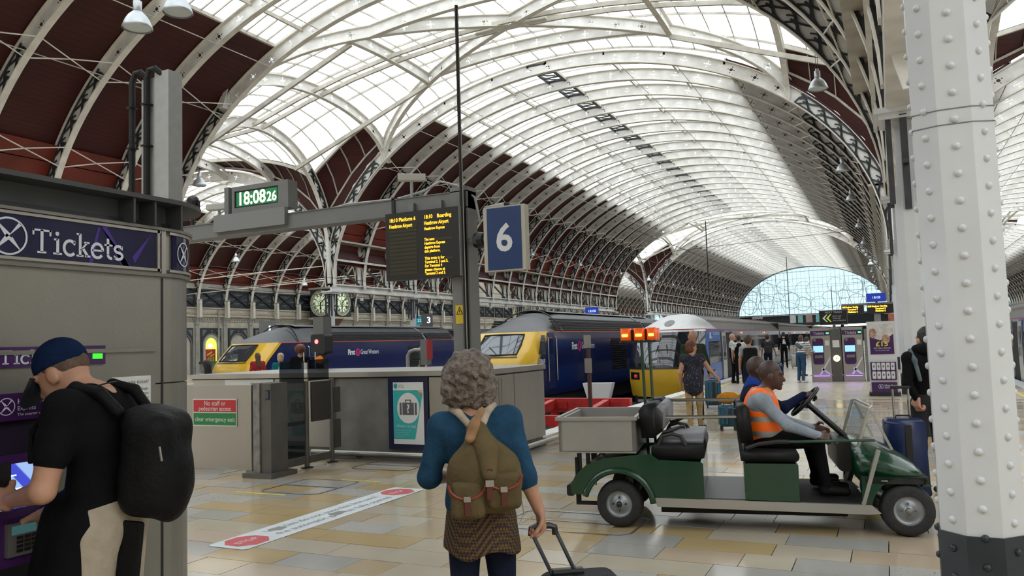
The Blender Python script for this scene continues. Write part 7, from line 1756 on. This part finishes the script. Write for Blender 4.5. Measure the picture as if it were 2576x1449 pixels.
strp = bpy.data.materials.new('striped_jersey'); strp.use_nodes = True; nt = strp.node_tree; _b = nt.nodes['Principled BSDF']; _b.inputs['Roughness'].default_value = .85; _t = nt.nodes.new('ShaderNodeTexCoord'); _w = nt.nodes.new('ShaderNodeTexWave'); _w.bands_direction = 'Z'; _w.inputs['Scale'].default_value = 4.2; nt.links.new(_t.outputs['Object'], _w.inputs['Vector']); _r = nt.nodes.new('ShaderNodeValToRGB'); _r.color_ramp.interpolation = 'CONSTANT'; _r.color_ramp.elements[0].color = (.04, .045, .06, 1); _r.color_ramp.elements[1].position = .22; _r.color_ramp.elements[1].color = (.62, .62, .60, 1); nt.links.new(_w.outputs['Fac'], _r.inputs[0]); nt.links.new(_r.outputs[0], _b.inputs['Base Color'])
st_, J, hp, HR = person('person in striped jersey and jeans bending over the ticket machine', (-2.85, 28.85, 0), math.radians(-40), 1.74, 'pale', strp, C_JEANS, SHOE_W, dict(head=(0, .34, 1.44), neck=(0, .24, 1.37), chest=(0, .14, 1.25), waist=(0, .03, 1.08), shL=(-.17, .2, 1.35), shR=(.17, .2, 1.35), elL=(-.24, .28, 1.10), wrL=(-.15, .45, 1.02), elR=(.24, .28, 1.10), wrR=(.16, .46, 1.05)), ('short', H_DARK), .015, head=(0, -.6, 0))
q = thing('shoulder_bag', 'grey sling bag across the back of the striped jersey', 'bag', (0, 0, 0)); q.matrix_world = st_.matrix_basis; s = SDF(); s.box((-.02, -.02, 1.27), (.13, .05, .07), .03, rotm(0, -.5, .5)); obj('bag', s.mesh('bag', cloth('sling_grey', (.10, .11, .12)), .012), q); s = SDF(); s.chain([(.1, .02, 1.33), (.12, .18, 1.42), (.05, .3, 1.3)], [.015] * 3); obj('strap', s.mesh('strap', MATS['sling_grey'], .012), q)
person('dark haired woman in a white top beyond the striped jersey', (-3.25, 33.5, 0), math.radians(-30), 1.62, 'tan', C_WHITET, C_DKNAVY, SHOE_B, None, ('long', H_BROWN), .017, 'short')
# 13 --- man in the black hoodie behind the column
hd, J, hp, HR = person('man in a black hooded top half hidden by the riveted column', (.30, 9.0, 0), math.radians(30), 1.70, 'pale', C_BLACK, C_CHAR, SHOE_B, dict(head=(.05, .06, 1.60), elL=(-.24, -.05, 1.16), wrL=(-.185, -.10, 1.02), shL=(-.18, 0, 1.42)), ('short', H_DARK), .011, wide=1.12, hL=((.0, -.05, -1), (-.9, -.2, .1), None), curlL=.9)
shell('hood', lambda s: (s.ell((0, -.06, 1.50), (.12, .085, .075), k=.03), s.cap((-.08, 0, 1.50), (.08, 0, 1.50), .06)), C_BLACK, hd, .011)
shell('bag_strap', lambda s: s.chain([(-.16, .0, 1.50), (-.17, -.09, 1.40), (-.15, -.13, 1.2)], [.022, .022, .02]), cloth('grey_strap', (.10, .13, .14)), hd, .010)
# 14..20 --- people to the left, beyond the cabinet
def stand(px, dep, label, h, rz, skin, top, hair, **kw):
    p = at(px, 900, dep); return person(label, (p.x, p.y, 0), math.radians(rz), h, skin, top, C_DKNAVY, SHOE_B, None, hair, .016, **kw)
stand(648, 24, 'woman with long dark hair and red jumper before the yellow locomotive', 1.62, 60, 'pale', C_RED, ('long', H_BROWN))
stand(706, 21, 'woman with short blond hair and teal top beside a white bag', 1.60, 30, 'pale', C_TEALC, ('bob', H_BLOND))
stand(755, 20.5, 'person with bushy auburn hair in a black coat behind the glass gate', 1.78, 40, 'tan', C_BLACK, ('afro', H_AUBURN))
gl_, J, hp, HR = stand(520, 15.2, 'girl with dark hair and navy backpack behind the steel barrier', 1.52, 70, 'pale', cloth('pale_blue_top', (.30, .38, .46)), ('long', H_DARK)); worn_pack(gl_, 'navy backpack on the girl behind the steel barrier', cloth('navy_nylon', (.012, .016, .04)), .15, .2)
stand(1064, 27, 'station worker in dark green with red strap beside the grey locomotive grille', 1.74, 150, 'pale', cloth('dark_green_top', (.02, .05, .035)), ('short', H_DARK), sleeve='short')
SITP = dict(head=(0, 0, 1.26), neck=(0, -.04, 1.11), chest=(0, -.03, .94), waist=(0, -.01, .75), pelvis=(0, 0, .62), shL=(-.175, -.03, 1.06), shR=(.175, -.03, 1.06), elL=(-.24, .02, .82), elR=(.24, .02, .82), wrL=(-.1, .22, .76), wrR=(.1, .22, .76), hipL=(-.09, .03, .6), hipR=(.09, .03, .6), knL=(-.1, .46, .56), knR=(.1, .46, .56), anL=(-.1, .44, .12), anR=(.1, .44, .12), toL=(-.11, .6, .05), toR=(.11, .6, .05))
for px, top, hair, lab in ((590, C_BLACK, ('short', H_DARK), 'seated person in black on the bench before the arcaded wall'), (609, C_RED, ('long', H_DARK), 'seated person in red on the bench before the arcaded wall')):
    p = at(px, 900, 60); person(lab, (p.x, p.y, 0), math.radians(-120), 1.75, 'pale', top, C_DKNAVY, SHOE_B, SITP, hair, .02)
p = at(600, 900, 60.4); bn = thing('bench', 'silver metal bench before the arcaded wall', 'bench', (p.x, p.y, 0), math.radians(60)); b = MB(); b.box(-1.2, -.25, .40, 1.2, .25, .45); b.build('seat', M_STEEL, bn); b = MB(); b.box(-1.2, .25, .45, 1.2, .29, .9); b.build('backrest', M_STEEL, bn)
for x in (-1.1, 1.0): b = MB(); b.box(x, -.2, 0, x + .08, .2, .4); b.build('leg', M_STEELD, bn)
# ---------------------------------------------------------------- luggage
def suitcase(label, loc, rz, w, d, h, m, ext=0.0, ribs=True):
    o = thing('suitcase', label, 'suitcase', loc, rz)
    b = MB(); b.use(0, True); b.bbox(-w / 2, -d / 2, .07, w / 2, d / 2, h, r=.045, seg=4, axis='y'); b.build('shell', m, o)
    for x in ((-.28, -.1, .1, .28) if ribs else ()):
        b = MB(); b.box(x * w / .8 - .012, -d / 2 - .008, .12, x * w / .8 + .012, -d / 2, h - .06); b.build('rib', m, o)
    b = MB(); b.box(-.004, -d / 2 - .012, .1, .004 + .05, -d / 2 - .006, h - .05); b.build('strap', M_BLACK, o)
    for x in (-w * .38, w * .38):
        for y in (-d * .35, d * .35): b = MB(); b.lathe([(.028, -.012), (.028, .012)], (x, y, .028), 10, 'x'); b.build('wheel', M_BLACK, o)
        for y in (-d * .35, d * .35): b = MB(); b.box(x - .012, y - .012, .03, x + .012, y + .012, .08); b.build('wheel_fork', M_BLACK, o)
    b = MB(); b.tube([(-.07, 0, h), (-.06, 0, h + .03), (.06, 0, h + .03), (.07, 0, h)], .01, 6); b.build('carry_handle', M_BLACK, o)
    if ext:
        for x in (-.07, .07): b = MB(); b.cyl((x, d * .3, h - .02), (x, d * .3, h + ext), .011, 8); b.build('handle_rod', M_STEEL, o)
        b = MB(); b.bbox(-.09, d * .3 - .018, h + ext - .015, .09, d * .3 + .018, h + ext + .015, r=.01, axis='x'); b.build('grip', M_BLACK, o)
    return o
M_CASEB = mat('petrol_blue_case', (.015, .085, .15), .4, var=.1); M_CASEN = mat('navy_case', (.010, .022, .085), .3, var=.1)
suitcase('small petrol blue suitcase with an orange bag on top', (-2.70, 14.42, 0), math.radians(20), .31, .22, .44, M_CASEB)
b = SDF(); b.ell((0, 0, .10), (.19, .13, .10)); b.ell((-.07, 0, .085), (.13, .12, .085)); ob = thing('drawstring_bag', 'mustard orange soft bag lying on the small blue suitcase', 'bag', (-2.68, 14.42, .475), math.radians(20)); obj('bag', b.mesh('bag', cloth('mustard_cloth', (.48, .20, .015)), .012, .006, 28), ob)
s = SDF(); s.cap((.17, 0, .10), (.23, -.02, .12), .03, .05, k=.02); obj('gathered_neck', s.mesh('gathered_neck', MATS['mustard_cloth'], .010), ob)
suitcase('tall petrol blue suitcase standing near the youth with the backpack', (-3.86, 18.9, 0), math.radians(15), .36, .25, .66, M_CASEB, .22)
suitcase('silver ribbed suitcase wheeled by the person in black', (-4.30, 41.3, 0), math.radians(10), .42, .27, .68, M_SILVER, .40)
suitcase('small dark suitcase behind the man with the grey backpack', (-4.05, 32.5, 0), math.radians(20), .34, .22, .52, M_CASEN, .36)
suitcase('large navy suitcase held by the man in the black hooded top', (.06, 8.66, 0), math.radians(6), .36, .25, .80, M_CASEN, .30, False)
p = at(698, 900, 20.4); o = thing('tote_bag', 'white bag beside the woman with the teal top', 'bag', (p.x, p.y, 0)); b = MB(); b.prism([(-.16, -.05, .62), (.16, -.05, .62), (.20, -.05, 1.12), (-.10, -.05, 1.05)], (0, .1, 0)); b.build('bag', C_WHITET, o); b = MB(); b.tube([(.0, 0, 1.08), (.05, 0, 1.25), (.1, 0, 1.1)], .015, 6); b.build('handle', C_WHITET, o); b = MB(); b.box(-.05, -.05, 0, .05, .05, .62); b.build('stand', M_STEELD, o)
# ---------------------------------------------------------------- far ticket machines
def far_tvm(cx, label):
    o = thing('ticket_machine', label, 'ticket machine', (cx, 29.4, 0))
    b = MB(); b.bbox(-.33, 0, 0, .33, .55, 1.86, r=.03, axis='z'); b.build('cabinet', M_STEEL, o); b = MB(); b.box(-.31, -.02, 1.60, .31, 0, 1.76); hd_ = b.build('header', M_PURPLE, o)
    tb, tw = slab_text('Tickets', 1.0); q = obj('lettering', tb.mesh('lettering', M_PRINTW), hd_); k = .36 / tw; q.matrix_local = Matrix(((k, 0, 0, -.22), (0, 0, 1, -.024), (0, .085, 0, 1.635), (0, 0, 0, 1)))
    b = MB(); b.box(.2, -.03, 1.65, .29, -.02, 1.70); b.build('green_light', glow('green_led_far', (.05, 1, .15), 3), o)
    b = MB(); b.bbox(-.26, -.03, .60, .10, 0, 1.50, r=.08, axis='y'); b.build('front_panel', M_PURPLE, o); b = MB(); b.box(-.24, -.04, 1.02, .08, -.028, 1.24); b.build('screen', glow('pale_blue_screen', (.30, .62, .95), 1.2), o)
    b = MB(); b.box(-.2, -.045, .82, .06, -.03, .92); b.build('card_slots', M_STEELD, o); lo = logo_mesh(.045).build('logo', M_PRINTW, o, fix=False); place(lo, (-.18, -.033, 1.44), (0, -1, 0))
    b = MB(); b.box(.15, -.005, 1.25, .28, 0, 1.42); b.build('notice', M_WHITEP, o); b = MB(); b.poly([(.28, -.01, .85), (.30, -.01, .80), (-.02, -.01, .22), (-.1, -.01, .22)]); b.poly([(.02, -.01, .5), (.32, -.01, .24), (.22, -.01, .24), (-.02, -.01, .44)]); b.build('cross_pattern', M_PRINTW, o)
    b = MB(); b.box(-.26, -.12, .20, .26, -.10, .23); b.build('violet_lamp', glow('violet_lamp', (.42, .14, 1.0), 5), o)
    b = MB(); b.cyl((-.36, -.25, .24), (.36, -.25, .24), .018, 8); b.cyl((-.3, -.25, 0), (-.3, -.25, .24), .015, 6); b.build('toe_rail', M_STEEL, o); return o
far_tvm(-2.22, 'far ticket machine used by the person in the striped jersey'); far_tvm(-1.20, 'far ticket machine with bright blue screen and nobody at it')
o = thing('pillar_panel', 'bronze panel with glowing round logo between two ticket machines', 'panel', (-1.72, 29.4, 0)); b = MB(); b.box(-.17, 0, 0, .17, .5, 1.80); b.build('panel', M_GATE, o); b = MB(); b.lathe([(.11, -.03), (.11, 0)], (0, 0, .80), 20, 'y'); b.build('logo_disc', glow('warm_logo', (1, .85, .5), 2.5), o); lo = logo_mesh(.085).build('logo', M_GATE, o, fix=False); place(lo, (0, -.034, .80), (0, -1, 0)); b = MB(); b.box(-.11, -.005, 1.18, .11, 0, 1.42); b.build('notice', M_WHITEP, o)
o = thing('ticket_screen_wall', 'grey steel end panel beside the far ticket machines', 'panel', (-.66, 29.4, 0)); b = MB(); b.box(-.16, 0, 0, .0, .5, 1.78); b.build('panel', M_STEELD, o); b = MB(); b.box(.02, .1, .3, .25, .14, 1.65); b.build('glass', M_CLEAR, o); b = MB(); b.box(.23, .08, 0, .27, .16, 1.68); b.build('post', M_STEELD, o)
# next train sign
o = thing('next_train_sign', 'black next train sign with a yellow arrow over the ticket machines', 'sign', (-1.84, 31.0, 0)); b = MB(); b.box(-.48, 0, 1.98, .46, .12, 2.50); b.build('case', M_BLACK, o); b = MB(); b.tube([(-.48, -.01, 1.98), (.46, -.01, 1.98), (.46, -.01, 2.5), (-.48, -.01, 2.5)], .02, 5, closed=True); b.build('rim', M_STEELD, o)
b = MB(); b.box(-.05, .03, 0, .05, .1, 1.98); b.build('post', M_POSTG, o)
for x, m in ((-.30, mat('pale_arrow', (.55, .60, .48), .5, emit=(.5, .6, .4), estr=.3)), (-.17, mat('lime_arrow', (.55, .62, .05), .5, emit=(.6, .7, .05), estr=.4))):
    b = MB(); b.poly([(x - .08, -.006, 2.22), (x + .06, -.006, 2.36), (x + .10, -.006, 2.36), (x - .01, -.006, 2.22)]); b.poly([(x - .08, -.006, 2.22), (x - .01, -.006, 2.22), (x + .10, -.006, 2.08), (x + .06, -.006, 2.08)]); b.build('arrow', m, o)
text('NEXT TRAIN', .10, M_PRINTW, o, (0.0, -.006, 2.43), (0, -1, 0))
for i, s in enumerate(('Doors close', '30 seconds', 'prior to departure')): text(s, .07, M_PRINTW, o, (-.03, -.006, 2.29 - i * .08), (0, -1, 0), align='LEFT', squash=.85)
# leaflet stand
o = thing('leaflet_stand', 'white leaflet stand with a purple fifteen pound advert', 'stand', (-.22, 22.6, 0))
b = MB(); b.box(-.34, 0, .1, .34, .12, 1.93); b.build('back', mat('stand_white', (.62, .62, .64), .4), o); b = MB(); b.bbox(-.37, -.06, 0, .37, .5, .1, r=.06, axis='z'); b.build('base', M_BLACK, o); b = MB(); b.box(-.30, -.05, .10, .30, 0, .36); pb = b.build('purple_base', M_PURPLE, o)
lo = logo_mesh(.065).build('logo', M_PRINTW, pb, fix=False); place(lo, (-.08, -.053, .25), (0, -1, 0)); text('Heathrow', .085, M_PRINTW, pb, (.0, -.053, .275), (0, -1, 0), align='LEFT'); text('Express', .06, M_PRINTW, pb, (.0, -.053, .22), (0, -1, 0), align='LEFT')
b = MB(); b.box(-.28, -.012, 1.08, .28, 0, 1.86); ad = b.build('poster', mat('poster_pale', (.58, .56, .55), .4, var=.15, vscale=8), o); b = MB(); b._add([(-.28, -.014, 1.08), (.28, -.014, 1.08), (.28, -.014, 1.60), (.10, -.014, 1.46), (-.04, -.014, 1.44), (-.28, -.014, 1.54)], [(0, 1, 2, 3, 4, 5)]); b.build('purple_print', M_PURPLE, ad, fix=False)
b = MB(); b._add([(.10 + .10 * math.cos(t), -.016, 1.47 + .12 * math.sin(t)) for t in [i * PI / 8 for i in range(16)]], [tuple(range(16))]); b._add([(-.2 + .09 * math.cos(t), -.016, 1.62 + .13 * math.sin(t)) for t in [i * PI / 8 for i in range(16)]], [tuple(range(16))]); b.build('figure_print', mat('figure_print', (.35, .22, .16), .5, var=.5, vscale=12), ad, fix=False)
text('£15', .17, mat('yellow_letter', (.72, .62, .05), .4), ad, (.0, -.018, 1.34), (0, -1, 0), bold=.004, squash=1.15); text('and many off peak', .055, M_PRINTW, ad, (0, -.018, 1.24), (0, -1, 0)); text('Terms and conditions apply', .03, M_PRINTW, ad, (0, -.018, 1.18), (0, -1, 0))
b = MB(); b.box(-.30, -.05, .42, .30, 0, .88); rk_ = b.build('rack', M_PURPLE, o)
lm = MB(); lm.bbox(-.045, -.012, 0, .045, 0, .19, r=.02, axis='y'); lme = lm.mesh('leaflet', mat('leaflet_white', (.6, .6, .62), .5)); li = MB(); li._add([(.018 * math.cos(t), -.014, .10 + .03 * math.sin(t)) for t in [i * PI / 5 for i in range(10)]], [tuple(range(10))]); lie = li.mesh('leaflet_print', M_INK)
for r in range(2):
    for i in range(5):
        l = thing('leaflet', ORD[4 - i] + ' white leaflet from the column side, ' + ('upper' if r else 'lower') + ' row of the stand rack', 'leaflet', (-.22 - .22 + i * .11, 22.55, .45 + r * .22), 0, 'leaflets in the stand rack'); obj('sheet', lme, l); obj('print', lie, l)
# departure boards on the far gantry of the platform
o = thing('platform_gantry', 'grey post with blue monitor and glowing amber departure boards', 'display', (-.50, 40.0, 0)); b = MB(); b.box(-.14, 0, 0, .14, .25, 3.0); b.build('post', M_POSTG, o); b = MB(); b.box(-1.5, .05, 2.92, .75, .2, 3.02); b.build('beam', M_POSTG, o)
for x0, x1, t in ((-1.5, -.55, 1), (-.42, .72, 1)):
    b = MB(); b.box(x0, -.05, 2.52, x1, .1, 2.93); p = b.build('board', M_BLACK, o); M_AMB2 = glow('amber_led_far', (1, .42, .03), 4)
    text('18:25 Heathrow  Boarding', .10, M_AMB2, p, (x0 + .03, -.053, 2.85), (0, -1, 0), align='LEFT', squash=(x1 - x0) / 1.5, bold=.004); text('Terminal 5', .10, M_AMB2, p, ((x0 + x1) / 2, -.053, 2.74), (0, -1, 0), bold=.004); text('Platform 6', .10, M_AMB2, p, ((x0 + x1) / 2, -.053, 2.63), (0, -1, 0), bold=.004)
b = MB(); b.box(-.42, -.05, 3.06, .40, .1, 3.45); mo = b.build('monitor', mat('monitor_blue', (.005, .015, .10), .3, emit=(.01, .03, .30), estr=.9), o); text('18:08', .16, glow('monitor_text', (.5, .65, 1), 1.5), mo, (0, -.053, 3.25), (0, -1, 0)); b = MB(); b.box(-.05, 0, 2.98, .05, .1, 3.1); b.build('bracket', M_POSTG, o)
b = MB(); b.box(.45, -.04, 2.15, .72, .1, 2.48); b.build('red_notice', mat('red_notice', (.4, .12, .08), .5, var=.3, vscale=10), o)
# screens along the island platform
def screen_on_post(px, py, dep, w, h, label, emit, txt, zpost=0):
    p = at(px, py, dep); o = thing('platform_monitor', label, 'display', (p.x, p.y, 0), math.radians(20)); b = MB(); b.box(-w / 2, -.06, p.z - h / 2, w / 2, .06, p.z + h / 2); q = b.build('screen', mat('screen_' + txt + str(px), tuple(c * .3 for c in emit), .3, emit=emit, estr=1.0), o)
    text(txt, h * .45, glow('monitor_text', (.5, .65, 1), 1.5), q, (0, -.064, p.z), (0, -1, 0)); b = MB(); b.box(-.07, .06, 0, .07, .2, p.z + h / 2); b.build('post', M_POSTG, o); return o
screen_on_post(1489, 783, 60, 1.0, .6, 'blue platform monitor above the navy locomotive roof', (.01, .03, .30), '18:08'); screen_on_post(1058, 806, 66, 1.1, .75, 'teal platform monitor below the lattice panels', (.01, .16, .20), '222')
def pnum(px, py, dep, s, label):
    p = at(px, py, dep); o = thing('platform_number', label, 'sign', (p.x, p.y, 0), math.radians(25)); b = MB(); b.box(-.45, 0, 0, .45, .25, p.z + .55); b.build('totem', M_POSTG, o); text(s, .7, glow('number_light', (.75, .78, 1), 2.2), o, (.15, -.01, p.z), (0, -1, 0), bold=.012); b = MB(); b.box(.3, -.08, p.z - .95, 1.2, 0, p.z - .6); c = b.build('led_board', M_BLACK, o); text('18:15', .25, M_AMBER, c, (.75, -.085, p.z - .78), (0, -1, 0)); return o
pnum(672, 832, 44, '1', 'grey totem with a lit figure one beside the far locomotive'); pnum(1074, 806, 64, '3', 'grey totem with a lit figure three beside the teal monitor')
p = at(1530, 803, 58); o = thing('led_strip_sign', 'thin amber departure strip above the navy locomotive roof', 'display', (p.x, p.y, 0)); b = MB(); b.box(-1.2, 0, p.z - .2, .9, .15, p.z + .2); q = b.build('board', M_BLACK, o); text('18:12  Oxford', .3, M_AMBER, q, (.1, -.01, p.z), (0, -1, 0)); b = MB(); b.box(-.1, .02, 0, .1, .13, p.z - .2); b.build('post', M_POSTG, o)
# signal with red aspect behind the gate
o = thing('track_signal', 'black railway signal head showing red behind the glass gate', 'signal', (-10.02, 12.27, 0)); b = MB(); b.bbox(-.17, -.1, 1.58, .17, .15, 1.96, r=.05, axis='y'); b.build('head', mat('signal_grey_black', (.022, .024, .024), .5), o); b = MB(); b.box(-.06, 0, 0, .06, .1, 1.58); b.build('post', MATS['signal_grey_black'], o); b = MB(); b.lathe([(.001, -.115), (.035, -.11), (.045, -.1)], (-.03, 0, 1.82), 12, 'y'); b.build('red_aspect', glow('red_aspect', (1, .04, .04), 14), o)
b = MB(); b.lathe([(.001, -.06), (.07, -.05), (.08, 0)], (.05, -.1, 1.47), 14, 'y'); b.build('amber_reflector', mat('amber_reflector', (.65, .2, .02), .3, emit=(.8, .2, .01), estr=.3), o)
for x in (-.26, .02): b = MB(); b.cyl((x, -.2, 1.1), (x, -.2, 1.62), .012, 6); b.build('white_rod', M_WHITE, o)
b = MB(); b.box(-.30, -.22, 1.30, -.18, -.18, 1.42); b.build('white_plate', M_WHITEP, o); b = MB(); b.box(-.3, -.22, 1.08, .1, .05, 1.12); b.build('rod_base', MATS['signal_grey_black'], o)
b = MB(); b.box(-.15, -.05, 1.96, .1, .2, 2.3); b.build('cap_box', M_POSTG, o)
o = thing('telephone_post', 'grey bent post with red edge in front of the locomotive grille', 'post', (-7.76, 12.4, -.03)); b = MB(); b.tube([(-.35, 0, 0), (-.35, 0, 1.52), (-.30, 0, 1.60), (-.2, 0, 1.63), (0, 0, 1.63)], .035, 8); b.build('bent_tube', M_PALEPOST, o); b = MB(); b.box(-.04, -.05, 1.35, .1, .1, 1.82); b.build('box', M_POSTG, o); b = MB(); b.box(.1, -.055, 1.45, .13, .1, 1.82); b.build('red_edge', M_REDSIGN, o)
# bins by the wall
for px, lid, lab in ((519, (.02, .02, .02), 'grey litter bin with black lid before the arcaded wall'), (549, (.02, .16, .04), 'grey litter bin with green lid before the arcaded wall')):
    p = at(px, 930, 48); o = thing('litter_bin', lab, 'bin', (p.x, p.y, 0)); b = MB(); b.bbox(-.3, -.3, 0, .3, .3, 1.05, r=.08, axis='z'); b.build('body', M_STEELD, o); b = MB(); b.bbox(-.33, -.33, 1.05, .33, .33, 1.2, r=.1, axis='z'); b.build('lid', mat('bin_lid_%d' % px, lid, .5), o)
# overhead wires
ow = thing('overhead_wires', 'thin dark contact wires strung over the tracks', 'wires', (0, 0, 0)); ow['kind'] = 'structure'; del ow['category']
for x, z in ((-7.45, 4.4), (-11.9, 4.4), (-25.4, 4.4), (-31.5, 4.4), (5.0, 4.4)):
    for dz, r in ((0, .012), (.9, .012)): b = MB(); b.tube([(x, 24, z + dz), (x, 180, z + dz)], r, 4); b.build('wire', M_WIRE, ow)
for y, z in ((60, 8.9), (96, 9.2), (130, 9.2)): b = MB(); b.tube([(-29.5, y, z), (-15, y, z - .5), (-.5, y, z)], .016, 4); b.build('cross_span', M_WIRE, ow)
for y, z in ((42, 7.0), (46, 6.5), (52, 7.4)): b = MB(); b.tube([(-51.5, y, z), (-41, y, z + .2), (-31, y, z + .3)], .035, 5); b.build('tie_bar', M_FLANGE, ow)
for x, y, z0, z1 in ((-14.2, 70, 4.5, 12.0), (-13, 120, 3.0, 13), (-9, 150, 3, 10)): b = MB(); b.tube([(x, y, z0), (x, y, z1)], .05, 5); b.build('drop_tube', M_BLACK, ow)
# far end wall below the screens
b = MB(); b.box(-60, END_Y + 3, -1.2, -26, END_Y + 3.3, 6.2).box(-23, END_Y + 3, -1.2, 26, END_Y + 3.3, 3.2).box(-60, END_Y + 3, 4.1, 26, END_Y + 3.3, 6.2); struct('wall_far', b, M_NAVYDK, label='dark end wall under the arched glass screens')
